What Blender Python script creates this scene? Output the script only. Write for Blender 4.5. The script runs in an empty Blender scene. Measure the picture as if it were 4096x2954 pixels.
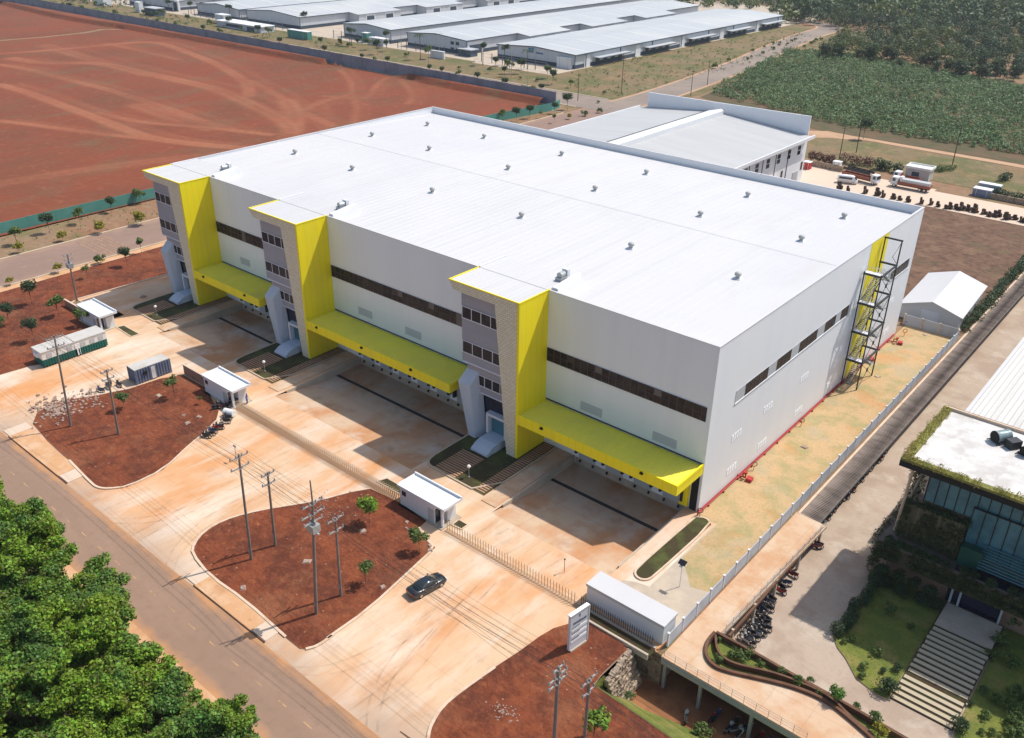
import bpy, bmesh, math, random
import numpy as np
from mathutils import Vector, Matrix
R = math.radians
random.seed(7)
scene = bpy.context.scene
COL = scene.collection
# ---------------------------------------------------------------- camera
CAMW, CAMH, CAMF = 4096.0, 2954.0, 3570.977
CPOS = np.array([41.2068, -86.5766, 70.0])
CROT = np.array([[0.76174501, 0.64778068, 0.01116821], [0.31232146, -0.35205624, -0.8823331], [-0.5676265, 0.67560091, -0.47049289]])      # rows: image right, image down, forward
cam_d = bpy.data.cameras.new("camera")
cam = bpy.data.objects.new("camera", cam_d)
COL.objects.link(cam)
m = Matrix.Identity(4)
for i in range(3):
    m[i][0] = CROT[0][i]; m[i][1] = -CROT[1][i]; m[i][2] = -CROT[2][i]; m[i][3] = CPOS[i]
cam.matrix_world = m
cam_d.sensor_width = 36.0
cam_d.lens = CAMF / CAMW * 36.0
cam_d.clip_start = 0.5
cam_d.clip_end = 6000
scene.camera = cam
# ---------------------------------------------------------------- light
SUN_EL, SUN_AZ = R(57.6), R(25.5)        # sun stands behind the building, to the right
w = bpy.data.worlds.new("World"); scene.world = w; w.use_nodes = True
nt = w.node_tree
bg = nt.nodes["Background"]
sky = nt.nodes.new("ShaderNodeTexSky")
sky.sky_type = 'NISHITA'; sky.sun_disc = False
sky.sun_elevation = SUN_EL; sky.sun_rotation = SUN_AZ
sky.air_density = 1.2; sky.dust_density = 2.0
nt.links.new(sky.outputs[0], bg.inputs[0]); bg.inputs[1].default_value = 0.13
sd = bpy.data.lights.new("sun", 'SUN'); sd.energy = 4.0; sd.angle = R(0.6); sd.color = (1.0, 0.95, 0.87)
sun = bpy.data.objects.new("sun", sd); COL.objects.link(sun)
sdir = Vector((math.sin(SUN_AZ) * math.cos(SUN_EL), math.cos(SUN_AZ) * math.cos(SUN_EL), math.sin(SUN_EL)))
sun.rotation_euler = (-sdir).to_track_quat('-Z', 'Y').to_euler()
sun.location = (40, 90, 160)
scene.view_settings.view_transform = 'Standard'
scene.view_settings.look = 'None'
scene.view_settings.exposure = 0.17
scene.view_settings.gamma = 1.0

# ---------------------------------------------------------------- survey helpers
# ground survey: a point read off the photograph becomes a real point on the level z
def NP(x, y, z=0.0):
    d = CROT.T @ np.array([(x - CAMW / 2) / CAMF, (y - CAMH / 2) / CAMF, 1.0])
    t = (z - CPOS[2]) / d[2]
    p = CPOS + t * d
    return (float(p[0]), float(p[1]), z)
def G(x, y, z=0.0):
    return NP(x * 4096 / 2268, y * 4096 / 2268, z)
TO = {1: (0, 0), 2: (1300, 0), 3: (2696, 0), 4: (0, 900), 5: (1300, 900), 6: (2696, 900), 7: (0, 1954), 8: (1300, 1954), 9: (2696, 1954)}
def T(t, x, y, z=0.0):
    return NP(TO[t][0] + x / 1.62, TO[t][1] + y / 1.62, z)

# ---------------------------------------------------------------- materials
def N(nt, t, **k):
    n = nt.nodes.new(t)
    for a, b in k.items(): setattr(n, a, b)
    return n
def mat(name, col, rough=0.8, metal=0.0, layers=(), bump=None, spec=0.3, coord='world', rnd=0.0, island=0.0, trans=0.0, coat=0.0):
    """layers: (colour, scale, lo, hi, amount, stretch, kind) mixed over the base one after another"""
    m = bpy.data.materials.new(name); m.use_nodes = True
    nt = m.node_tree; L = nt.links
    b = nt.nodes["Principled BSDF"]
    b.inputs["Roughness"].default_value = rough
    b.inputs["Metallic"].default_value = metal
    b.inputs["Specular IOR Level"].default_value = spec
    b.inputs["Coat Weight"].default_value = coat
    if coord == 'world':
        pos = N(nt, "ShaderNodeNewGeometry").outputs["Position"]
    else:
        pos = N(nt, "ShaderNodeTexCoord").outputs["Object"]
    rgb = N(nt, "ShaderNodeRGB"); rgb.outputs[0].default_value = (*col, 1)
    cur = rgb.outputs[0]
    for la in layers:
        c2, sc, lo, hi, amt = la[:5]
        st = la[5] if len(la) > 5 and la[5] else (1, 1, 1)
        kind = la[6] if len(la) > 6 else 'noise'
        mp = N(nt, "ShaderNodeVectorMath", operation='MULTIPLY'); L.new(pos, mp.inputs[0]); mp.inputs[1].default_value = (sc * st[0], sc * st[1], sc * st[2])
        if kind == 'noise':
            t = N(nt, "ShaderNodeTexNoise"); t.inputs["Scale"].default_value = 1.0; t.inputs["Detail"].default_value = 6.0; t.inputs["Roughness"].default_value = 0.6
            L.new(mp.outputs[0], t.inputs["Vector"]); f = t.outputs[0]
        elif kind == 'attr':
            t = N(nt, "ShaderNodeAttribute", attribute_name=sc_attr(la)); f = t.outputs["Fac"]
        else:
            t = N(nt, "ShaderNodeTexVoronoi"); t.inputs["Scale"].default_value = 1.0
            L.new(mp.outputs[0], t.inputs["Vector"]); f = t.outputs["Distance"]
        mr = N(nt, "ShaderNodeMapRange"); mr.inputs["From Min"].default_value = lo; mr.inputs["From Max"].default_value = hi
        mr.inputs["To Min"].default_value = 0; mr.inputs["To Max"].default_value = amt
        L.new(f, mr.inputs["Value"])
        mx = N(nt, "ShaderNodeMix", data_type='RGBA'); L.new(mr.outputs[0], mx.inputs["Factor"])
        L.new(cur, mx.inputs["A"]); mx.inputs["B"].default_value = (*c2, 1); cur = mx.outputs["Result"]
    if rnd or island:
        src = None
        if island:
            src = N(nt, "ShaderNodeNewGeometry").outputs["Random Per Island"]; amt = island
        else:
            src = N(nt, "ShaderNodeObjectInfo").outputs["Random"]; amt = rnd
        mr = N(nt, "ShaderNodeMapRange"); mr.inputs["To Min"].default_value = 1 - amt; mr.inputs["To Max"].default_value = 1 + amt
        L.new(src, mr.inputs["Value"])
        hs = N(nt, "ShaderNodeHueSaturation"); L.new(mr.outputs[0], hs.inputs["Value"]); L.new(cur, hs.inputs["Color"])
        mh = N(nt, "ShaderNodeMapRange"); mh.inputs["To Min"].default_value = 0.5 - amt * 0.05; mh.inputs["To Max"].default_value = 0.5 + amt * 0.04
        L.new(src, mh.inputs["Value"]); L.new(mh.outputs[0], hs.inputs["Hue"])
        cur = hs.outputs[0]
    L.new(cur, b.inputs["Base Color"])
    if bump:
        mp = N(nt, "ShaderNodeVectorMath", operation='MULTIPLY'); L.new(pos, mp.inputs[0])
        st = bump[2] if len(bump) > 2 else (1, 1, 1)
        mp.inputs[1].default_value = tuple(bump[0] * s for s in st)
        t = N(nt, "ShaderNodeTexNoise"); t.inputs["Scale"].default_value = 1.0; t.inputs["Detail"].default_value = 5.0
        L.new(mp.outputs[0], t.inputs["Vector"])
        bp = N(nt, "ShaderNodeBump"); bp.inputs["Strength"].default_value = bump[1]; bp.inputs["Distance"].default_value = bump[3] if len(bump) > 3 else 0.2
        L.new(t.outputs[0], bp.inputs["Height"]); L.new(bp.outputs[0], b.inputs["Normal"])
    if trans:
        out = nt.nodes["Material Output"]
        tr = N(nt, "ShaderNodeBsdfTranslucent"); L.new(cur, tr.inputs[0])
        ms = N(nt, "ShaderNodeMixShader"); ms.inputs[0].default_value = trans
        L.new(b.outputs[0], ms.inputs[1]); L.new(tr.outputs[0], ms.inputs[2]); L.new(ms.outputs[0], out.inputs[0])
    m.diffuse_color = (*col, 1)
    return m
def sc_attr(la): return la[7]
W3 = (1, 1, 1)
M = {}
# soils
M['base'] = mat('dry_ground', (0.24, 0.155, 0.09), 0.95, layers=[((0.26, 0.11, 0.06), 0.03, .45, .6, .7), ((0.13, 0.13, 0.05), 0.12, .5, .65, .7), ((0.33, 0.25, 0.15), .5, .5, .7, .5)], bump=(1.5, .5))
M['redfield'] = mat('red_field_earth', (0.20, 0.052, 0.022), 0.95, layers=[((0.15, 0.052, 0.024), 0.035, .45, .62, .8, (1, .6, 1)), ((0.15, 0.08, 0.038), 0.09, .50, .68, .75, (1, .45, 1)), ((.20, .05, .028), .9, .5, .68, .6, (.35, 1, 1)), ((0.30, 0.10, 0.052), .4, .55, .75, .6),
    ((0.36, 0.135, 0.068), 1, 0, 1, .75, None, 'attr', 'track'), ((.10, .03, .018), 1, 0, 1, .85, None, 'attr', 'dark'), ((0.07, 0.05, 0.02), .35, .66, .72, .6)], bump=(.6, .5, W3, .3))
M['soil'] = mat('red_soil', (0.20, 0.052, 0.021), 0.97, layers=[((0.105, 0.030, 0.016), 0.16, .46, .60, .85), ((0.10, 0.026, 0.012), 0.5, .46, .64, .8), ((0.27, 0.085, 0.035), .9, .5, .72, .7), ((0.085, 0.02, 0.01), 3.5, .55, .7, .6), ((.42, .28, .2), .75, .10, .06, .55, None, 'voronoi'), ((.36, .2, .13), 1.9, .10, .06, .5, None, 'voronoi'), ((.26, .105, .05), .12, .52, .66, .55)], bump=(2.2, .9, W3, .25))
M['plowed'] = mat('plowed_earth', (0.155, 0.085, 0.055), 0.97, layers=[((0.085, 0.05, 0.032), 0.6, .45, .6, .8), ((0.21, 0.13, 0.08), .25, .5, .65, .7), ((.10, .085, .04), .12, .55, .7, .6)], bump=(1.2, .9, W3, .4))
M['sidegrass'] = mat('dry_lawn', (0.50, 0.335, 0.18), 0.95, layers=[((0.31, 0.28, 0.13), 0.25, .44, .60, .85), ((.38, .33, .23), .1, .5, .62, .6), ((0.50, 0.35, 0.19), .45, .5, .68, .7), ((0.52, 0.25, 0.10), .13, .52, .66, .7), ((.22, .21, .08), 2.5, .52, .7, .55)], bump=(5, .6, W3, .1))
M['grass'] = mat('dry_grass', (0.205, 0.145, 0.08), 0.95, layers=[((0.105, 0.115, 0.038), 0.05, .42, .6, .85), ((0.27, 0.15, 0.08), .09, .5, .66, .65), ((0.085, 0.10, 0.03), .5, .5, .7, .7), ((.30, .225, .11), .22, .55, .7, .6)], bump=(2, .8, W3, .3))
M['lawn'] = mat('planted_lawn', (0.052, 0.042, 0.018), 0.95, layers=[((0.085, 0.095, 0.025), 0.35, .46, .62, .85), ((0.075, .04, .02), .5, .56, .7, .8), ((.035, .05, .012), 3, .5, .7, .6)], bump=(6, .8, W3, .12))
M['garden'] = mat('garden_lawn', (0.17, 0.185, 0.035), 0.95, layers=[((0.10, 0.135, 0.025), 0.5, .42, .6, .8), ((0.26, 0.21, 0.07), .3, .52, .68, .8), ((.06, .09, .02), 3, .5, .7, .6)], bump=(6, .8, W3, .12))
# pavings
M['conc'] = mat('stained_concrete', (0.62, 0.425, 0.275), 0.9, layers=[((0.60, 0.275, 0.105), 0.06, .46, .60, .95, (1, .45, 1)), ((0.72, 0.635, 0.55), 0.045, .52, .66, .9, (1, .7, 1)), ((0.66, 0.54, 0.43), 0.13, .52, .68, .7, (1, .3, 1)), ((0.52, 0.25, 0.10), 0.20, .52, .70, .65, (1.3, .35, 1)), ((.50, .24, .10), .42, .54, .72, .25, (1.4, .12, 1)), ((.72, .62, .52), .2, .5, .68, .6, (1.2, .3, 1)), ((.38, .26, .18), 1.3, .55, .75, .35, (1, .4, 1)), ((.30, .20, .14), .16, .60, .74, .45)], bump=(4, .15, W3, .05))
M['concdock'] = mat('dock_concrete', (0.54, 0.39, 0.27), 0.9, layers=[((0.47, 0.215, 0.09), 0.10, .42, .58, .9, (1, .6, 1)), ((0.60, 0.53, 0.45), .13, .53, .68, .8), ((.30, .18, .11), .35, .55, .72, .5)], bump=(4, .15, W3, .05))
M['concgrey'] = mat('grey_concrete', (0.44, 0.37, 0.295), 0.9, layers=[((0.52, 0.43, 0.33), 0.35, .45, .6, .8), ((0.34, 0.27, 0.21), 0.12, .52, .66, .6), ((.55, .47, .38), 1.4, .55, .7, .4)], bump=(3, .2, W3, .05))
M['deck'] = mat('deck_concrete', (0.56, 0.39, 0.26), 0.9, layers=[((0.50, 0.28, 0.15), 0.25, .45, .6, .8), ((0.60, 0.49, 0.37), .18, .5, .66, .7), ((.42, .25, .14), 1.1, .55, .72, .4)], bump=(3, .15, W3, .05))
M['yard'] = mat('neighbour_paving', (0.43, 0.34, 0.265), 0.92, layers=[((0.36, 0.27, 0.205), 0.14, .46, .56, .85), ((0.49, 0.41, 0.33), .22, .52, .64, .8), ((0.30, .23, .18), 2.2, .52, .7, .35)], bump=(5, .3, W3, .05))
M['whiteconc'] = mat('new_white_concrete', (0.60, 0.475, 0.37), 0.85, layers=[((0.60, 0.46, 0.33), .5, .5, .7, .6)])
M['dirtwalk'] = mat('dusty_footpath', (0.55, 0.31, 0.16), 0.92, layers=[((0.62, 0.42, 0.27), .35, .45, .65, .8), ((0.44, 0.22, 0.105), .2, .52, .68, .7), ((.36, .17, .08), 1.5, .58, .75, .5)])
M['kerb'] = mat('kerb_stone', (0.62, 0.48, 0.36), 0.9, layers=[((0.45, 0.28, 0.17), .6, .5, .7, .7)])
M['kerbfar'] = mat('pale_kerb', (0.50, 0.40, 0.29), 0.9, layers=[((0.36, 0.25, 0.16), .3, .5, .7, .7)])
M['track'] = mat('dirt_track_earth', (0.46, 0.29, 0.18), 0.95, layers=[((0.33, 0.20, 0.11), .12, .48, .65, .7)])
M['drain'] = mat('drain_grating', (0.035, 0.03, 0.028), 0.7, layers=[((.07, .055, .045), 3, .5, .6, .7)])
M['gap'] = mat('dark_soil', (0.05, 0.028, 0.014), 0.95, layers=[((.045, .05, .015), .9, .45, .6, .8)])
M['slat'] = mat('paving_slats', (0.40, 0.235, 0.145), 0.9, layers=[((.30, .17, .10), .6, .45, .65, .7), ((.50, .33, .2), 1.7, .55, .7, .5)])
M['paleslat'] = mat('pale_stone_plank', (0.46, 0.39, 0.275), 0.9, layers=[((.42, .36, .25), 1.3, .45, .65, .6)])
M['paint'] = mat('road_paint', (0.46, 0.285, 0.135), 0.8, layers=[((.28, .17, .11), 1.5, .42, .6, .8)]); M['paint2'] = mat('worn_road_paint', (0.34, 0.205, 0.115), 0.85, layers=[((.22, .145, .11), .9, .42, .6, .8)])
M['stone'] = mat('rubble_stone', (0.30, 0.235, 0.175), 0.95, layers=[((.16, .11, .08), .9, .5, .62, .9), ((.55, .42, .30), 2.2, .5, .65, .7)], bump=(2, 1, W3, .4))
M['rubble'] = mat('broken_concrete', (0.37, 0.27, 0.215), 0.95, rnd=.3)

def road_mat(name, c, axis, lo, hi, dust):
    """asphalt with dust settled along both edges (axis 0/1, lo..hi are the edges)"""
    m = mat(name, c, 0.9, layers=[(tuple(v * 1.22 for v in c), .25, .45, .65, .6, (1, .25, 1) if axis == 0 else (.25, 1, 1)), (tuple(v * .82 for v in c), .9, .5, .7, .45)])
    nt = m.node_tree; L = nt.links; b = nt.nodes["Principled BSDF"]
    cur = b.inputs["Base Color"].links[0].from_socket
    pos = N(nt, "ShaderNodeNewGeometry"); sx = N(nt, "ShaderNodeSeparateXYZ"); L.new(pos.outputs["Position"], sx.inputs[0])
    no = N(nt, "ShaderNodeTexNoise"); no.inputs["Scale"].default_value = .35; no.inputs["Detail"].default_value = 5
    L.new(pos.outputs["Position"], no.inputs["Vector"])
    mid, half = (lo + hi) / 2, (hi - lo) / 2
    s = N(nt, "ShaderNodeMath", operation='SUBTRACT'); L.new(sx.outputs[axis], s.inputs[0]); s.inputs[1].default_value = mid
    a = N(nt, "ShaderNodeMath", operation='ABSOLUTE'); L.new(s.outputs[0], a.inputs[0])
    ad = N(nt, "ShaderNodeMath", operation='MULTIPLY_ADD'); L.new(no.outputs[0], ad.inputs[0]); ad.inputs[1].default_value = half * .7; L.new(a.outputs[0], ad.inputs[2])
    mr = N(nt, "ShaderNodeMapRange"); L.new(ad.outputs[0], mr.inputs["Value"]); mr.inputs["From Min"].default_value = half * 1.05; mr.inputs["From Max"].default_value = half * 1.42; mr.inputs["To Max"].default_value = .95
    mx = N(nt, "ShaderNodeMix", data_type='RGBA'); L.new(mr.outputs[0], mx.inputs["Factor"]); L.new(cur, mx.inputs["A"]); mx.inputs["B"].default_value = (*dust, 1)
    L.new(mx.outputs["Result"], b.inputs["Base Color"])
    return m
M['road'] = road_mat('dusty_asphalt', (0.265, 0.172, 0.122), 1, -57.6, -50.2, (0.50, 0.25, 0.11))
M['road2'] = road_mat('side_asphalt', (0.25, 0.165, 0.13), 0, -156.5, -141.2, (0.34, 0.22, 0.15))
M['road3'] = mat('far_asphalt', (0.235, 0.19, 0.16), .9, layers=[((.30, .24, .19), .05, .45, .62, .8), ((.19, .15, .13), .3, .5, .7, .5)])
# paints and metals
M['white'] = mat('white_panel', (0.74, 0.75, 0.77), 0.55, layers=[((.66, .67, .70), .12, .45, .65, .5, (1, 1, .3))])
M['roofwhite'] = mat('white_metal_roof', (0.58, 0.57, 0.572), 0.5, layers=[((.53, .53, .545), .03, .45, .62, .7), ((.535, .53, .535), .6, .48, .66, .7, (1, .04, 1)), ((.50, .48, .47), .14, .58, .74, .5, (1, .25, 1))])
M['wallwhite'] = mat('white_wall_sheet', (0.80, 0.83, 0.865), 0.6, layers=[((.77, .80, .835), .5, .45, .62, .7, (1, 1, .05)), ((.79, .80, .81), .08, .52, .7, .4)])
M['wallside'] = mat('white_side_sheet', (0.79, 0.80, 0.82), 0.55, layers=[((.75, .775, .815), .35, .45, .62, .7, (1, 1, .06)), ((.80, .81, .83), .09, .52, .7, .5)])
M['yellow'] = mat('yellow_panel', (0.92, 0.765, 0.012), 0.5, layers=[((.87, .71, .02), .4, .45, .65, .6, (1, 1, .2)), ((.72, .62, .06), .25, .52, .72, .5, (1, 1, .12))])
M['yellow2'] = mat('yellow_roof_sheet', (0.86, 0.765, 0.075), 0.5, layers=[((.66, .59, .11), .12, .5, .68, .6), ((.78, .71, .08), .6, .45, .65, .6, (1, .1, 1))])
M['grey'] = mat('grey_panel', (0.325, 0.325, 0.375), 0.6, layers=[((.30, .30, .35), .5, .45, .65, .6)])
M['bluegrey'] = mat('pale_blue_plaster', (0.50, 0.55, 0.62), 0.6, layers=[((.45, .50, .58), .5, .45, .65, .6)])
M['louvre'] = mat('louvre_grey', (0.46, 0.475, 0.495), 0.6)
M['louvrew'] = mat('louvre_white', (0.82, 0.83, 0.85), 0.6)
M['dark'] = mat('black_rubber', (0.018, 0.017, 0.017), 0.8)
M['shutter'] = mat('dock_shutter', (0.16, 0.15, 0.15), 0.6)
M['navy'] = mat('navy_glass', (0.008, 0.012, 0.035), 0.12, spec=.6)
M['glass'] = mat('dark_window_glass', (0.030, 0.022, 0.022), 0.2, spec=.15, coord='world', layers=[((.05, .036, .034), .28, .5, .56, .8, (1, 1, .2)), ((.01, .01, .012), .9, .5, .6, .8)])
M['glassblue'] = mat('tinted_glass', (0.018, 0.019, 0.028), 0.25, spec=.15, layers=[((.04, .04, .052), .6, .5, .6, .8)])
M['teal_glass'] = mat('office_glass', (0.07, 0.20, 0.26), 0.25, spec=.4, layers=[((.035, .12, .17), .35, .45, .6, .8)])
M['frame'] = mat('window_frame', (0.09, 0.08, 0.085), 0.5)
M['framew'] = mat('white_frame', (0.68, 0.68, 0.72), 0.5)
M['steel'] = mat('galvanised_steel', (0.40, 0.42, 0.43), 0.45, 0.4)
M['darksteel'] = mat('dark_steel', (0.045, 0.05, 0.055), 0.5, 0.3)
M['redpipe'] = mat('red_pipe_paint', (0.42, 0.035, 0.035), 0.5)
M['concpole'] = mat('pole_concrete', (0.21, 0.175, 0.155), 0.9, layers=[((.29, .25, .22), .7, .45, .65, .7)], coord='object')
M['insul'] = mat('insulator', (0.36, 0.34, 0.325), 0.4)
M['cable'] = mat('cable_black', (0.05, 0.045, 0.04), 0.6)
M['teal'] = mat('teal_sheet', (0.085, 0.275, 0.235), 0.6, layers=[((.11, .31, .27), .3, .45, .62, .8), ((.07, .22, .19), 1.2, .5, .65, .4)])
M['greyfence'] = mat('grey_sheet', (0.25, 0.265, 0.33), 0.7, layers=[((.18, .19, .235), .16, .45, .6, .8), ((.28, .28, .32), .6, .5, .65, .5)])
M['fenceconc'] = mat('grey_precast_panel', (0.44, 0.475, 0.53), 0.85, layers=[((.30, .32, .35), .4, .45, .65, .6)])
M['postw'] = mat('white_post', (0.64, 0.65, 0.67), 0.8)
M['bollard'] = mat('brass_rail', (0.50, 0.375, 0.26), 0.6, 0.0)
M['cabinwhite'] = mat('cabin_white', (0.72, 0.72, 0.70), 0.6, layers=[((.56, .54, .50), .5, .5, .68, .6)])
M['cabinroof'] = mat('cabin_roof', (0.52, 0.50, 0.47), 0.7, layers=[((.40, .37, .33), .4, .45, .62, .7), ((.60, .58, .54), .8, .55, .7, .6)])
M['cabingreen'] = mat('cabin_green', (0.008, 0.115, 0.095), 0.5, layers=[((.02, .085, .075), .6, .5, .65, .7)])
M['contblue'] = mat('container_blue_grey', (0.16, 0.20, 0.29), 0.55, layers=[((.12, .14, .21), .6, .5, .65, .7)])
M['shingle'] = mat('brown_sheet_roof', (0.27, 0.22, 0.19), 0.85, layers=[((.15, .12, .10), .8, .45, .62, .8, (.4, 1, 1)), ((.19, .15, .125), .5, .55, .7, .5)])
M['brownwall'] = mat('brown_planter_wall', (0.15, 0.075, 0.045), 0.9, layers=[((.10, .05, .03), .7, .45, .62, .8)])
M['office_wall'] = mat('vine_grown_wall', (0.115, 0.095, 0.06), 0.95, layers=[((.05, .065, .022), .7, .42, .6, .85, (1, 1, .25)), ((.22, .19, .13), 1.6, .52, .66, .5, (1, 1, .12))], bump=(3, .9, (1, 1, .3), .2))
M['slabwhite'] = mat('weathered_roof_slab', (0.60, 0.585, 0.565), 0.85, layers=[((.45, .42, .39), .28, .45, .62, .75), ((.68, .67, .66), .6, .5, .66, .7), ((.36, .31, .26), 1.1, .62, .74, .6)])
M['carpaint'] = mat('black_car_paint', (0.012, 0.017, 0.022), 0.18, spec=.6, coat=.6)
M['carglass'] = mat('car_glass', (0.018, 0.026, 0.03), 0.05, spec=.8)
M['tyre'] = mat('tyre', (0.015, 0.015, 0.015), 0.9)
M['chrome'] = mat('chrome', (0.6, 0.6, 0.6), 0.2, 0.9)
M['redlamp'] = mat('red_tail_lamp', (0.40, 0.01, 0.01), 0.3)
M['bikeblack'] = mat('bike_black', (0.02, 0.02, 0.024), 0.35, spec=.6)
M['bikered'] = mat('bike_red', (0.28, 0.02, 0.02), 0.3, spec=.6)
M['bikewhite'] = mat('bike_white', (0.5, 0.5, 0.5), 0.3, spec=.6)
M['bikeblue'] = mat('bike_blue', (0.05, 0.07, 0.16), 0.3, spec=.6)
M['globe'] = mat('lamp_globe', (0.85, 0.80, 0.75), 0.3)
M['skin'] = mat('skin', (0.35, 0.19, 0.12), 0.6)
M['blueshirt'] = mat('blue_overall', (0.10, 0.11, 0.30), 0.8)
M['hair'] = mat('black_hair', (0.015, 0.012, 0.01), 0.6)
M['fanblue'] = mat('fan_blue_grey', (0.20, 0.26, 0.27), 0.45, .2)
M['truckred'] = mat('truck_bed_red', (0.33, 0.105, 0.06), 0.7, layers=[((.2, .08, .05), .7, .5, .65, .7)])
M['signgrey'] = mat('sign_grey', (0.62, 0.64, 0.68), 0.45)
M['signwhite'] = mat('sign_white', (0.85, 0.85, 0.85), 0.45)
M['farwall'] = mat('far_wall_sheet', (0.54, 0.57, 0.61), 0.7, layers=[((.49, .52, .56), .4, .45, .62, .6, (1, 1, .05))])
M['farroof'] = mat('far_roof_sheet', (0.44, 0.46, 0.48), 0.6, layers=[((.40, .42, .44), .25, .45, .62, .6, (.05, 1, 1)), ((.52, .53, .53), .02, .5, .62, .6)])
M['farplinth'] = mat('dark_plinth', (0.055, 0.075, 0.105), 0.8)
M['fartrim'] = mat('dark_blue_trim', (0.075, 0.105, 0.145), 0.7)
M['greenroof'] = mat('roof_garden_grass', (0.24, 0.22, 0.06), 0.95, layers=[((.13, .15, .04), .9, .42, .6, .8), ((.35, .26, .09), .5, .55, .7, .7)], bump=(4, 1, W3, .2))
M['pinkwall'] = mat('tile_mosaic', (0.70, 0.63, 0.46), 0.6)
def mosaic(m):
    nt = m.node_tree; L = nt.links; b = nt.nodes["Principled BSDF"]
    pos = N(nt, "ShaderNodeNewGeometry"); sx = N(nt, "ShaderNodeSeparateXYZ"); L.new(pos.outputs["Position"], sx.inputs[0])
    cb = N(nt, "ShaderNodeCombineXYZ"); L.new(sx.outputs[0], cb.inputs[0]); L.new(sx.outputs[2], cb.inputs[1])
    br = N(nt, "ShaderNodeTexBrick"); L.new(cb.outputs[0], br.inputs["Vector"])
    br.inputs["Scale"].default_value = 1.0; br.inputs["Brick Width"].default_value = .62; br.inputs["Row Height"].default_value = .31; br.inputs["Mortar Size"].default_value = .035
    br.inputs["Color1"].default_value = (.66, .60, .46, 1); br.inputs["Color2"].default_value = (.74, .70, .60, 1); br.inputs["Mortar"].default_value = (.47, .40, .24, 1)
    L.new(br.outputs[0], b.inputs["Base Color"])
mosaic(M['pinkwall'])
# foliage
def leafmat(name, c, isl=.45, tr=.3, layers=(), rnd=0):
    return mat(name, c, .55, island=isl, trans=tr, layers=layers, spec=.35, rnd=rnd)
M['leaf_rubber'] = leafmat('rubber_leaf', (0.195, 0.305, 0.026), .65, .38, layers=[((.065, .15, .04), .22, .45, .6, .75), ((.23, .28, .03), .35, .52, .66, .7), ((.16, .12, .05), .5, .62, .7, .6)])
M['leaf_small'] = leafmat('young_leaf', (0.11, 0.165, 0.04), .45)
M['leaf_yellow'] = leafmat('yellow_leaf', (0.26, 0.24, 0.025), .4)
M['leaf_dark'] = leafmat('dark_leaf', (0.048, 0.085, 0.032), .5)
M['leaf_far'] = leafmat('far_leaf', (0.05, 0.088, 0.04), .3, .25, layers=[((.095, .13, .04), .13, .52, .62, .85), ((.022, .045, .028), .11, .42, .34, .8), ((.15, .18, .045), .03, .48, .6, .85), ((.045, .08, .04), .05, .5, .65, .7)])
M['leaf_cassava'] = leafmat('cassava_leaf', (0.19, 0.27, 0.12), .45, .3, layers=[((.13, .20, .09), .25, .48, .6, .7), ((.115, .19, .075), .04, .45, .6, .8), ((.24, .24, .12), .09, .55, .68, .6)])
M['leaf_red'] = leafmat('red_flower_leaf', (0.15, 0.06, 0.05), .5)
M['bark'] = mat('bark', (0.12, 0.085, 0.06), .95)
M['blind_reflection'] = mat('brown_blind_reflection', (.045, .032, .03), .3); M['blind_reflection2'] = mat('grey_blind_reflection', (.12, .105, .105), .3); M['blind_reflection3'] = mat('black_blind_reflection', (.018, .015, .015), .3)  # blind colours that also put uneven pane reflections into the paint
M['farroof2'] = mat('roof_translucent_strip', (.62, .62, .58), .5)
M['signblue'] = mat('sign_blue', (.03, .16, .32), .5); M['signblue2'] = mat('sign_light_blue', (.12, .34, .5), .5)
M['brownpink'] = mat('pinkish_plaster', (.36, .22, .16), .9, layers=[((.28, .16, .11), .6, .45, .62, .7)])
M['glassgreen'] = mat('green_glass', (.015, .07, .055), .15, spec=.6)
M['ribroof'] = mat('ribbed_white_sheet', (.60, .585, .56), .55, layers=[((.50, .48, .45), .4, .45, .62, .7, (1, .06, 1))])
M['sgdark'] = mat('sign_dark_lettering', (.10, .11, .14), .6)
M['loadbrown'] = mat('dark_brown_load', (.085, .055, .04), .9, layers=[((.16, .11, .085), 1.5, .5, .65, .7)])
M['leaf_vine'] = leafmat('vine_leaf', (0.060, 0.075, 0.022), .5, .2, layers=[((.13, .11, .05), .5, .5, .65, .7)])
M['leaf_dry'] = leafmat('dry_roof_grass', (0.34, 0.31, 0.07), .4, .2, layers=[((.30, .20, .07), .4, .5, .65, .8)])
M['hallroof'] = mat('hall_roof_sheet', (.47, .475, .48), .6, layers=[((.42, .425, .43), .3, .45, .62, .6, (.04, 1, 1))])
M['ventgrey'] = mat('vent_grey', (.42, .43, .42), .5)
M['cassava_ground'] = mat('greenish_brown_earth', (.115, .085, .045), .97, layers=[((.07, .075, .03), .2, .45, .6, .8), ((.17, .09, .05), .06, .55, .68, .6)])  # darker greenish-brown earth beneath the cassava shrubs
M['pitfloor'] = mat('packed_orange_earth', (.33, .145, .065), .95, layers=[((.2, .075, .035), .4, .45, .62, .8)])
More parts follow.
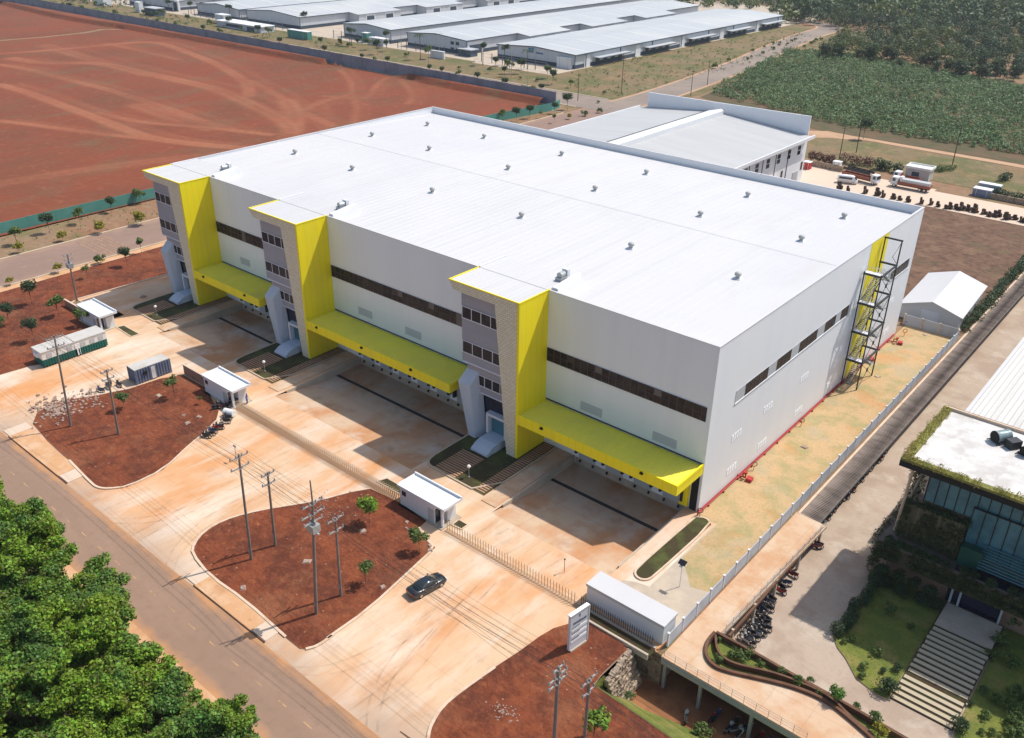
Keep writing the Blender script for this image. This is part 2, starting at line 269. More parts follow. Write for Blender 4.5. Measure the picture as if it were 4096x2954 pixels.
def road_dirt(m):      # grey tyre dirt carried in from the street on the driveway mouths
    nt = m.node_tree; L = nt.links; b = nt.nodes["Principled BSDF"]; cur = b.inputs["Base Color"].links[0].from_socket
    pos = N(nt, "ShaderNodeNewGeometry"); sx = N(nt, "ShaderNodeSeparateXYZ"); L.new(pos.outputs["Position"], sx.inputs[0])
    no = N(nt, "ShaderNodeTexNoise"); no.inputs["Scale"].default_value = .12; no.inputs["Detail"].default_value = 6; L.new(pos.outputs["Position"], no.inputs["Vector"])
    ad = N(nt, "ShaderNodeMath", operation='MULTIPLY_ADD'); L.new(no.outputs[0], ad.inputs[0]); ad.inputs[1].default_value = -16; L.new(sx.outputs[1], ad.inputs[2])
    mr = N(nt, "ShaderNodeMapRange"); L.new(ad.outputs[0], mr.inputs["Value"]); mr.inputs["From Min"].default_value = -52; mr.inputs["From Max"].default_value = -60; mr.inputs["To Max"].default_value = .75
    mx = N(nt, "ShaderNodeMix", data_type='RGBA'); L.new(mr.outputs[0], mx.inputs["Factor"]); L.new(cur, mx.inputs["A"]); mx.inputs["B"].default_value = (.36, .265, .205, 1); L.new(mx.outputs["Result"], b.inputs["Base Color"])
road_dirt(M['conc'])
def panel_lines(m, w_, h_, mort, amt, mode='wall', dark=(.2, .2, .2)):
    """thin joints between sheets or slabs"""
    nt = m.node_tree; L = nt.links; b = nt.nodes["Principled BSDF"]; cur = b.inputs["Base Color"].links[0].from_socket
    pos = N(nt, "ShaderNodeNewGeometry"); sx = N(nt, "ShaderNodeSeparateXYZ"); L.new(pos.outputs["Position"], sx.inputs[0]); cb = N(nt, "ShaderNodeCombineXYZ")
    if mode == 'wall':
        ad = N(nt, "ShaderNodeMath", operation='ADD'); L.new(sx.outputs[0], ad.inputs[0]); L.new(sx.outputs[1], ad.inputs[1]); L.new(ad.outputs[0], cb.inputs[0]); L.new(sx.outputs[2], cb.inputs[1])
    else: L.new(sx.outputs[0], cb.inputs[0]); L.new(sx.outputs[1], cb.inputs[1])
    br = N(nt, "ShaderNodeTexBrick", offset=0.0); L.new(cb.outputs[0], br.inputs["Vector"]); br.inputs["Scale"].default_value = 1; br.inputs["Brick Width"].default_value = w_; br.inputs["Row Height"].default_value = h_; br.inputs["Mortar Size"].default_value = mort
    mu = N(nt, "ShaderNodeMath", operation='MULTIPLY'); L.new(br.outputs["Fac"], mu.inputs[0]); mu.inputs[1].default_value = amt
    mx = N(nt, "ShaderNodeMix", data_type='RGBA'); L.new(mu.outputs[0], mx.inputs["Factor"]); L.new(cur, mx.inputs["A"]); mx.inputs["B"].default_value = (*dark, 1); L.new(mx.outputs["Result"], b.inputs["Base Color"])
panel_lines(M['conc'], 5.8, 5.8, .05, .16, 'floor', (.30, .17, .09)); panel_lines(M['concdock'], 5.2, 4.6, .05, .2, 'floor', (.24, .14, .08))
panel_lines(M['yellow'], 1.2, 40, .03, .3, 'wall', (.40, .33, .01)); panel_lines(M['grey'], 2.4, 1.2, .03, .3, 'wall', (.22, .22, .25))
panel_lines(M['deck'], 4.1, 4.1, .05, .22, 'floor', (.28, .17, .10)); panel_lines(M['yard'], 6, 6, .05, .15, 'floor', (.24, .18, .14))
M['terrace'] = mat('terrace_tile', (.17, .135, .115), .9, layers=[((.11, .09, .075), .6, .45, .65, .7)])
M['tyremark'] = mat('tyre_mark', (.10, .06, .04), .9)
def film(m, f):
    nt = m.node_tree; b = nt.nodes["Principled BSDF"]; tr = N(nt, "ShaderNodeBsdfTransparent"); ms = N(nt, "ShaderNodeMixShader"); no = N(nt, "ShaderNodeTexNoise"); no.inputs["Scale"].default_value = .5
    pos = N(nt, "ShaderNodeNewGeometry"); nt.links.new(pos.outputs["Position"], no.inputs["Vector"])
    mr = N(nt, "ShaderNodeMapRange"); mr.inputs["From Min"].default_value = .35; mr.inputs["From Max"].default_value = .7; mr.inputs["To Max"].default_value = f; nt.links.new(no.outputs[0], mr.inputs["Value"])
    nt.links.new(mr.outputs[0], ms.inputs[0]); nt.links.new(tr.outputs[0], ms.inputs[1]); nt.links.new(b.outputs[0], ms.inputs[2]); nt.links.new(ms.outputs[0], nt.nodes["Material Output"].inputs[0])
film(M['tyremark'], .15)

# ---------------------------------------------------------------- mesh building
class MB:
    def __init__(s): s.v = []; s.f = []; s.m = []; s.mats = []
    def mi(s, k):
        if k not in s.mats: s.mats.append(k)
        return s.mats.index(k)
    def add(s, vs, fs, k):
        o = len(s.v); i = s.mi(k)
        s.v += [tuple(v) for v in vs]
        for f in fs: s.f.append(tuple(o + a for a in f)); s.m.append(i)
        return s
    def box(s, x0, x1, y0, y1, z0, z1, k):
        v = [(x0, y0, z0), (x1, y0, z0), (x1, y1, z0), (x0, y1, z0), (x0, y0, z1), (x1, y0, z1), (x1, y1, z1), (x0, y1, z1)]
        return s.add(v, [(3, 2, 1, 0), (4, 5, 6, 7), (0, 1, 5, 4), (1, 2, 6, 5), (2, 3, 7, 6), (3, 0, 4, 7)], k)
    def hexa(s, v, k):   # 8 corners, bottom ring then top ring
        return s.add(v, [(3, 2, 1, 0), (4, 5, 6, 7), (0, 1, 5, 4), (1, 2, 6, 5), (2, 3, 7, 6), (3, 0, 4, 7)], k)
    def prism(s, poly, z0, z1, k, kside=None):
        if area(poly) < 0: poly = poly[::-1]
        n = len(poly)
        v = [(p[0], p[1], z0) for p in poly] + [(p[0], p[1], z1) for p in poly]
        s.add(v, [tuple(range(n, 2 * n))], k)
        s.add(v, [(i, (i + 1) % n, n + (i + 1) % n, n + i) for i in range(n)], kside or k)
        return s
    def extr(s, prof, axis, a, b, k):    # closed profile of 2D points, extruded along axis 'x' or 'y'
        n = len(prof)
        if axis == 'x': v = [(a, p[0], p[1]) for p in prof] + [(b, p[0], p[1]) for p in prof]
        else: v = [(p[0], a, p[1]) for p in prof] + [(p[0], b, p[1]) for p in prof]
        s.add(v, [tuple(range(n)), tuple(range(2 * n - 1, n - 1, -1))] + [(i, n + i, n + (i + 1) % n, (i + 1) % n) for i in range(n)], k)
        return s
    def quad(s, a, b, c, d, k): return s.add([a, b, c, d], [(0, 1, 2, 3)], k)
    def tube(s, pts, r, k, n=6, cap=True):
        pts = [Vector(p) for p in pts]; rs = r if isinstance(r, (list, tuple)) else [r] * len(pts)
        vs = []; fs = []
        for i, p in enumerate(pts):
            d = (pts[min(i + 1, len(pts) - 1)] - pts[max(i - 1, 0)]).normalized()
            u = d.cross(Vector((0, 0, 1)))
            if u.length < 1e-3: u = d.cross(Vector((0, 1, 0)))
            u.normalize(); w2 = d.cross(u)
            for j in range(n):
                a = 2 * math.pi * j / n
                vs.append(p + (u * math.cos(a) + w2 * math.sin(a)) * rs[i])
        for i in range(len(pts) - 1):
            for j in range(n):
                fs.append((i * n + j, i * n + (j + 1) % n, (i + 1) * n + (j + 1) % n, (i + 1) * n + j))
        if cap: fs += [tuple(range(n))[::-1], tuple(range((len(pts) - 1) * n, len(pts) * n))]
        return s.add(vs, fs, k)
    def cyl(s, x, y, z0, z1, r, k, n=10, r2=None): return s.tube([(x, y, z0), (x, y, z1)], [r, r if r2 is None else r2], k, n)
    def ball(s, c, r, k, n=8, sz=1.0):
        vs = []; fs = []; rings = n // 2 + 1
        for i in range(rings):
            a = math.pi * i / (rings - 1)
            for j in range(n):
                b = 2 * math.pi * j / n
                vs.append((c[0] + r * math.sin(a) * math.cos(b), c[1] + r * math.sin(a) * math.sin(b), c[2] - r * sz * math.cos(a)))
        for i in range(rings - 1):
            for j in range(n): fs.append((i * n + j, i * n + (j + 1) % n, (i + 1) * n + (j + 1) % n, (i + 1) * n + j))
        return s.add(vs, fs, k)
    def ribbon(s, pts, half, z, k):     # flat strip along a polyline
        P = [Vector((p[0], p[1])) for p in pts]; vs = []; hs = half if isinstance(half, (list, tuple)) else [half] * len(P)
        for i, p in enumerate(P):
            d = (P[min(i + 1, len(P) - 1)] - P[max(i - 1, 0)]).normalized(); n = Vector((-d.y, d.x))
            zz = z
            vs += [(p.x + n.x * hs[i], p.y + n.y * hs[i], zz), (p.x - n.x * hs[i], p.y - n.y * hs[i], zz)]
        return s.add(vs, [(2 * i + 1, 2 * i + 3, 2 * i + 2, 2 * i) for i in range(len(P) - 1)], k)
    def build(s, name, parent=None, smooth=False, bevel=0):
        me = bpy.data.meshes.new(name)
        me.from_pydata(s.v, [], s.f)
        for k in s.mats: me.materials.append(M[k])
        me.polygons.foreach_set("material_index", s.m)
        if smooth: me.polygons.foreach_set("use_smooth", [True] * len(s.f))
        me.update()
        o = bpy.data.objects.new(name, me); COL.objects.link(o)
        if parent: o.parent = parent
        if bevel:
            b = o.modifiers.new("bevel", 'BEVEL'); b.width = bevel; b.segments = 2; b.limit_method = 'ANGLE'
        return o
def area(p): return sum(p[i][0] * p[(i + 1) % len(p)][1] - p[(i + 1) % len(p)][0] * p[i][1] for i in range(len(p))) / 2
def tag(o, label, cat, group=None):
    o['label'] = label; o['category'] = cat
    if group: o['group'] = group
    return o
def thing(name, loc, rz, label, cat, group=None):
    o = bpy.data.objects.new(name, None); COL.objects.link(o); o.empty_display_size = .3
    o.location = loc; o.rotation_euler = (0, 0, rz)
    return tag(o, label, cat, group)
def st(o, kind='structure'): o['kind'] = kind; return o
def kids(o): return [c for c in KIDS.get(o.name, [])]
KIDS = {}
def index_kids():
    KIDS.clear()
    for o in bpy.data.objects:
        if o.parent: KIDS.setdefault(o.parent.name, []).append(o)
def dup(o, loc=None, rz=None, label=None, scale=None, parent=None):
    c = o.copy(); COL.objects.link(c)
    if parent: c.parent = parent
    if loc is not None: c.location = loc
    if rz is not None: c.rotation_euler = (o.rotation_euler[0], o.rotation_euler[1], rz)
    if scale is not None: c.scale = scale
    if label: c['label'] = label
    for ch in list(o.children): dup(ch, parent=c)
    return c
def smooth_loop(pts, it=2):
    for _ in range(it):
        q = []
        for i in range(len(pts)):
            a, b = pts[i], pts[(i + 1) % len(pts)]
            q += [(a[0] * .75 + b[0] * .25, a[1] * .75 + b[1] * .25), (a[0] * .25 + b[0] * .75, a[1] * .25 + b[1] * .75)]
        pts = q
    return pts
def smooth_line(pts, it=2):
    for _ in range(it):
        q = [pts[0]]
        for i in range(len(pts) - 1):
            a, b = pts[i], pts[i + 1]
            q += [(a[0] * .75 + b[0] * .25, a[1] * .75 + b[1] * .25), (a[0] * .25 + b[0] * .75, a[1] * .25 + b[1] * .75)]
        pts = q + [pts[-1]]
    return pts
def tri_prism(pts, z0, z1, k, kside, name, parent=None):
    """flat-topped patch with any outline (ear-clipped), with sides"""
    from mathutils.geometry import tessellate_polygon
    if area(pts) < 0: pts = pts[::-1]
    tris = tessellate_polygon([[Vector((p[0], p[1], 0)) for p in pts]])
    b = MB(); n = len(pts)
    top = [(p[0], p[1], z1) for p in pts]
    fs = []
    for t in tris:
        a, c, d = (Vector(pts[i][:2]) for i in t)
        fs.append(t if (c - a).cross(d - a) > 0 else t[::-1])
    b.add(top, fs, k)
    if z1 - z0 > 1e-4:
        b.add([(p[0], p[1], z0) for p in pts] + top, [(i, (i + 1) % n, n + (i + 1) % n, n + i) for i in range(n)], kside)
    return b.build(name, parent)

# leaf crowns: many small leaf faces spread through clumps
def leaf_mesh(name, clumps, n, size, k, seed=0, shell=.55, aspect=.55, droop=.25):
    rg = np.random.default_rng(seed)
    cl = np.array([c[:6] if len(c) >= 6 else (*c[:3], c[3], c[3], c[3]) for c in clumps], float)
    vol = (cl[:, 3] * cl[:, 4] * cl[:, 5]) ** (2 / 3); pr = vol / vol.sum()
    idx = rg.choice(len(cl), n, p=pr)
    d = rg.normal(size=(n, 3)); d /= np.linalg.norm(d, axis=1)[:, None]
    r = shell + (1 - shell) * rg.random(n) ** .6
    r *= 1 + rg.normal(size=n) * .08
    c = cl[idx, :3] + d * cl[idx, 3:6] * r[:, None]
    nrm = d * .6 + rg.normal(size=(n, 3)) * .55; nrm[:, 2] += .55
    nrm /= np.linalg.norm(nrm, axis=1)[:, None]
    t = np.cross(nrm, rg.normal(size=(n, 3))); t /= np.linalg.norm(t, axis=1)[:, None]
    t[:, 2] -= droop; t /= np.linalg.norm(t, axis=1)[:, None]
    u = np.cross(nrm, t)
    s = size * (.6 + .8 * rg.random(n))[:, None]
    p0 = c - t * s * .5; p2 = c + t * s * .5
    p1 = c + u * s * aspect * .5 + nrm * s * .08; p3 = c - u * s * aspect * .5 + nrm * s * .08
    V = np.stack([p0, p1, p2, p3], 1).reshape(-1, 3)
    me = bpy.data.meshes.new(name)
    me.vertices.add(4 * n); me.vertices.foreach_set("co", V.ravel())
    me.loops.add(4 * n); me.loops.foreach_set("vertex_index", np.arange(4 * n, dtype=np.int32))
    me.polygons.add(n); me.polygons.foreach_set("loop_start", np.arange(0, 4 * n, 4, dtype=np.int32)); me.polygons.foreach_set("loop_total", np.full(n, 4, np.int32))
    me.materials.append(M[k]); me.update(calc_edges=True)
    return me
def mobj(name, me, parent=None, loc=None):
    o = bpy.data.objects.new(name, me); COL.objects.link(o)
    if parent: o.parent = parent
    if loc is not None: o.location = loc
    return o

# ================================================================ SETTING
def sheet(name, rects, z, k, polys=()):
    b = MB()
    for (x0, x1, y0, y1) in rects: b.quad((x0, y0, z), (x1, y0, z), (x1, y1, z), (x0, y1, z), k)
    return st(b.build(name))
def patch(name, pts, z, k, kside=None, z0=None):
    return st(tri_prism([p[:2] for p in pts], z if z0 is None else z0, z, k, kside or k, name))
BANK1 = NP(2374, 2744)[:2]; BANK2 = NP(2682, 2954)[:2]
bd = (BANK2[0] - BANK1[0], BANK2[1] - BANK1[1])
BANK3 = (BANK2[0] + bd[0] * 6, BANK2[1] + bd[1] * 6)
up = [(5.9, -24.0), (6.5, -25.6), (6.4, -30.2), BANK1, BANK2, BANK3]
GZ = -0.06; YZ = -3.05; PZ = -4.3
b = MB()
for (x0, x1, y0, y1) in [(-1700, -116, -400, 2600), (-116, -0.5, -400, -17.6), (-116, -0.5, 1, 2600), (-0.5, 9.6, -24, 2600), (-0.5, 5.9, -400, -24), (9.6, 900, 140, 2600)]:
    b.quad((x0, y0, GZ), (x1, y0, GZ), (x1, y1, GZ), (x0, y1, GZ), 'base')
n = len(up)
low = [(5.9, -400)] + [(p[0], -400) for p in up[1:]]
for i in range(n - 1):
    b.quad((up[i][0], -400, GZ), (up[i + 1][0], -400, GZ), (up[i + 1][0], up[i + 1][1], GZ), (up[i][0], up[i][1], GZ), 'base')
# the step down to the neighbour's lower lot
b.quad((9.6, -24, PZ - .2), (9.6, 140, PZ - .2), (9.6, 140, GZ), (9.6, -24, GZ), 'concgrey')
b.quad((9.6, 140, PZ), (900, 140, PZ), (900, 140, GZ), (9.6, 140, GZ), 'concgrey')
b.quad((5.9, -24, PZ - .2), (9.6, -24, PZ - .2), (9.6, -24, GZ), (5.9, -24, GZ), 'stone')
st(b.build('ground'))
# lower lot: paved yard and the dug-out floor under the deck
sheet('lower_yard', [(9.6, 90, -21.8, 140)], YZ, 'yard')
sheet('lower_floor', [(5.0, 90, -60, -10)], PZ, 'pitfloor')
# grassy bank between the red island and the dug-out floor
bk = MB()
tp = [BANK1, BANK2, BANK3]; bt = [(BANK1[0] + 3.4, BANK1[1] + 4.2), (BANK2[0] + 3.4, BANK2[1] + 6.4), (BANK3[0] + 3.4, BANK3[1] + 6.4)]
bk.quad((6.9, -27.6, PZ + .02), (bt[0][0], bt[0][1], PZ + .02), (tp[0][0], tp[0][1], GZ), (6.42, -30.1, GZ), 'garden')
for i in range(2): bk.quad((bt[i][0], bt[i][1], PZ + .02), (bt[i + 1][0], bt[i + 1][1], PZ + .02), (tp[i + 1][0], tp[i + 1][1], GZ), (tp[i][0], tp[i][1], GZ), 'garden')
st(bk.build('grass_bank'))
# concrete yard in front of the warehouse
sheet('yard_pavement', [(-118, 5.8, -50.2, -24), (-118, 9.0, -24, -17.6), (-116, -99.3, -17.6, 0.4), (-80.3, -65.2, -17.6, .4), (-34.6, -19.9, -17.6, .4), (-1.6, 2.9, -17.6, .4), (-124.4, -118, -20, 76), (-118, -116, -17.6, 0.4), (-118, -111, -20, -17.6)], 0.0, 'conc')
# sunken loading docks
for (x0, x1, nm) in [(-99.3, -80.3, 0), (-65.2, -34.6, 1), (-19.9, -1.6, 2)]:
    d = MB(); DZ = -1.15
    d.quad((x0, -17.6, 0), (x1, -17.6, 0), (x1, -9, DZ), (x0, -9, DZ), 'concdock')
    d.quad((x0, -9, DZ), (x1, -9, DZ), (x1, 1, DZ), (x0, 1, DZ), 'concdock')
    for x, sg in ((x0, 1), (x1, -1)):
        d.box(x if sg > 0 else x - .22, x + .22 if sg > 0 else x, -15.5, -.05, DZ - .1, .12, 'concgrey')
    d.box(x0 + .23, x1 - .23, -5.65, -5.05, DZ, DZ + .012, 'drain')
    st(d.build('loading_dock_floor'))
# roads
sheet('front_road', [(-420, 160, -57.6, -50.2)], .02, 'road')
sheet('side_road', [(-156.4, -141.3, -57.6, 188)], .028, 'road2')
sheet('far_road', [(-1200, -141.3, 188, 207)], .036, 'road3')
fr = [(-149, 205), (-148.8, 226), (-153, 270), (-160, 320), (-171, 380), (-180, 440), (-181, 475), (-195, 492), (-222, 498)]
b = MB(); b.ribbon(smooth_line(fr), 6.6, .05, 'road3'); st(b.build('country_road'))
b = MB(); b.ribbon(smooth_line(fr), [8.1] * len(smooth_line(fr)), .042, 'track'); st(b.build('road_shoulder'))
sheet('cross_street', [(-141.3, -112, 190, 206)], .032, 'road3')
b = MB()
# kerbs and footpaths along the streets
for (x0, x1, y0, y1) in [(-157.0, -156.4, -48, 176), (-141.3, -140.8, -48, 40), (-141.3, -140.8, 80, 176)]:
    b.box(x0, x1, y0, y1, -.05, .15, 'kerbfar')
b.box(-900, -172, 207, 207.8, -.05, .16, 'kerbfar'); b.box(-170, -157, 176, 176.6, -.05, .15, 'kerbfar')
b.box(-900, -330, 187.3, 188, -.05, .15, 'kerbfar'); b.box(-330, -160, 187.3, 188, -.05, .15, 'kerbfar')
b.box(-172, -159, 207, 207.6, -.05, .16, 'kerbfar')
st(b.build('street_kerb'))
sheet('dusty_verge', [(-140.8, -138.6, -48, 76), (-420, 160, -58.9, -57.6)], .012, 'dirtwalk')
# grass and planting ground
sheet('dry_verge', [(-171.0, -157.0, -50, 187)], .004, 'base')
sheet('far_verge', [(-900, -158.5, 207.8, 232)], .004, 'grass')
patch('far_field', [(-207, 232), (-157.5, 208.5), (-157, 226), (-162, 270), (-169, 320), (-180, 380), (-188.5, 440), (-190, 466), (-207, 478)], .008, 'grass')
patch('roadside_grass', [(-141.0, 226), (-146, 270), (-153, 320), (-164, 380), (-172.5, 440), (-172, 470), (-120, 470), (-120, 400), (-139, 380), (-146, 300), (-137, 240)], .008, 'grass')
patch('rear_grass', [(-76, 178), (40, 178), (40, 210), (-76, 210)], .004, 'grass')
sheet('compound_paving', [(-900, -207, 233, 560)], .006, 'concgrey')
sheet('compound_grass', [(-600, -254, 232, 236.5)], .012, 'grass')
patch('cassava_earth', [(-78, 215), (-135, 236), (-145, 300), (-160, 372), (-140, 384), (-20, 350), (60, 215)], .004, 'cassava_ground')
sheet('truck_yard', [(-62, -24, 150, 170), (-24, 40, 152.8, 168)], .006, 'whiteconc')
sheet('rear_yard', [(-140, -62, 76, 170)], .005, 'concgrey')
sheet('plowed_plot', [(-55, 9.4, 78, 152.8)], .004, 'plowed')
b = MB(); b.ribbon(smooth_line([(-80, 205), (-78, 211.5), (-66, 213.2), (-40, 212.6), (-12, 211.9), (60, 209)]), 1.7, .03, 'track'); st(b.build('dirt_track'))
b = MB(); b.ribbon([(-85, 200), (-72, 211), (-60, 212.5)], [4, 5, 1.6], .022, 'track'); st(b.build('track_junction'))
# dry lawn strip between warehouse and boundary fence
sheet('side_lawn', [(0.2, 9.2, -.6, 76)], .008, 'sidegrass')
patch('front_lawn', [(2.9, -16.0), (2.9, -.6), (9.2, -.6), (9.2, -20), (2.0, -20), (-.3, -17.2), (1.2, -16.4)], .008, 'concgrey')
patch('front_lawn_dry', [(3.1, -9), (3.1, -.6), (9.2, -.6), (9.2, -12), (6.5, -13)], .012, 'sidegrass')

# ---- the big red field with wheel tracks, a ditch and a raised strip by the far fence
X = np.arange(-760, -169.9, 1.2); Y = np.concatenate([np.arange(-80, -20, 6.0), np.arange(-20, 182.5, 1.1)])
gx, gy = np.meshgrid(X, Y)
Pn = np.stack([gx.ravel(), gy.ravel()], 1)
def polyline_dist(P, pl):
    best = np.full(len(P), 1e9)
    for i in range(len(pl) - 1):
        a = np.array(pl[i]); d = np.array(pl[i + 1]) - a; L2 = d @ d + 1e-9
        t = np.clip(((P - a) @ d) / L2, 0, 1)
        q = a + t[:, None] * d
        best = np.minimum(best, np.hypot(P[:, 0] - q[:, 0], P[:, 1] - q[:, 1]))
    return best
TR = [(1, 3.0, 1.0, [(0, 555), (200, 610), (400, 690), (650, 780), (850, 860), (1000, 905), (1150, 930), (1600, 970)]),
      (1, 2.0, .8, [(0, 790), (250, 820), (600, 870), (900, 900), (1150, 930), (1400, 955)]),
      (1, 2.6, .65, [(0, 425), (200, 455), (450, 525), (680, 580), (900, 650), (1150, 730), (1300, 790), (1500, 840)]),
      (1, 2.0, .8, [(650, 740), (900, 800), (1300, 830), (1500, 850), (1750, 880)]),
      (1, 3.0, .8, [(0, 355), (400, 325), (700, 295), (1000, 270), (1180, 330), (1420, 425), (1560, 510), (1620, 570), (1610, 630)]),
      (1, 4.2, .75, [(80, 385), (300, 420), (640, 410), (900, 470), (1150, 525), (1400, 580), (1600, 670), (1850, 790), (1900, 860)]),
      (1, 2.5, .5, [(700, 290), (900, 330), (1150, 390)]),
      (1, 2.4, .6, [(1620, 530), (1800, 620), (1930, 720), (2150, 820)]),
      (1, 2.5, .6, [(1700, 730), (1920, 740), (2100, 660), (2268, 620)]),
      (2, 1.5, .6, [(100, 460), (170, 530), (175, 600), (210, 690), (190, 800)]),
      (2, 1.5, .55, [(0, 630), (150, 640), (280, 650), (330, 560), (400, 510)]),
      (2, 1.6, .6, [(480, 520), (560, 590), (570, 640), (540, 680)]),
      (1, 5.0, .7, [(1880, 900), (1920, 760), (1860, 660)]),
      (1, 5.0, .5, [(900, 690), (1100, 760), (1350, 840)]), (1, 5, .5, [(300, 300), (620, 400), (960, 490)]), (1, 4, .45, [(0, 1200), (400, 1130), (900, 1060), (1400, 1010)])]
rg = np.random.default_rng(3)
trk = np.zeros(len(Pn))
for t, wd, am, pl in TR:
    d = polyline_dist(Pn, smooth_line([T(t, *p)[:2] for p in pl]))
    brk = .72 + .28 * np.sin(Pn[:, 0] * .09 + wd * 7) * np.sin(Pn[:, 1] * .17 + am * 9) + rg.normal(size=len(Pn)) * .10
    a_ = .85 * np.exp(-((d - wd * .42) / (wd * .30 + .25)) ** 2) + .45 * np.exp(-(d / (wd * .9)) ** 2)
    trk = np.maximum(trk, np.clip(am * brk * a_, 0, 1))
    d2 = polyline_dist(Pn, smooth_line([(T(t, *p)[0] + wd * 1.5, T(t, *p)[1] + wd * 1.9) for p in pl]))
    trk = np.maximum(trk, np.clip(am * .45 * brk * np.exp(-((d2 - .9) / .75) ** 2), 0, 1))
bank = smooth_line([T(1, *p)[:2] for p in [(-200, -20), (0, 33), (200, 85), (400, 130), (640, 172), (800, 190), (1000, 230), (1300, 280), (1700, 360), (2000, 410), (2268, 450)]] + [T(2, *p)[:2] for p in [(0, 402), (460, 505), (940, 610), (1400, 690)]])
bx = np.array([p[0] for p in bank]); by = np.array([p[1] for p in bank]); o_ = np.argsort(bx)
ybank = np.interp(Pn[:, 0], bx[o_], by[o_])
zf = np.where(Pn[:, 1] > ybank, 2.3 * np.clip((Pn[:, 1] - ybank) / 1.0, 0, 1), 0.0)
ditch = polyline_dist(Pn, [T(1, *p)[:2] for p in [(-60, 270), (0, 264), (300, 240), (560, 212), (660, 192), (800, 190)]])
zf -= 1.1 * np.exp(-(ditch / 2.2) ** 2)
zf += (np.sin(Pn[:, 0] * .11) * np.sin(Pn[:, 1] * .13 + 1) * .02 + rg.normal(size=len(Pn)) * .035)
dk = np.exp(-(ditch / 2.5) ** 2) * .6
ny, nx = gx.shape
me = bpy.data.meshes.new('red_field')
ids = np.arange(nx * ny).reshape(ny, nx)
q = np.stack([ids[:-1, :-1], ids[:-1, 1:], ids[1:, 1:], ids[1:, :-1]], -1).reshape(-1, 4)
me.from_pydata(np.column_stack([Pn, zf + .32]).tolist(), [], q.tolist())
for nm, ar in (('track', trk), ('dark', dk)):
    at = me.attributes.new(nm, 'FLOAT', 'POINT'); at.data.foreach_set('value', ar.astype(np.float32))
me.materials.append(M['redfield']); me.polygons.foreach_set("use_smooth", [True] * len(q)); me.update()
st(mobj('red_field', me))

# ---- red soil islands with kerbs
def island(name, pts, kerb=True, k='soil', h=.14):
    p = [q[:2] for q in pts]
    o = patch(name, p, h, k, 'kerb', -.05)
    if kerb:
        b = MB(); P = p + [p[0]]
        for i in range(len(P) - 1):
            a = Vector(P[i]); c = Vector(P[i + 1]); d = (c - a)
            if d.length < .05: continue
            d.normalize(); nn = Vector((-d.y, d.x)) * .14; e = d * .06
            v = [a - nn - e, c - nn + e, c + nn + e, a + nn - e]
            zt = h + .05 + (i % 2) * .003
            b.add([(q.x, q.y, -.04) for q in v] + [(q.x, q.y, zt) for q in v], [(3, 2, 1, 0), (4, 5, 6, 7), (0, 1, 5, 4), (1, 2, 6, 5), (2, 3, 7, 6), (3, 0, 4, 7)], 'kerb')
        st(b.build('island_kerb'))
    return o
def kerbline(pts, h=.16, k='kerb', wd=.15):
    b = MB()
    for i in range(len(pts) - 1):
        a = Vector(pts[i][:2]); c = Vector(pts[i + 1][:2]); d = (c - a)
        if d.length < .03: continue
        d.normalize(); nn = Vector((-d.y, d.x)) * wd; e = d * .05
        v = [a - nn - e, c - nn + e, c + nn + e, a + nn - e]; zt = h + (i % 2) * .003
        b.add([(q.x, q.y, -.04) for q in v] + [(q.x, q.y, zt) for q in v], [(3, 2, 1, 0), (4, 5, 6, 7), (0, 1, 5, 4), (1, 2, 6, 5), (2, 3, 7, 6), (3, 0, 4, 7)], k)
    st(b.build('island_kerb'))
PA = [T(4, *p) for p in [(1190, 978), (1040, 1000), (850, 1062), (640, 1105), (480, 1130), (330, 1165), (240, 1225), (215, 1290), (310, 1400), (450, 1530)]] + [G(*p) for p in [(340 * .3418, 1640 * .3418 + 498)]][:0] + [T(7, *p) for p in [(600, -22), (640, 0), (700, 6), (830, -8)]] + [T(4, *p) for p in [(1060, 1590), (1240, 1420), (1320, 1360), (1400, 1275), (1420, 1200), (1370, 1130), (1360, 1075)]]
patch('soil_island', PA, .12, 'soil', 'kerb', -.05)
kerbline(smooth_line([PA[i] for i in range(9, 18)], 1)); kerbline([PA[i] for i in range(2, 5)])
PB = [T(7, *p) for p in [(1245, 425), (1258, 365), (1320, 285), (1445, 212), (1600, 165), (1760, 133), (2060, 85), (2268, 28)]] + [T(8, *p) for p in [(290, 5), (480, 95), (660, 215), (610, 260), (660, 335), (715, 388), (560, 530), (280, 790), (0, 985)]] + [T(7, *p) for p in [(2180, 940), (2060, 1025), (1985, 1045), (1945, 1040), (1850, 965), (1590, 730), (1360, 570)]]
patch('soil_island', PB, .12, 'soil', 'kerb', -.05)
kerbline(smooth_line(PB[21:24] + PB[0:8], 1)); kerbline(smooth_line(PB[11:20], 1)); kerbline(PB[7:9])
PC = [T(8, *p) for p in [(668, 1700), (670, 1600), (692, 1530), (760, 1420), (880, 1320), (1100, 1165), (1260, 1060), (1390, 965), (1480, 912), (1570, 885), (1640, 850)]] + [(-.2, -25.0), (5.7, -25.5), (6.45, -25.9), (6.35, -30.2), BANK1, BANK2, BANK3, (40, -48.5), (-4, -48.5)]
patch('soil_island', PC, .12, 'soil', 'kerb', -.05)
kerbline(smooth_line(PC[0:6], 1))
PD = [T(4, *p) for p in [(0, 975), (190, 920), (440, 880), (690, 780), (610, 665), (440, 520), (505, 482), (1120, 312)]] + [(-124.6, 40), (-138.5, 40), (-138.5, -48.5), (-106, -48.5)]
patch('soil_verge', PD, .10, 'soil', 'kerb', -.05)
kerbline(PD[4:9])
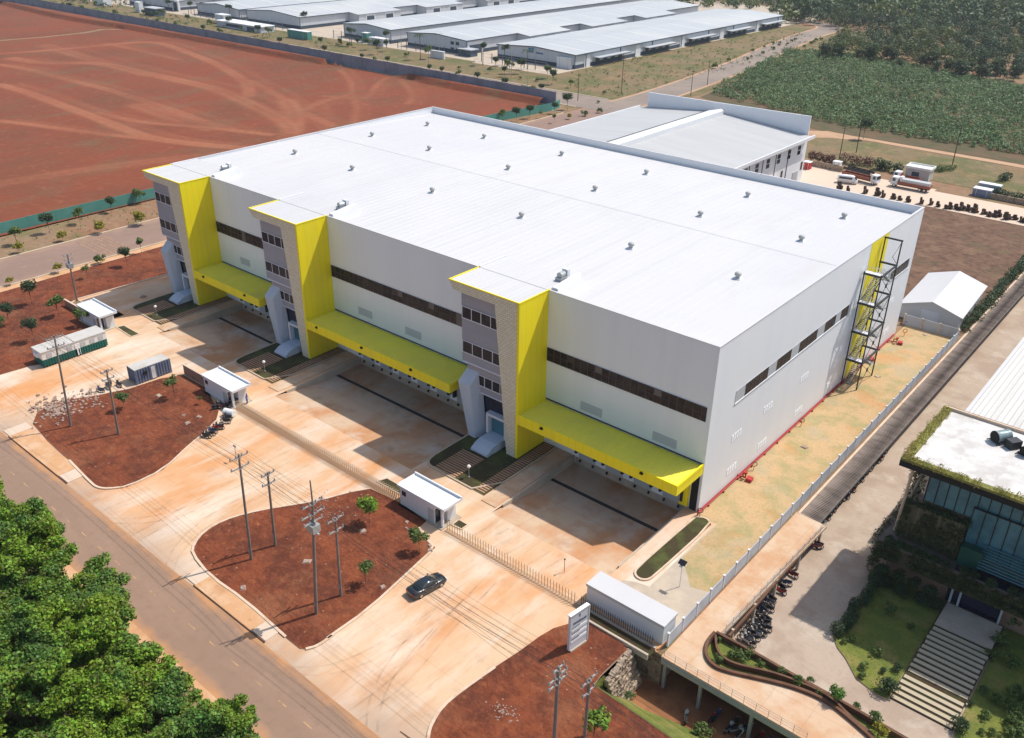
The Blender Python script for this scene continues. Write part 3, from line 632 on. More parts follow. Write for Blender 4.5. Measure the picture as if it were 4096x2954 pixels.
# footpaths between islands and the front road
b = MB()
pw1 = [(-84.2, -50.0), (-66.0, -50.0), (-66.0, -46.5), (-81, -46.2)]
for (x0, x1, y1) in [(-84, -69, -47.3), (-36.3, -25.5, -46.6)]:
    b.box(x0, x1, -50.0, y1, -.04, .10, 'dirtwalk')
    b.box(x0 - 2.2, x0 - .005, -49.9, y1 + .6, -.04, .085, 'whiteconc'); b.box(x1 + .005, x1 + 2.4, -49.9, y1 + .2, -.04, .085, 'whiteconc')
    b.box(x0 - .1, x1 + 2.5, -50.12, -50.02, -.04, .12, 'brownwall')
st(b.build('footpath'))
# ---- planting beds with slat paths in front of the three entrances
for xt in (-104.2, -71.0, -25.3):
    out = [(xt - 9.4, -.1), (xt - 9.4, -12.6), (xt - 9.1, -14.4), (xt - 8.3, -15.2), (xt - 6.8, -15.4), (xt + 2.3, -15.5), (xt + 2.3, -.1)]
    patch('planting_bed', out, .10, 'lawn', 'kerb', -.05)
    kerbline(smooth_line(out, 1), .17, 'kerbfar', .12)
    b = MB()
    for (x0, x1, y0, y1) in [(xt - 7.3, xt - 3.3, -15.2, -8.9), (xt + .35, xt + 2.0, -15.2, -.4)]:
        b.box(x0, x1, y0, y1, .10, .106, 'gap')
        y = y0
        while y < y1 - .2:
            b.box(x0, x1, y, y + .26, .10, .16, 'slat'); y += .47
    b.box(xt + 2.65, xt + 5.1, -16.5, -.1, 0, .10, 'deck')
    st(b.build('slat_path'))
out = [(.35, -1.3), (.2, -7.0), (.12, -14.4), (.45, -15.4), (1.3, -15.8), (2.1, -15.4), (2.4, -14.4), (2.6, -1.2), (1.4, -.5)]
patch('planting_bed', out, .12, 'lawn', 'kerb', -.05); kerbline(smooth_line(out + [out[0]], 1), .2, 'kerb', .12)
for p in ([T(4, 755, 665), T(4, 805, 655), T(4, 905, 710), T(4, 850, 727)], [T(8, 822, 238), T(8, 868, 205), T(8, 928, 238), T(8, 885, 268)], [(-80, -21), (-76, -20.9), (-76, -19.6), (-80, -19.6)], [(-36, -22.6), (-31, -22.6), (-31, -21.2), (-35.5, -21.2)]):
    patch('grass_plot', p, .06, 'lawn', 'kerb', -.04); kerbline(p + [p[0]], .1, 'kerb', .1)
# road markings
b = MB()
x = -150
while x < 60:
    b.box(x, x + 1.25, -53.83, -53.70, .02, .026, 'paint'); x += 3.95
for k in range(7): b.box(-93.6 + k * .9, -93.1 + k * .9, -57.2, -50.6, .02, .026, 'paint2')
for k in range(7): b.box(-155.4, -142.2, -2 + k * 1.0 - 3, -1.55 + k * 1.0 - 3, .028, .034, 'paint2')
y = -40
while y < 180:
    if not -6 < y < 6: b.box(-148.95, -148.8, y, y + 1.3, .028, .034, 'paint')
    y += 5
for (xx, yy) in [(-238, 189), (-205, 189)]:
    for k in range(6): b.box(xx + k * 1.6, xx + .8 + k * 1.6, yy, yy + 17, .036, .044, 'paint')
st(b.build('road_marking'))
b = MB()      # rubber marks where cars turn in and out of the driveways
for pts in ([(-9.5, -50.5), (-9.2, -44), (-11, -36), (-12.5, -26)], [(-4, -52.5), (-9, -48.5), (-12, -42), (-13.5, -30)], [(-24, -53), (-17, -50), (-14, -45), (-13, -34)], [(-60, -52.5), (-53, -49), (-49.5, -42), (-48.5, -27)], [(-38, -52.8), (-44, -49), (-47, -41), (-46, -26)], [(-50, -50.5), (-50.5, -40), (-51, -25)], [(-92, -51), (-91, -44), (-95, -38), (-97, -30), (-90, -22)]):
    p = smooth_line(pts, 3)
    for o_ in (0, 1.55): b.ribbon([(q[0] + o_, q[1]) for q in p], .13, .0045 + .0006 * o_, 'tyremark')
for x0 in (-18, -14.5, -9.5, -6, -60, -54, -47, -41, -96, -90, -85):
    b.ribbon([(x0, -16.5), (x0 + .2, -2.5)] if False else [(x0 - .6, -22.5), (x0, -18.5)], .14, .0052, 'tyremark'); b.ribbon([(x0 + 1.3, -22.5), (x0 + 1.9, -18.5)], .14, .0056, 'tyremark')
st(b.build('tyre_mark'))

# ================================================================ THE WAREHOUSE
def onp(t, x, y, axis, val):
    px, py = TO[t][0] + x / 1.62, TO[t][1] + y / 1.62
    d = CROT.T @ np.array([(px - CAMW / 2) / CAMF, (py - CAMH / 2) / CAMF, 1.0])
    k = (val - CPOS[axis]) / d[axis]
    return CPOS + k * d
H = 23.7; LX = -117.2; DY = 70.8
wh = warehouse = thing('warehouse', (0, 0, 0), 0, 'huge white warehouse with three yellow and grey entrance towers along its front', 'warehouse')
b = MB()
b.box(LX, 0, 0, .3, -1.3, H, 'wallwhite')
b.box(-.3, -.002, .302, DY - .302, -.1, H - .003, 'wallside'); b.box(LX + .002, LX + .3, .302, DY - .302, -.1, H - .003, 'wallside')
b.box(LX, 0, DY - .3, DY, -.1, H, 'wallside')
b.box(-.02, .02, -.02, .32, -.1, H - .02, 'wallside')
x = LX + .6
while x < -.4: b.box(x - .03, x + .03, -.006, -.0005, 7.5, H - .1, 'wallwhite'); x += 1.15
b.build('wall', wh)
b = MB()   # coping along the wall heads
b.box(LX - .05, .05, -.06, .36, H, H + .07, 'roofwhite'); b.box(LX - .05, .05, DY - .36, DY + .06, H, H + .07, 'roofwhite')
b.box(-.36, .06, .362, DY - .362, H, H + .068, 'roofwhite'); b.box(LX - .06, LX + .36, .362, DY - .362, H, H + .068, 'roofwhite')
b.build('parapet_coping', wh)
rf = MB()
ez, rz_ = 22.35, 23.45; ym = 35.3
rf.add([(LX + .31, .31, ez + .75), (-.31, .31, ez + .75), (-.31, ym, rz_), (LX + .31, ym, rz_), (-.31, DY - .31, ez), (LX + .31, DY - .31, ez)], [(0, 1, 2, 3), (3, 2, 4, 5)], 'roofwhite')
xx = LX + 1.5
while xx < -1:      # standing seams
    for (y0, z0, y1, z1) in ((.4, ez + .75, ym, rz_), (ym, rz_, DY - .4, ez)):
        rf.add([(xx - .03, y0, z0 + .002), (xx, y0, z0 + .025), (xx + .03, y0, z0 + .002), (xx - .03, y1, z1 + .002), (xx, y1, z1 + .025), (xx + .03, y1, z1 + .002)], [(0, 3, 4, 1), (1, 4, 5, 2)], 'roofwhite')
    xx += 1.35
rf.box(LX + .5, -.5, ym - .35, ym + .35, rz_ + .005, rz_ + .025, 'roofwhite')
rfo = rf.build('roof', wh)
# roof ventilators
vb = MB()
vb.cyl(0, 0, 0, .45, .3, 'ventgrey', 10); vb.box(-.5, .5, -.5, .5, -.2, .14, 'white')
vb.tube([(0, 0, .4), (0, 0, .5), (0, 0, .72), (0, 0, .92), (0, 0, 1.0)], [.3, .46, .5, .4, .1], 'ventgrey', 12)
vent0 = None
for xv in (-107.0, -89.6, -68.3, -47.9, -26.6, -9.0):
    for yv in (21.4, 41.9, 58.7):
        z = ez + .75 + (rz_ - ez - .75) * yv / ym if yv < ym else rz_ + (ez - rz_) * (yv - ym) / (DY - ym)
        if vent0 is None: vent0 = vb.build('roof_vent', rfo, True); v = vent0
        else: v = dup(vent0)
        v.location = (xv, yv, z)
# front window bands with mullions
def band(x0, x1, z0, z1, y):
    b = MB(); b.box(x0, x1, y, .01, z0, z1, 'glass'); o = b.build('window_band', wh)
    f = MB()
    f.box(x0, x1, y - .05, y - .001, z0 - .06, z0, 'frame'); f.box(x0, x1, y - .05, y - .001, z1, z1 + .06, 'frame')
    x = x0
    i = 0
    while x <= x1:
        f.box(x - .035, x + .035, y - .04, y - .001, z0, z1, 'frame'); x += 1.14; i += 1
    f.box(x0, x1, y - .03, y - .002, z0 + .95, z0 + .99, 'frame')
    f.build('frame', o)
    # blinds on the pane fronts, their tones painting varied reflections
    rr = random.Random(int(x1 * 10))
    x = x0
    while x < x1 - 1.2:
        if rr.random() < .38:
            hh = rr.choice([.9, .9, 1.9, .5]); c = MB(); c.box(x + .06, x + 1.08, y - .012, y - .001, z1 - hh, z1 - .02, rr.choice(['blind_reflection', 'blind_reflection2', 'blind_reflection3'])); c.build('blind_reflection', o)
        x += 1.14
for x0, x1 in ((-25.2, -.6), (-70.9, -37.0), (-104.1, -82.9)): band(x0, x1, 13.4, 15.3, -.05)
# side window bands: dark panes between pale panels
def sideband(y0, y1, segs):
    b = MB(); b.box(-.01, .04, y0, y1, 13.45, 15.25, 'louvre'); o = b.build('window_band', wh)
    g = MB()
    for a, c in segs:
        g.box(.0, .055, y0 + a, y0 + c, 13.5, 15.2, 'glass')
        k = a
        while k < c: g.box(.056, .075, y0 + k - .03, y0 + k + .03, 13.5, 15.2, 'frame'); k += 1.3
    g.box(.041, .12, y0 - .05, y1 + .05, 13.33, 13.45, 'white')
    g.build('pane', o)
sideband(6.2, 43.2, [(2.6, 9.0), (11.6, 16.0), (18.6, 24.6), (27.3, 31.2), (33.2, 36.0)])
sideband(59.0, 69.2, [(1.0, 9.6)])
for (t, x, y, wd) in [(5, 262, 570, 3.4), (5, 572, 703, 3.6), (5, 1725, 1195, 3.6), (5, 2200, 1395, 3.6), (4, 1590, 240, 3.0)]:
    p = onp(t, x, y, 1, 0); b = MB()
    for k in range(9): b.box(p[0] - wd / 2, p[0] + wd / 2, -.03, .005, p[2] - .65 + k * .15, p[2] - .56 + k * .15, 'louvre')
    b.build('wall_louvre', wh)
for (x, y) in [(405, 1360), (610, 1180), (845, 985), (1055, 815), (570, 1415), (805, 1205), (372, 1578), (1000, 1035), (1405, 495), (1370, 690)]:
    p = onp(6, x, y, 0, 0); b = MB()
    for k in range(5):
        for j in range(4): b.box(-.005, .035, p[1] - 1.3 + j * .68, p[1] - .75 + j * .68, p[2] - .6 + k * .22, p[2] - .46 + k * .22, 'louvrew')
    b.build('wall_louvre', wh)
# canopies over the docks
def canopy(x0, x1, right):
    b = MB()
    b.quad((x0, -6.2, 7.18), (x1, -6.2, 7.18), (x1, -.02, 7.12), (x0, -.02, 7.12), 'yellow2')
    x = x0 + .3
    while x < x1 - .1:
        b.add([(x - .05, -6.18, 7.185), (x, -6.18, 7.25), (x + .05, -6.18, 7.185), (x - .05, -.03, 7.125), (x, -.03, 7.19), (x + .05, -.03, 7.125)], [(0, 3, 4, 1), (1, 4, 5, 2)], 'yellow2'); x += .42
    b.box(x0, x1, -6.0, -.02, 6.9, 6.95, 'shutter')
    c = b.build('canopy', wh)
    f = MB(); f.box(x0, x1, -6.4, -6.2, 5.98, 7.46, 'yellow'); f.box(x1 - .2, x1, -6.2, -.02, 5.98, 7.458, 'yellow'); f.box(x0, x0 + .2, -6.2, -.02, 5.98, 7.40, 'yellow')
    f.build('fascia', c)
    g = MB(); g.box(x0 + .1, x1 - .1, -.14, -.005, 7.3, 7.42, 'dark'); g.build('gutter', c)
    n = 2 if x1 - x0 < 30 else 3
    for k in range(n):
        xx = x0 + (x1 - x0) * (k + .28) / n * (1.0 if n > 2 else 1.25)
        l = MB(); l.box(xx - .22, xx + .22, -6.62, -6.401, 6.95, 7.2, 'dark'); l.box(xx - .05, xx + .05, -6.55, -6.41, 7.2, 7.32, 'dark'); l.build('floodlight', c)
canopy(-25.28, -.02, 1); canopy(-70.95, -37.9, 1); canopy(-104.1, -83.6, 1)
# dock doors, levellers and rubber bumpers
db = MB(); bb = MB()
for (x0, x1, n) in ((-19.9, -1.6, 4), (-65.2, -34.6, 7), (-99.3, -80.3, 4)):
    st_ = (x1 - x0) / n
    for k in range(n):
        xc = x0 + st_ * (k + .5)
        d = MB(); d.box(xc - 1.4, xc + 1.4, -.08, -.004, .1, 3.6, 'louvre')
        for j in range(11): d.box(xc - 1.38, xc + 1.38, -.1, -.081, .2 + j * .31, .3 + j * .31, 'louvre')
        dd = d.build('dock_door', wh)
        e = MB(); e.box(xc - 1.75, xc - 1.42, -.7, -.005, 1.0, 3.62, 'dark'); e.box(xc + 1.42, xc + 1.75, -.7, -.005, 1.0, 3.62, 'dark'); e.box(xc - 1.75, xc + 1.75, -.7, -.005, 3.621, 4.1, 'dark')
        e.build('dock_seal', dd)
        for s in (-1.1, 1.1): f = MB(); f.box(xc + s - .1, xc + s + .1, -.3, -.02, -.5, -.15, 'dark'); f.build('bumper', dd)
0
for (x0, x1) in ((-19.6, -1.7), (-64.9, -34.9), (-99.0, -80.6)): b = MB(); b.box(x0, x1, -.018, -.003, -1.3, .02, 'concgrey'); b.build('dock_kerb', wh)
b = MB(); b.box(-1.35, -.35, -.06, -.004, 0, 5.6, 'dark'); b.build('side_door', wh)
b = MB(); b.box(-2.6, -1.5, -.5, -.01, .4, 5.9, 'yellow'); b.build('yellow_pier', wh)
# red fire main along the foot of the side wall
b = MB(); b.tube([(.3, -.6, .3), (.3, 70, .3)], .09, 'redpipe', 8); b.tube([(.3, -.6, -.05), (.3, -.6, .95)], .09, 'redpipe', 8)
b.box(.021, .06, -.2, 70, -.05, .22, 'redpipe')
y = 2
while y < 69: b.box(.2, .5, y - .08, y + .08, 0, .3, 'redpipe'); y += 4
b.build('fire_pipe', wh)
# yellow strip of wall and the escape stair in front of it
b = MB(); b.box(-.01, .035, 47.2, 54.5, -.1, H - .02, 'yellow'); b.build('yellow_wall_strip', wh)
b = MB()
for (x, y, zt) in ((.35, 45.2, 19.8), (2.9, 45.2, 19.8), (2.9, 51.8, 23.6), (.35, 51.8, 23.6)):
    b.box(x - .085, x + .085, y - .085, y + .085, -.05, zt, 'darksteel')
LV = [0, 4.9, 9.8, 14.7, 19.6]
for z in LV[1:]:
    b.box(.22, 3.03, 45.07, 45.33, z - .26, z, 'darksteel'); b.box(.22, 3.03, 51.67, 51.93, z - .26, z, 'darksteel'); b.box(2.77, 3.03, 45.33, 51.67, z - .26, z, 'darksteel')
b.box(.22, 3.03, 51.67, 51.93, 23.4, 23.62, 'darksteel'); 
sto = b.build('escape_stair', wh)
br = MB()
for i in range(4):
    z0, z1 = LV[i], LV[i + 1]
    br.tube([(2.95, 45.3, z0 + .1), (2.95, 51.7, z1 - .3)], .04, 'darksteel', 5); br.tube([(2.95, 51.7, z0 + .1), (2.95, 45.3, z1 - .3)], .04, 'darksteel', 5)
    br.box(2.86, 3.02, 48.3, 48.7, (z0 + z1) / 2 - .35, (z0 + z1) / 2 + .25, 'darksteel')
    br.tube([(.35, 45.1, z0 + .1), (2.9, 45.1, z1 - .3)], .04, 'darksteel', 5)
br.tube([(2.95, 51.7, 19.7), (2.95, 48.5, 21.8), (2.95, 51.7, 23.4)], .05, 'darksteel', 5)
br.build('brace', sto)
for i in range(4):
    z0, z1 = LV[i], LV[i + 1]; zm = (z0 + z1) / 2
    for (yy, zz, ya, yb, mk) in ((45.36, z1, 45.35, 46.3, 'framew'), (51.62, zm, 50.6, 51.65, 'steel')):
        ld = MB(); ld.box(.3, 2.8, ya, yb, zz - .06, zz + .02, mk)
        ld.tube([(.3, yy, zz + 1.05), (2.8, yy, zz + 1.05)], .03, 'framew', 5)
        for q in range(5): ld.tube([(.3 + q * .62, yy, zz), (.3 + q * .62, yy, zz + 1.05)], .02, 'framew', 4)
        ld.build('landing', sto)
    for (xa, ya, za, yb, zb) in ((.4, 46.3, z0, 50.6, zm), (1.7, 50.6, zm, 46.3, z1)):
        fl = MB()
        for s in range(13):
            f = s / 13; yy = ya + (yb - ya) * f; zz = za + (zb - za) * (f + .07)
            fl.box(xa, xa + 1.0, min(yy, yy + .28), max(yy, yy + .28), zz - .04, zz, 'steel')
        for xs in (xa, xa + 1.0):
            fl.tube([(xs, ya, za - .1), (xs, yb, zb - .1)], .07, 'darksteel', 4); fl.tube([(xs, ya, za + .95), (xs, yb, zb + .95)], .035, 'framew', 4)
            for q in range(8):
                f = q / 7; fl.tube([(xs, ya + (yb - ya) * f, za + (zb - za) * f), (xs, ya + (yb - ya) * f, za + (zb - za) * f + .95)], .02, 'framew', 4)
        fl.build('stair_flight', sto)
# entrance towers
def tower(xt):
    b = MB()
    b.box(xt - .4, xt, -5.3, -.01, -.2, 23.66, 'yellow'); b.box(xt - .4, xt, -6.08, -5.302, -.2, 23.66, 'yellow')
    b.box(xt - 11.05, xt - .41, -5.2, -.02, 11.6, 23.3, 'grey')
    b.hexa([(xt - 10.2, -4.6, 7.0), (xt - .42, -4.6, 7.0), (xt - .42, -.02, 7.0), (xt - 10.2, -.02, 7.0), (xt - 10.6, -4.75, 11.59), (xt - .42, -4.75, 11.59), (xt - .42, -.02, 11.59), (xt - 10.6, -.02, 11.59)], 'grey')
    b.box(xt - 9.4, xt - .42, -3.9, -.02, -.2, 6.99, 'grey')
    tw = b.build('entrance_tower', wh)
    f = MB()
    prof = [(xt - 12.45, 23.68), (xt - .405, 23.68), (xt - .405, -.2), (xt - 1.95, -.2), (xt - 4.2, 22.42), (xt - 10.6, 22.42), (xt - 11.75, 22.6)]
    n = len(prof)
    f.add([(p[0], -6.1, p[1]) for p in prof] + [(p[0], -5.25, p[1]) for p in prof], [(0, 6, 5, 4), (0, 4, 1), (1, 4, 3, 2), (7, 11, 12, 13), (7, 8, 11), (8, 9, 10, 11)] + [(i, (i + 1) % n, n + (i + 1) % n, n + i) for i in range(n)], 'pinkwall')
    f.hexa([(xt - 11.75, -5.24, 22.6), (xt - 10.6, -5.24, 22.45), (xt - 10.6, -.03, 22.45), (xt - 11.75, -.03, 22.6), (xt - 12.45, -5.24, 23.68), (xt - 10.6, -5.24, 23.68), (xt - 10.6, -.03, 23.68), (xt - 12.45, -.03, 23.68)], 'pinkwall')
    f.build('tile_frame', tw)
    c = MB(); c.box(xt - 12.5, xt + .04, -6.14, -5.98, 23.685, 23.84, 'yellow'); c.box(xt - 12.5, xt - 12.34, -5.98, -.1, 23.685, 23.84, 'yellow'); c.box(xt - .12, xt + .04, -5.98, .3, 23.685, 23.84, 'yellow')
    c.build('yellow_coping', tw)
    r = MB(); r.box(xt - 12.33, xt - .13, -5.97, 5.4, 23.45, 23.72, 'roofwhite'); r.box(xt - 12.45, xt - 12.2, -.08, 5.4, 22.9, 23.95, 'white')
    r.box(xt - 12.2, xt - 1, 5.42, 5.6, 23.0, 23.5, 'dark')
    for k in range(14): r.box(xt - 11.9 + k * .84, xt - 11.86 + k * .84, -5.8, 5.35, 23.721, 23.735, 'roofwhite')
    ro = r.build('tower_roof', tw)
    e = MB(); e.hexa([(xt + .1, .35, 23.0), (xt + 1.5, .35, 23.0), (xt + 1.5, 5.6, 22.9), (xt + .1, 5.6, 22.9), (xt + .25, .4, 24.1), (xt + 1.1, .4, 24.1), (xt + 1.1, 5.5, 24.6), (xt + .25, 5.5, 24.6)], 'white'); e.build('upstand', ro)
    e = MB(); e.box(xt - 1.5, xt - .4, 3.2, 4.5, 23.73, 24.2, 'steel'); e.tube([(xt - .95, 3.4, 24.5), (xt - .95, 4.5, 24.5)], [.45, .4], 'steel', 12); e.box(xt - 1.4, xt - .5, 4.6, 5.2, 23.73, 25.1, 'white'); e.build('exhaust_fan', ro)
    def win(x0, x1, z0, z1, y, n, nm='window'):
        g = MB(); g.box(x0, x1, y - .05, y - .002, z0, z1, 'glassblue'); o = g.build(nm, tw)
        q = MB(); q.box(x0 - .05, x1, y - .11, y - .051, z0 - .12, z0, 'framew'); q.box(x0 - .05, x1, y - .11, y - .051, z1, z1 + .1, 'framew')
        for k in range(n + 1):
            xx = x0 + (x1 - x0) * k / n; q.box(xx - .05, xx + .05, y - .11, y - .051, z0 + .001, z1 - .001, 'framew')
        q.build('frame', o)
    win(xt - 10.9, xt - 3.9, 18.3, 19.95, -5.2, 4); win(xt - 10.9, xt - 3.45, 13.05, 14.75, -5.2, 4); win(xt - 8.7, xt - 2.9, 8.35, 9.9, -4.7, 4)
    c = MB(); c.box(xt - 10.7, xt - 2.6, -5.3, -4.76, 11.45, 11.62, 'framew'); c.box(xt - 9.4, xt - 2.2, -4.75, -4.59, 7.05, 7.2, 'framew'); c.build('string_course', tw)
    g = MB(); g.box(xt - 9.1, xt - 1.5, -4.05, -3.902, -.1, 6.4, 'navy'); g.build('glass_entrance', tw)
    c = MB(); c.hexa([(xt - 9.35, -6.0, -.2), (xt - 7.95, -6.0, -.2), (xt - 7.4, -4.06, -.2), (xt - 9.0, -4.06, -.2), (xt - 11.2, -6.1, 8.5), (xt - 8.9, -6.1, 8.45), (xt - 8.2, -4.3, 10.8), (xt - 10.55, -4.3, 10.8)], 'bluegrey'); c.build('slanted_column', tw, False, .12)
    d = MB(); d.box(xt - 6.8, xt - 6.4, -5.0, -4.06, 1.2, 4.5, 'framew'); d.box(xt - 3.4, xt - 3.0, -5.0, -4.06, 1.2, 4.5, 'framew'); d.box(xt - 6.39, xt - 3.41, -5.0, -4.06, 4.1, 4.498, 'framew'); do = d.build('door_frame', tw)
    d = MB(); d.box(xt - 6.39, xt - 3.41, -4.2, -4.1, 1.22, 4.09, 'teal_glass'); d.build('door', do)
    rp = MB(); pr = [(-8.65, .0), (-8.6, .35), (-7.6, .95), (-6.6, 1.22), (-4.06, 1.22), (-4.06, .0)]
    rp.extr(pr, 'x', xt - 6.5, xt - 3.6, 'bluegrey'); rp.extr([(p[0], p[1] * 1.0 + (.14 if p[1] > .1 else 0)) for p in pr], 'x', xt - 3.598, xt - 3.3, 'bluegrey'); rp.build('entrance_steps', tw)
for xt in (-25.3, -71.0, -104.2): tower(xt)

# ================================================================ OTHER BUILDINGS
# hall behind the warehouse
rb = thing('factory_hall', (-83, 116, 0), 0, 'white hall with a pitched roof and tall end parapet behind the warehouse', 'hall')
b = MB()
x0, x1, y0, y1 = -27, 27.7, -34, 36.5
b.box(x1 - .3, x1, y0, y1, 0, 12.2, 'wallside'); b.box(x0, x0 + .3, y0, y1, 0, 12.2, 'wallside')
b.add([(x0, y0, 0), (x1, y0, 0), (x1, y0, 12.2), (0, y0, 14.6), (x0, y0, 12.2)], [(0, 1, 2, 3, 4)], 'wallside')
b.build('wall', rb)
b = MB()
for s, xe in ((1, x1 + 1.6), (-1, x0 - .6)):
    q = [(0, y0, 14.9), (xe, y0, 12.5), (xe, y1 - .3, 12.5), (0, y1 - .3, 14.9)]
    b.add(q, [(0, 1, 2, 3) if s > 0 else (3, 2, 1, 0)], 'hallroof')
    xx = xe * .06
    b.box(min(xe, xe - s * .35), max(xe, xe - s * .35), y0, y1 + 1.2, 11.9, 12.75, 'white')
yy = y0 + .5
while yy < y1:
    for s, xe in ((1, x1 + 1.5), (-1, x0 - .5)):
        b.add([(0, yy, 14.95), (xe, yy, 12.55), (xe, yy + .06, 12.55), (0, yy + .06, 14.95)], [(0, 1, 2, 3) if s > 0 else (3, 2, 1, 0)], 'hallroof')
    yy += 1.1
ro = b.build('roof', rb)
b = MB(); b.extr([(-2.0, 14.8), (2.6, 14.7), (2.6, 15.9), (1.9, 16.3), (-2.0, 15.3)], 'y', y0, y1 - 2, 'white'); b.box(-2.9, -2.02, y0, y1 - 2, 14.6, 15.12, 'dark'); b.build('ridge_monitor', ro)
b = MB(); b.hexa([(-24, y1 + .02, 0), (27.6, y1 + .02, 0), (27.6, y1 + .4, 0), (-24, y1 + .4, 0), (-24, y1 + .02, 17.2), (27.6, y1 + .02, 17.7), (27.6, y1 + .4, 17.7), (-24, y1 + .4, 17.2)], 'wallside'); b.build('end_parapet', rb)
for k in range(11):
    yy = y0 + 4 + k * 6.2
    f = MB()
    for j in range(4): f.box(x1 + .001, x1 + .05, yy - .9 + (j % 2) * .95, yy - .05 + (j % 2) * .95, 8.2 + (j // 2) * 1.3, 9.3 + (j // 2) * 1.3, 'glass')
    f.build('window', rb)
    if k % 2 == 0:
        f = MB(); f.box(x1 + .001, x1 + .06, yy + 2.6, yy + 3.8, 3.4, 5.6, 'glass'); f.build('window', rb)
for k in range(8):
    yy = y0 + 6.8 + k * 7.5; f = MB(); f.box(x1 + .002, x1 + .14, yy - .07, yy + .07, 0, 11.8, 'darksteel'); f.build('downpipe', rb)
f = MB(); f.hexa([(x1, 14, 3.8), (x1 + 3.2, 14, 3.5), (x1 + 3.2, 20, 3.5), (x1, 20, 3.8), (x1, 14, 4.2), (x1 + 3.2, 14, 3.8), (x1 + 3.2, 20, 3.8), (x1, 20, 4.2)], 'kerb'); f.build('door_canopy', rb)
f = MB(); f.box(x1 + .003, x1 + .1, y1 - 6.5, y1 - 3.2, .1, 3.6, 'louvre'); f.build('roller_door', rb)

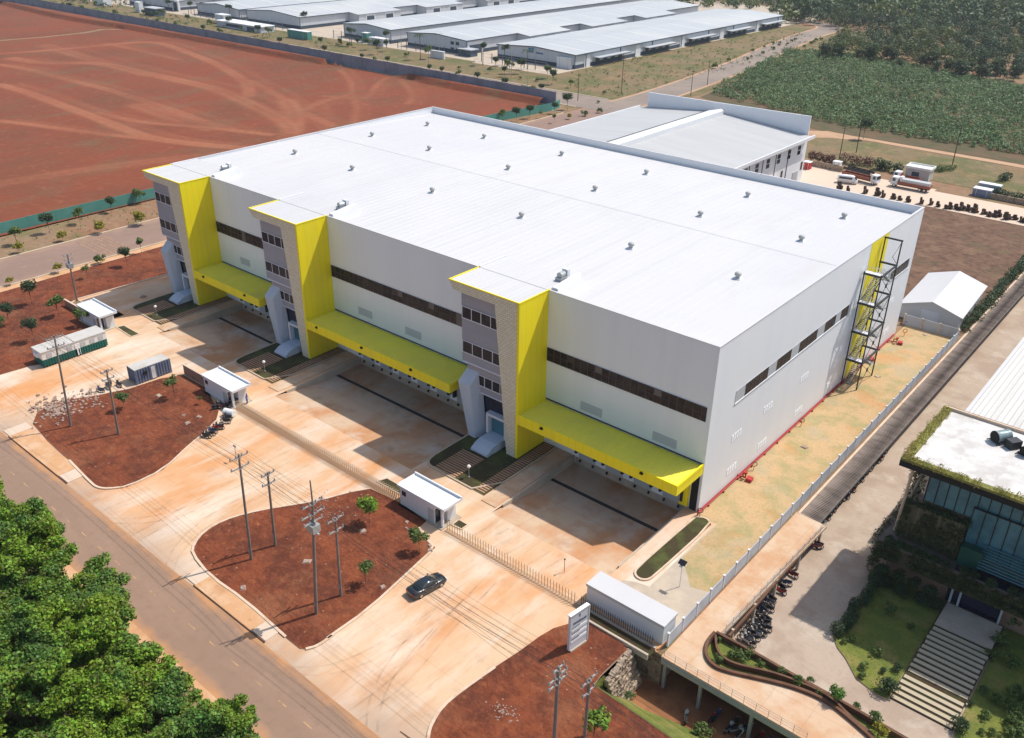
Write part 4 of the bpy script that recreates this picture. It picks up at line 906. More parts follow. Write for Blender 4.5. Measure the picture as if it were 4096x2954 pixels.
# long sheds in the industrial estate far behind
def far_shed(xc, w, y0, y1, he, hr, label, jogs=(), front=True, sign=False, docks=True, windows=False, split=None):
    t = thing('far_warehouse', (xc, y0, 0), 0, label, 'warehouse', 'long pale warehouses of the estate far behind')
    L = y1 - y0; a = -w / 2; c = w / 2
    b = MB()
    prof = [(a, 1.7), (c, 1.7), (c, he), (0, hr), (a, he)]
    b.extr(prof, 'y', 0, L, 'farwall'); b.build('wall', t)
    p = MB(); p.box(a - .06, c + .06, -.06, L + .06, -.06, 1.72, 'farplinth'); p.build('plinth', t)
    r = MB()
    for s, xe, ze in ((1, c + .7, he - .05), (-1, a - .7, he - .05)):
        q = [(0, -.5, hr + .12), (xe, -.5, ze + .12), (xe, L + .5, ze + .12), (0, L + .5, hr + .12)]
        r.add(q, [(0, 1, 2, 3) if s > 0 else (3, 2, 1, 0)], 'farroof')
        r.add([(0, -.5, hr + .13), (xe, -.5, ze + .13), (xe, -.5, ze - .3), (0, -.5, hr - .3)], [(0, 3, 2, 1) if s > 0 else (0, 1, 2, 3)], 'fartrim')
        r.box(min(xe, xe + s * .12), max(xe, xe + s * .12), -.5, L + .5, ze - .32, ze + .14, 'fartrim')
        yy = 10
        while yy < L:
            r.add([(0, yy, hr + .15), (xe, yy, ze + .15), (xe, yy + 1.1, ze + .15), (0, yy + 1.1, hr + .15)], [(0, 1, 2, 3) if s > 0 else (3, 2, 1, 0)], 'farroof2'); yy += 21
    ro = r.build('roof', t)
    for (ya, yb) in jogs:            # loading annexes stepping out on the right-hand side
        g = MB(); d = 8.5
        g.extr([(c + .01, -.05), (c + d, -.05), (c + d, he - 1.0), (c + .01, he - .4)], 'y', ya, yb, 'farwall'); g.quad((c - .3, ya - .4, he + .2), (c + d + .5, ya - .4, he - .75), (c + d + .5, yb + .4, he - .75), (c - .3, yb + .4, he + .2), 'farroof')
        g.box(c - .1, c + .1, ya - .08, ya - .011, 0, he - .5, 'fartrim'); g.box(c + d - .1, c + d + .15, ya - .08, ya - .011, 0, he - 1.0, 'fartrim')
        an = g.build('loading_annex', t)
        for q in (ya + (yb - ya) * .28, ya + (yb - ya) * .73):
            o = MB(); o.box(c + d + .001, c + d + .1, q - 3.6, q + 3.6, .1, 5.4, 'white'); o.box(c + d + .101, c + d + .16, q - 2.9, q + 2.9, .1, 4.4, 'farplinth'); o.build('dock_gate', an)
    if docks:
        yy = 14
        i = 0
        while yy < L - 16:
            g = MB(); g.box(c + .001, c + 3.6, yy, yy + 26, 3.6, 3.85, 'farroof'); g.box(c + 3.4, c + 3.62, yy, yy + 26, 3.3, 3.6, 'fartrim')
            an = g.build('dock_canopy', t)
            for j in range(4):
                o = MB(); o.box(c + .011, c + .12, yy + 2 + j * 6.2, yy + 5 + j * 6.2, .3, 3.2, 'farplinth'); o.build('dock_gate', an)
            g = MB(); g.box(c + .012, c + .2, yy - 7, yy - 2.6, .1, 5.4, 'white'); g.build('white_gate', t)
            yy += 42; i += 1
        yy = 8
        while yy < L:
            g = MB(); g.box(c + .003, c + .35, yy - .22, yy + .22, 0, he, 'fartrim'); g.build('pilaster', t); yy += 28
    g = MB(); g.box(c - .18, c + .2, -.12, -.001, 0, he, 'fartrim'); g.build('corner_trim', t); g = MB(); g.box(a - .2, a + .18, -.12, -.001, 0, he, 'fartrim'); g.build('corner_trim', t)
    if front:
        for k in range(1, 6):
            g = MB(); xx = a + w * k / 6; g.box(xx - .09, xx + .09, -.07, -.001, 1.8, he, 'louvre'); g.build('wall_rib', t)
    if windows:
        for (xx, z) in ((c - 9.5, 4.6), (c - 6.0, 4.6), (c - 9.5, 1.75), (c - 6.0, 1.75)):
            g = MB(); g.box(xx - 1.1, xx + 1.1, -.09, -.001, z - .75, z + .75, 'farplinth'); g.build('window', t)
        g = MB(); g.box(c + .004, c + .2, .8, 12, .1, 5.8, 'white'); g.box(c + .201, c + .26, 2, 11, .1, 4.2, 'farplinth'); g.build('front_gate', t)
    if sign:
        g = MB(); g.box(-4.2, -1.0, -.10, -.001, 4.7, 6.5, 'signblue')
        for k in range(2): g.hexa([(-2.6 + k * 1.1, -.16, 4.95), (-2.2 + k * 1.1, -.16, 4.95), (-2.2 + k * 1.1, -.101, 4.95), (-2.6 + k * 1.1, -.101, 4.95), (-2.0 + k * 1.1, -.16, 6.9), (-1.5 + k * 1.1, -.16, 6.9), (-1.5 + k * 1.1, -.101, 6.9), (-2.0 + k * 1.1, -.101, 6.9)], 'signblue2')
        for k in range(7): g.box(.3 + k * .62, .75 + k * .62, -.1, -.001, 4.35, 5.0 + (.2 if k % 3 == 0 else 0), 'signblue')
        g.build('wall_sign', t)
    return t
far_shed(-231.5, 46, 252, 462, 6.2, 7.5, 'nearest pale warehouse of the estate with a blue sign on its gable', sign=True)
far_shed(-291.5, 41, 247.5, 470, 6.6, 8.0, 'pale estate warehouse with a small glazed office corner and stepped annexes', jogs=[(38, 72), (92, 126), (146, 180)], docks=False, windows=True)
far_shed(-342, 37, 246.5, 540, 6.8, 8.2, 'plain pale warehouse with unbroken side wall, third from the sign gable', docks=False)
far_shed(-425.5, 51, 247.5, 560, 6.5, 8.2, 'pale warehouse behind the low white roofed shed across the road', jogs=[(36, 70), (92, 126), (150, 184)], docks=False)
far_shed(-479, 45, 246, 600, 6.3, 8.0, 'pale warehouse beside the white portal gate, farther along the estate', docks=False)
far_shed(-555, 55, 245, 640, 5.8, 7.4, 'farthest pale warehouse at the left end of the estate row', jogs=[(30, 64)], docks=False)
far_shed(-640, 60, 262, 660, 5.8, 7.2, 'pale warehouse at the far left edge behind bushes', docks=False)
t = thing('portal_gate', (-525.5, 246, 0), 0, 'white portal with dark opening on the front of a far warehouse', 'gateway')
b = MB(); b.box(-3.6, -2.4, -1.2, .1, 0, 6.6, 'white'); b.box(2.4, 3.6, -1.2, .1, 0, 6.6, 'white'); b.box(-2.4, 2.4, -1.2, .1, 5.4, 6.6, 'white'); b.build('frame', t)
b = MB(); b.box(-2.4, 2.4, -.3, -.1, 0, 5.4, 'fartrim'); b.build('door', t)
# low sheds and kiosks by the estate road
def kiosk(x, y, w, d, h, wall, roof, name, label, cat, over=.5, grp=None):
    t = thing(name, (x, y, 0), 0, label, cat, grp)
    b = MB(); b.box(-w / 2, w / 2, -d / 2, d / 2, -.06, h, wall); b.build('wall', t)
    b = MB(); b.box(-w / 2 - over, w / 2 + over, -d / 2 - over, d / 2 + over, h, h + .4, roof); b.build('roof', t)
    b = MB(); b.box(-w * .28, w * .1, -d / 2 - .06, -d / 2 - .001, .9, h * .8, 'farplinth'); b.build('window', t)
    b = MB(); b.box(w * .2, w * .36, -d / 2 - .06, -d / 2 - .001, 0, h * .8, 'fartrim'); b.build('door', t)
    return t
p = NP(1020, 110); kiosk(p[0] + 2, p[1] - 8, 42, 9, 3.0, 'farwall', 'white', 'low_shed', 'long low shed with bright white flat roof in front of the far warehouses', 'shed')
p = NP(1850, 232); kiosk(p[0] - 2, p[1] + 6, 8, 5, 3.0, 'fartrim', 'farroof', 'gate_kiosk', 'dark gate kiosk with pale roof at the estate entrance', 'kiosk')
p = NP(620, 62); kiosk(p[0], p[1], 13, 6, 4.2, 'fartrim', 'farroof', 'transformer_kiosk', 'dark kiosk beside the far left warehouse front', 'kiosk')
def tank(x, y, w, d, h, k, name, label, cat, grp=None):
    b = MB(); b.box(-w / 2, w / 2, -d / 2, d / 2, -.05, h, k); b.box(-w / 2 - .1, w / 2 + .1, -d / 2 - .1, d / 2 + .1, h + .001, h + .18, 'white')
    for s in (-1, 1): b.box(s * w * .3 - .08, s * w * .3 + .08, -d / 2 - .08, -d / 2 - .002, .1, h, 'louvre')
    o = b.build(name, None, False, .05); o.location = (x, y, 0); return tag(o, label, cat, grp)
p = NP(2250, 275); tank(p[0], p[1] + 3, 8, 4.6, 4.6, 'white', 'white_tank_box', 'white box shaped tank at the corner of the sign gabled warehouse', 'tank')
p = NP(1500, 180); tank(p[0] + 2, p[1] + 1, 11, 4, 3.4, 'white', 'white_container', 'long white container on the verge before the plain far warehouse', 'container')
p = NP(1460, 172); tank(p[0] - 1, p[1] + 2, 4, 3, 4.6, 'teal', 'green_hut', 'small green hut left of the long white container', 'hut')
p = NP(895, 95); tank(p[0], p[1], 9, 5, 5, 'white', 'white_water_tank', 'white tank in front of the low shed with the bright flat roof', 'tank')
p = NP(1200, 155); tank(p[0], p[1], 17, 3, 4, 'teal', 'green_container', 'dark green container lying right of the low white shed', 'container')
p = NP(415, 22); tank(p[0], p[1], 12, 6, 5, 'white', 'white_cistern', 'white cistern among bushes at the far left', 'tank')
p = NP(560, 50); tank(p[0], p[1], 5, 3, 6, 'white', 'white_panel_box', 'small white box left of the dark kiosk by the far left warehouse', 'box')
p = NP(1745, 235); tank(p[0], p[1] + 1, 9, 1.0, 3.2, 'white', 'estate_sign_wall', 'white low sign wall beside the estate gate kiosk', 'sign')

# guard houses
def guard_house(x, label):
    t = thing('guard_house', (x, -23.5, 0), 0, label, 'guard house', 'guard houses along the yard gates')
    b = MB()
    b.box(-3.8, 2.4, -.5, 2.4, 0, 2.75, 'white'); b.box(3.5, 3.8, -.5, -.2, 0, 2.75, 'white'); b.box(2.41, 3.3, .9, 2.39, 0, 2.1, 'white')
    b.build('wall', t)
    r = MB(); r.box(-4.2, 4.2, -.6, 2.75, 2.75, 2.98, 'white'); r.box(-4.2, 4.2, -.6, -.42, 2.981, 3.05, 'white')
    r.box(-4.2, 4.2, 2.55, 2.75, 2.981, 3.3, 'white'); r.box(4.02, 4.2, -.419, 2.549, 2.981, 3.12, 'white'); r.box(-4.2, -4.02, -.419, 2.549, 2.981, 3.12, 'white')
    r.build('roof', t)
    d = MB(); d.box(2.402, 2.46, -.35, .75, .05, 2.15, 'navy'); d.box(1.3, 2.3, -.56, -.502, .05, 2.05, 'louvre'); d.build('door', t)
    d = MB(); d.box(2.402, 2.47, 1.0, 2.2, 1.0, 2.2, 'glassblue'); d.box(2.43, 2.5, 1.5, 1.56, 1.0, 2.2, 'framew'); d.build('window', t)
    d = MB(); d.box(-3.4, -2.7, -.56, -.502, 1.75, 2.4, 'glassblue'); d.build('vent_window', t)
    f = MB(); f.box(-3.9, 4.0, -.9, 2.7, -.02, .12, 'concgrey'); f.build('floor_slab', t)
guard_house(-26.1, 'white flat roofed guard house nearest the black car'); guard_house(-70.6, 'white flat roofed guard house beside the person and parked motorcycles'); guard_house(-110.9, 'white flat roofed guard house behind the green and white cabin')
b = MB(); b.box(-82.2, -75.0, -22.95, -22.7, 0, 1.7, 'brownpink'); b.box(-82.3, -74.9, -23.0, -22.65, 1.701, 1.8, 'kerb')
tag(b.build('garden_wall'), 'low pinkish brown wall adjoining the left end of a guard house', 'wall')
b = MB(); b.box(-123, -115.2, -22.9, -22.65, 0, 1.3, 'brownpink'); b.box(-123.1, -115.1, -22.95, -22.6, 1.301, 1.4, 'kerb')
tag(b.build('garden_wall'), 'low brown wall running from kerb to the guard house behind the cabin', 'wall')
# site cabin
t = thing('site_cabin', (-102.7, -31.5, 0.12), 0, 'long site cabin, white above and dark green below, beside red soil', 'cabin')
b = MB(); b.box(-1.65, 1.65, -5.5, 5.5, .1, 1.3, 'cabingreen'); b.box(-1.65, 1.65, -5.5, 5.5, 1.302, 2.6, 'cabinwhite')
yy = -5.4
while yy < 5.3: b.box(1.651, 1.73, yy, yy + .2, .15, 1.28, 'cabingreen'); yy += .45
b.build('wall', t)
b = MB(); b.box(-1.75, 1.75, -5.6, 5.6, 2.602, 2.72, 'cabinroof'); b.box(-1.7, 1.7, -.06, .06, 2.721, 2.8, 'cabinroof'); b.build('roof', t)
for yy in (-4.3, -.9, 1.4, 3.0, 4.5):
    b = MB(); b.box(1.653, 1.71, yy - .42, yy + .42, 1.55, 2.25, 'louvre'); b.build('window', t)
b = MB(); b.box(1.655, 1.73, -.0, .75, .15, 2.2, 'white'); b.build('door', t)
b = MB(); b.box(-.7, .5, -5.85, -5.502, 1.5, 2.2, 'white'); b.build('air_conditioner', t)
b = MB(); b.box(-1.4, 1.4, -5.3, -4.9, -.12, .1, 'dark'); b.box(-1.4, 1.4, 4.9, 5.3, -.12, .1, 'dark'); b.build('skid', t)
# shipping container office
t = thing('shipping_container', (-85.6, -26.9, 0), R(-2), 'blue grey corrugated container with pale dusty roof on the yard', 'container')
b = MB(); yy = -2.9
b.box(-1.18, 1.18, -2.9, 2.9, .1, 2.5, 'contblue')
while yy < 2.75: b.box(1.181, 1.30, yy, yy + .22, .2, 2.42, 'contblue'); b.box(-1.30, -1.181, yy, yy + .22, .2, 2.42, 'contblue'); yy += .46
xx = -1.1
while xx < 1.05: b.box(xx, xx + .12, -2.955, -2.901, .2, 2.42, 'contblue'); xx += .28
b.build('body', t)
b = MB(); b.box(-1.23, 1.23, -3.0, 3.0, 2.5, 2.6, 'cabinroof'); b.build('roof', t)
for sx in (-1, 1):
    for sy in (-1, 1): b = MB(); b.box(sx * 1.2 - .08, sx * 1.2 + .08, sy * 2.97 - .08, sy * 2.97 + .08, 0, 2.5, 'contblue'); b.build('corner_post', t)
b = MB(); b.box(1.302, 1.34, -.35, .3, .2, 2.3, 'cabinwhite'); b.build('door', t)
b = MB(); b.box(1.302, 1.5, -1.7, -1.1, 1.5, 2.0, 'dark'); b.build('air_conditioner', t)
# white tank house on the front boundary
t = thing('white_store', (3.85, -21.5, 0), 0, 'plain white flat roofed store behind the front picket fence', 'store')
b = MB(); b.box(-4.95, 4.95, -1.25, 1.2, 0, 2.4, 'white'); b.build('wall', t)
b = MB(); b.box(-5.05, 5.05, -1.4, 1.35, 2.402, 2.7, 'roofwhite'); b.build('roof', t)
b = MB(); b.box(-5.0, 5.0, -1.32, -1.252, 2.25, 2.4, 'louvre'); b.build('gutter', t)
# gabled white shed behind the side lawn
t = thing('gable_shed', (2.6, 89, 0), R(3), 'white shed with low gable roof behind the rear wall', 'shed')
b = MB(); b.extr([(-5.2, 0), (5.2, 0), (5.2, 2.7), (0, 4.4), (-5.2, 2.7)], 'y', -10, 9, 'louvre'); b.build('wall', t)
b = MB()
for s in (1, -1): b.add([(0, -10.3, 4.55), (s * 5.6, -10.3, 2.75), (s * 5.6, 9.3, 2.75), (0, 9.3, 4.55), (0, -10.3, 4.4), (s * 5.6, -10.3, 2.6), (s * 5.6, 9.3, 2.6), (0, 9.3, 4.4)], [(0, 1, 2, 3), (4, 7, 6, 5), (0, 4, 5, 1), (1, 5, 6, 2)] if s > 0 else [(3, 2, 1, 0), (5, 6, 7, 4), (1, 5, 4, 0), (2, 6, 5, 1)], 'roofwhite')
b.build('roof', t)
b = MB(); b.box(-1.5, 1.5, -10.06, -10.002, 0, 2.6, 'farwall'); b.build('door', t)

# ================================================================ FENCES
def panel_fence(name, pts, h, kpan, kpost, step, label, postr=.09, base=0.0, cap=False):
    t = thing(name, (pts[0][0], pts[0][1], base), 0, label, 'fence')
    o = pts[0]
    p = MB(); rail = MB(); posts = []
    for i in range(len(pts) - 1):
        a = Vector((pts[i][0] - o[0], pts[i][1] - o[1])); c = Vector((pts[i + 1][0] - o[0], pts[i + 1][1] - o[1])); d = c - a; L = d.length; d.normalize(); n = Vector((-d.y, d.x)) * .04
        k = max(1, round(L / step))
        for j in range(k):
            q0 = a + d * (L * j / k + .03); q1 = a + d * (L * (j + 1) / k - .03)
            v = [q0 - n, q1 - n, q1 + n, q0 + n]; hh = h * (1 if j % 2 else .985)
            p.add([(q.x, q.y, 0) for q in v] + [(q.x, q.y, hh) for q in v], [(3, 2, 1, 0), (4, 5, 6, 7), (0, 1, 5, 4), (1, 2, 6, 5), (2, 3, 7, 6), (3, 0, 4, 7)], kpan)
            posts.append(a + d * (L * j / k))
        if i == len(pts) - 2: posts.append(c)
    p.build('panel', t)
    for q in posts:
        m_ = MB(); m_.box(-postr, postr, -postr, postr, 0, h + .12, kpost)
        if cap: m_.box(-postr - .05, postr + .05, -postr - .05, postr + .05, h + .121, h + .2, 'postw')
        if len(posts) > 100:
            p2 = m_; po = None
        po = m_.build('post', t) if POST.get(name + kpost) is None else None
        if po is None:
            po = bpy.data.objects.new('post', POST[name + kpost]); COL.objects.link(po); po.parent = t
        POST[name + kpost] = po.data
        po.location = (q.x, q.y, 0)
    return t
POST = {}
gf = [T(2, 1490, 690), T(2, 1000, 555), T(2, 460, 440), T(1, 2268, 418), T(1, 1600, 300), T(1, 1000, 205), T(1, 500, 118), T(1, 0, 22), (-700, 186)]
gf = [(p[0], 183.5 + .018 * max(0, -168 - p[0])) for p in gf]
panel_fence('grey_sheet_fence', gf, 5.2, 'greyfence', 'greyfence', 8.2, 'long grey sheet metal fence between red field and estate road', .16)
panel_fence('teal_sheet_fence', [(-172.6, -40), (-172.2, -14), (-171.2, 24.5), (-168.5, 80), (-165.3, 149), (-162.2, 176), (-163.5, 182.5)], 2.9, 'teal', 'teal', 6, 'long teal sheet metal fence beside the red field and side road', .06)
panel_fence('precast_fence', [(9.35, -22.6), (9.35, 75.6)], 1.75, 'fenceconc', 'postw', 2.95, 'grey panel fence with pale capped posts along the lawn beside the warehouse', .09, 0, True)
panel_fence('rear_wall', [(9.2, 75.9), (-.3, 75.9)], 2.0, 'fenceconc', 'kerb', 3.3, 'grey wall closing the lawn in front of the gabled shed', .12)
# retractable rail gates: two rows of posts tied by lattice bars
def rail_gate(x0, x1, y, h, label, lattice):
    t = thing('rail_gate', (x0, y, 0), 0, label, 'gate', 'low metal gates across the yard driveways')
    L = x1 - x0; n = 90 if lattice else int(L / .42); u = MB()
    if lattice:
        for s in (-.32, .32): u.tube([(0, s, 0), (0, s, h)], .035, 'bollard', 5)
        st_ = L / n
        u.tube([(0, -.32, .1), (st_, -.32, h - .1)], .03, 'bollard', 4); u.tube([(0, .32, h - .1), (st_, .32, .1)], .03, 'bollard', 4); u.tube([(0, -.32, h), (0, .32, h)], .03, 'bollard', 4); u.tube([(0, -.32, h * .5), (st_ * .5, .0, h * .8), (0, .32, h * .5)], .03, 'bollard', 4)
    else:
        st_ = L / n
        u.tube([(0, 0, 0), (0, 0, h)], .045, 'bollard', 5); u.tube([(0, 0, h), (0, 0, h + .12)], [.05, .005], 'bollard', 5)
        u.tube([(0, 0, h * .28), (st_, 0, h * .28)], .03, 'bollard', 4); u.tube([(0, -.22, .04), (0, .22, .04)], .04, 'bollard', 4); u.tube([(0, 0, h * .7), (st_, 0, h * .7)], .025, 'bollard', 4)
    o = None
    for k in range(n):
        c = u.build('rail_post', t) if o is None else dup(o, parent=t)
        o = o or c; c.location = (k * st_, 0, 0)
    r = MB(); r.box(-.3, L + .3, -.4, .4, .002, .02, 'track'); r.build('floor_rail', t)
rail_gate(-66.2, -30.6, -23.6, 1.35, 'brass coloured lattice gate spanning between two guard houses', True)
rail_gate(-21.6, -1.5, -23.9, 1.55, 'row of brass coloured spiked posts right of the guard house by the car', False)
t = thing('picket_fence', (-1.2, -23.6, 0), 0, 'dark spiked picket fence in front of the white store', 'fence')
o = None
for k in range(34):
    m_ = MB()
    if o is None:
        m_.tube([(0, 0, 0), (0, 0, 1.25)], .035, 'darksteel', 5); m_.tube([(0, 0, 1.25), (0, 0, 1.42)], [.04, .005], 'darksteel', 5); c = o = m_.build('picket', t)
    else: c = dup(o, parent=t)
    c.location = (k * .28, 0, 0)
m_ = MB(); m_.tube([(-.1, 0, .3), (9.5, 0, .3)], .03, 'darksteel', 4); m_.build('rail', t)
m_ = MB(); m_.tube([(-.1, 0, 1.0), (9.5, 0, 1.0)], .03, 'darksteel', 4); m_.build('rail', t)
m_ = MB(); m_.box(-.4, 9.8, -.18, .18, -.3, .12, 'concgrey'); m_.build('plinth', t)
b = MB(); b.box(.2, 8.6, -25.35, -25.1, -.4, .35, 'concgrey'); b.box(.1, 8.7, -25.1, -23.9, -.02, .06, 'gap'); tag(b.build('front_kerb_wall'), 'low dark concrete ledge between red soil and the picket fence', 'wall')
# rubble stone retaining wall on the side of the red island
rg2 = random.Random(5); b = MB()
for row in range(9):
    z = -3.9 + row * .46
    for k in range(13):
        f = k / 12; x = 7.2 - f * .6 + (8 - row) * .17 + rg2.uniform(-.08, .08); y = -30.4 + f * 4.9 + rg2.uniform(-.06, .06)
        s = rg2.uniform(.2, .3); v = []
        for zz in (-1, 1):
            for (sx, sy) in ((-1, -1), (1, -1), (1, 1), (-1, 1)): v.append((x + sx * s * rg2.uniform(.8, 1.3), y + sy * s * rg2.uniform(.75, 1.0), z + zz * s * rg2.uniform(.7, 1.0)))
        b.hexa(v, 'stone')
tag(b.build('stone_retaining_wall'), 'rough rubble stone retaining wall holding up the red soil island', 'wall')

# ================================================================ THE NEIGHBOUR'S LOT
# covered motorcycle shelter with a long brown roof
t = thing('motorcycle_shelter', (11.3, 8.6, YZ), 0, 'long shelter with brown ribbed roof running beside the fence', 'shelter')
b = MB(); L = 130
b.quad((-1.2, 0, 2.9), (1.4, 0, 2.75), (1.4, L, 2.75), (-1.2, L, 2.9), 'shingle')
yy = 0.1
while yy < L: b.box(-1.18, 1.38, yy, yy + .05, 2.83, 2.915, 'shingle'); yy += .34
b.box(1.4, 1.5, 0, L, 2.55, 2.75, 'darksteel'); b.build('roof', t)
b = MB(); b.box(-1.55, -1.22, -.2, L, 2.2, 3.12, 'kerb'); b.build('edge_beam', t)
for k in range(22): b = MB(); b.box(-.2, -.05, .5 + k * 6, .65 + k * 6, 0, 2.79, 'darksteel'); b.build('post', t)
# raised concrete deck on posts
dk_in = [T(9, *p)[:2] for p in [(320, 940), (262, 945), (212, 1000), (200, 1090), (250, 1160), (350, 1198), (560, 1243), (800, 1303), (1000, 1392), (1180, 1540), (1300, 1650)]]
dpoly = [(9.55, 8.5), (9.55, -24.3), (42, -24.3), (42, dk_in[-1][1] - 8)] 
dp = [(9.55, 8.45), (9.55, -24.3), (33, -24.3), (33, -24.2)]
DP = [(9.6, 8.5), (9.6, -24.2), (dk_in[-1][0] + .6, -24.3)] + dk_in[::-1] + [(12.95, -16.8), (13.75, 8.2)]
t = thing('raised_deck', (0, 0, 0), 0, 'raised dusty concrete deck on posts with railing, bending past the planter', 'deck')
do = tri_prism(DP, -.35, 0.02, 'deck', 'concgrey', 'slab', t)
b = MB()
rails = []
def railing(a, c, n):
    A = Vector(a); C_ = Vector(c); m_ = MB()
    for z in (.35, .7, 1.0): m_.tube([(A.x, A.y, z), (C_.x, C_.y, z)], .022, 'steel', 4)
    for k in range(n + 1):
        q = A + (C_ - A) * k / n; m_.tube([(q.x, q.y, 0), (q.x, q.y, 1.02)], .025, 'steel', 4)
    m_.build('railing', t)
railing((13.65, 8.0), (12.95, -16.6), 16); railing((9.9, -24.15), (25.5, -24.2), 12)
for y in (7.9, 1.6, -4.8, -10.2, -15.4):
    m_ = MB(); m_.box(13.1, 13.4, y - .15, y + .15, PZ, -.351, 'concgrey'); m_.build('post', t)
for x in (10.1, 14.3, 20.0, 25.6):
    m_ = MB(); m_.box(x - .17, x + .17, -24.1, -23.76, PZ, -.351, 'steel'); m_.build('post', t)
m_ = MB(); m_.box(9.7, 26.4, -24.32, -24.1, -.85, -.352, 'steel'); m_.build('edge_beam', t)
m_ = MB(); m_.box(13.25, 13.5, -16.5, 8.1, -.65, -.352, 'brownwall'); m_.build('edge_beam', t)
# terraced planter between deck and yard
pl_out = [T(9, *p)[:2] for p in [(275, 935), (510, 1060), (760, 1205), (1000, 1335), (1250, 1478), (1530, 1640)]]
pl_mid = [T(9, *p)[:2] for p in [(268, 950), (275, 1040), (320, 1105), (430, 1150), (640, 1192), (830, 1262), (1010, 1345), (1140, 1480), (1290, 1600)]]
t = thing('terrace_planter', (0, 0, 0), 0, 'long brown walled planter of plants and grass curving beside the deck', 'planter')
tri_prism(dk_in[1:] + [pl_out[-1]] + pl_out[::-1], YZ - .2, -.55, 'garden', 'brownwall', 'soil_bed', t)
def wall_line(pts, z0, z1, wd, k, name, par):
    b = MB(); P = [Vector(p[:2]) for p in smooth_line(pts, 2)]; vs = []
    for i, p in enumerate(P):
        d = (P[min(i + 1, len(P) - 1)] - P[max(i - 1, 0)]).normalized(); n = Vector((-d.y, d.x)) * wd
        vs += [(p.x + n.x, p.y + n.y, z0), (p.x - n.x, p.y - n.y, z0), (p.x - n.x, p.y - n.y, z1), (p.x + n.x, p.y + n.y, z1)]
    fs = []
    for i in range(len(P) - 1):
        for j in range(4): fs.append((4 * i + j, 4 * i + (j + 1) % 4, 4 * i + 4 + (j + 1) % 4, 4 * i + 4 + j))
    fs += [(3, 2, 1, 0), tuple(4 * (len(P) - 1) + j for j in range(4))]
    b.add(vs, [f[::-1] for f in fs], k)
    return b.build(name, par)
wall_line(dk_in[1:], -.6, .38, .16, 'brownwall', 'outer_wall', t)
wall_line(pl_mid, -.6, .12, .12, 'brownwall', 'inner_wall', t)
wall_line(pl_out, YZ, .15, .16, 'brownwall', 'yard_wall', t)
# office with roof garden (world coordinates, moved into the office's own frame)
class OB(MB):
    def bx(s, x0, x1, y0, y1, z0, z1, k): return s.box(x0 - 20, x1 - 20, y0 - 7, y1 - 7, z0 - YZ, z1 - YZ, k)
    def tb(s, pts, r, k, n=6): return s.tube([(p[0] - 20, p[1] - 7, p[2] - YZ) for p in pts], r, k, n)
t = office = thing('office_building', (20, 7, YZ), 0, 'dark glazed office with overhanging flat roof edged in grass and hanging plants', 'office')
RZ = 15.2
b = OB(); b.bx(21.0, 50, 4.4, 19.6, RZ - .75, RZ, 'dark'); b.build('roof_edge', t)
b = OB(); b.bx(22.0, 50, 5.3, 19.0, RZ + .002, RZ + .14, 'slabwhite'); ro = b.build('roof_slab', t)
b = OB(); b.bx(21.0, 21.98, 4.4, 19.5, RZ + .001, RZ + .3, 'greenroof'); b.bx(21.982, 50, 4.4, 5.28, RZ + .001, RZ + .3, 'greenroof'); b.build('grass_border', ro)
b = OB(); b.bx(21.3, 50, 19.02, 19.3, RZ + .14, RZ + .5, 'kerb'); b.bx(21.3, 50, 19.301, 19.5, RZ + .1, RZ + .45, 'dark'); b.build('rear_upstand', ro)
def fan(x, y, rz, k, lab, big):
    f = thing('roof_fan', (x, y, RZ + .14), rz, lab, 'fan')
    r = .66 if big else .5
    b = MB(); b.tube([(0, -.9, .75), (0, -.5, .75), (0, .5, .75), (0, .9, .75)], [r * 1.1, r, r, r * 1.12], k, 18, False); b.tube([(0, -.88, .75), (0, .88, .75)], [r * .93, r * .93], 'dark', 14); b.build('drum', f)
    b = MB(); b.box(-.75, .75, -.7, -.6, 0, .3, 'darksteel'); b.box(-.75, .75, .6, .7, 0, .3, 'darksteel'); b.box(-.8, -.68, -1.1, 1.1, 0, .1, 'darksteel'); b.box(.68, .8, -1.1, 1.1, 0, .1, 'darksteel'); b.build('stand', f)
    if big: b = MB(); b.box(.85, 1.9, -.2, 1.2, 0, 1.0, 'darksteel'); b.build('motor_box', f)
def O_(x, y): return NP(3400 + x * 696 / 1627, 1600 + y * 700 / 1636, RZ + .14)
p = O_(1400, 390); fan(p[0], p[1], R(-35), 'fanblue', 'blue grey drum shaped exhaust fan on the stained roof slab', True)
p = O_(1627, 500); fan(p[0] + .3, p[1], R(-15), 'darksteel', 'dark exhaust fan at the right edge of the stained roof slab', False)
b = OB(); b.bx(23.4, 50, 9.3, 19.2, 2.6, RZ - .76, 'office_wall'); b.build('upper_wall', t)
b = OB(); b.bx(23.5, 50, 9.1, 9.29, 8.4, 11.6, 'teal_glass'); gl = b.build('upper_glazing', t)
for k in range(12):
    m_ = OB(); m_.bx(23.5 + k * 1.1, 23.58 + k * 1.1, 9.0, 9.099, 8.4, 11.6, 'dark'); m_.build('mullion', gl)
b = OB(); b.bx(28.75, 50, 8.9, 9.05, 4.0, 10.0, 'teal_glass'); g2 = b.build('front_glazing', t)
for k in range(9):
    m_ = OB(); m_.bx(28.75 + k * 1.25, 28.83 + k * 1.25, 8.8, 8.899, 4.0, 10.0, 'dark'); m_.build('mullion', g2)
m_ = OB(); m_.bx(28.75, 50, 8.78, 8.898, 9.9, 10.05, 'dark'); m_.build('transom', g2)
b = OB(); b.bx(21.7, 28.6, 8.4, 9.29, 2.6, 7.6, 'office_wall'); b.build('planted_box', t)
b = OB(); b.bx(28.8, 31.2, 7.7, 8.85, 2.6, 5.3, 'glassgreen'); b.build('glass_porch', t)
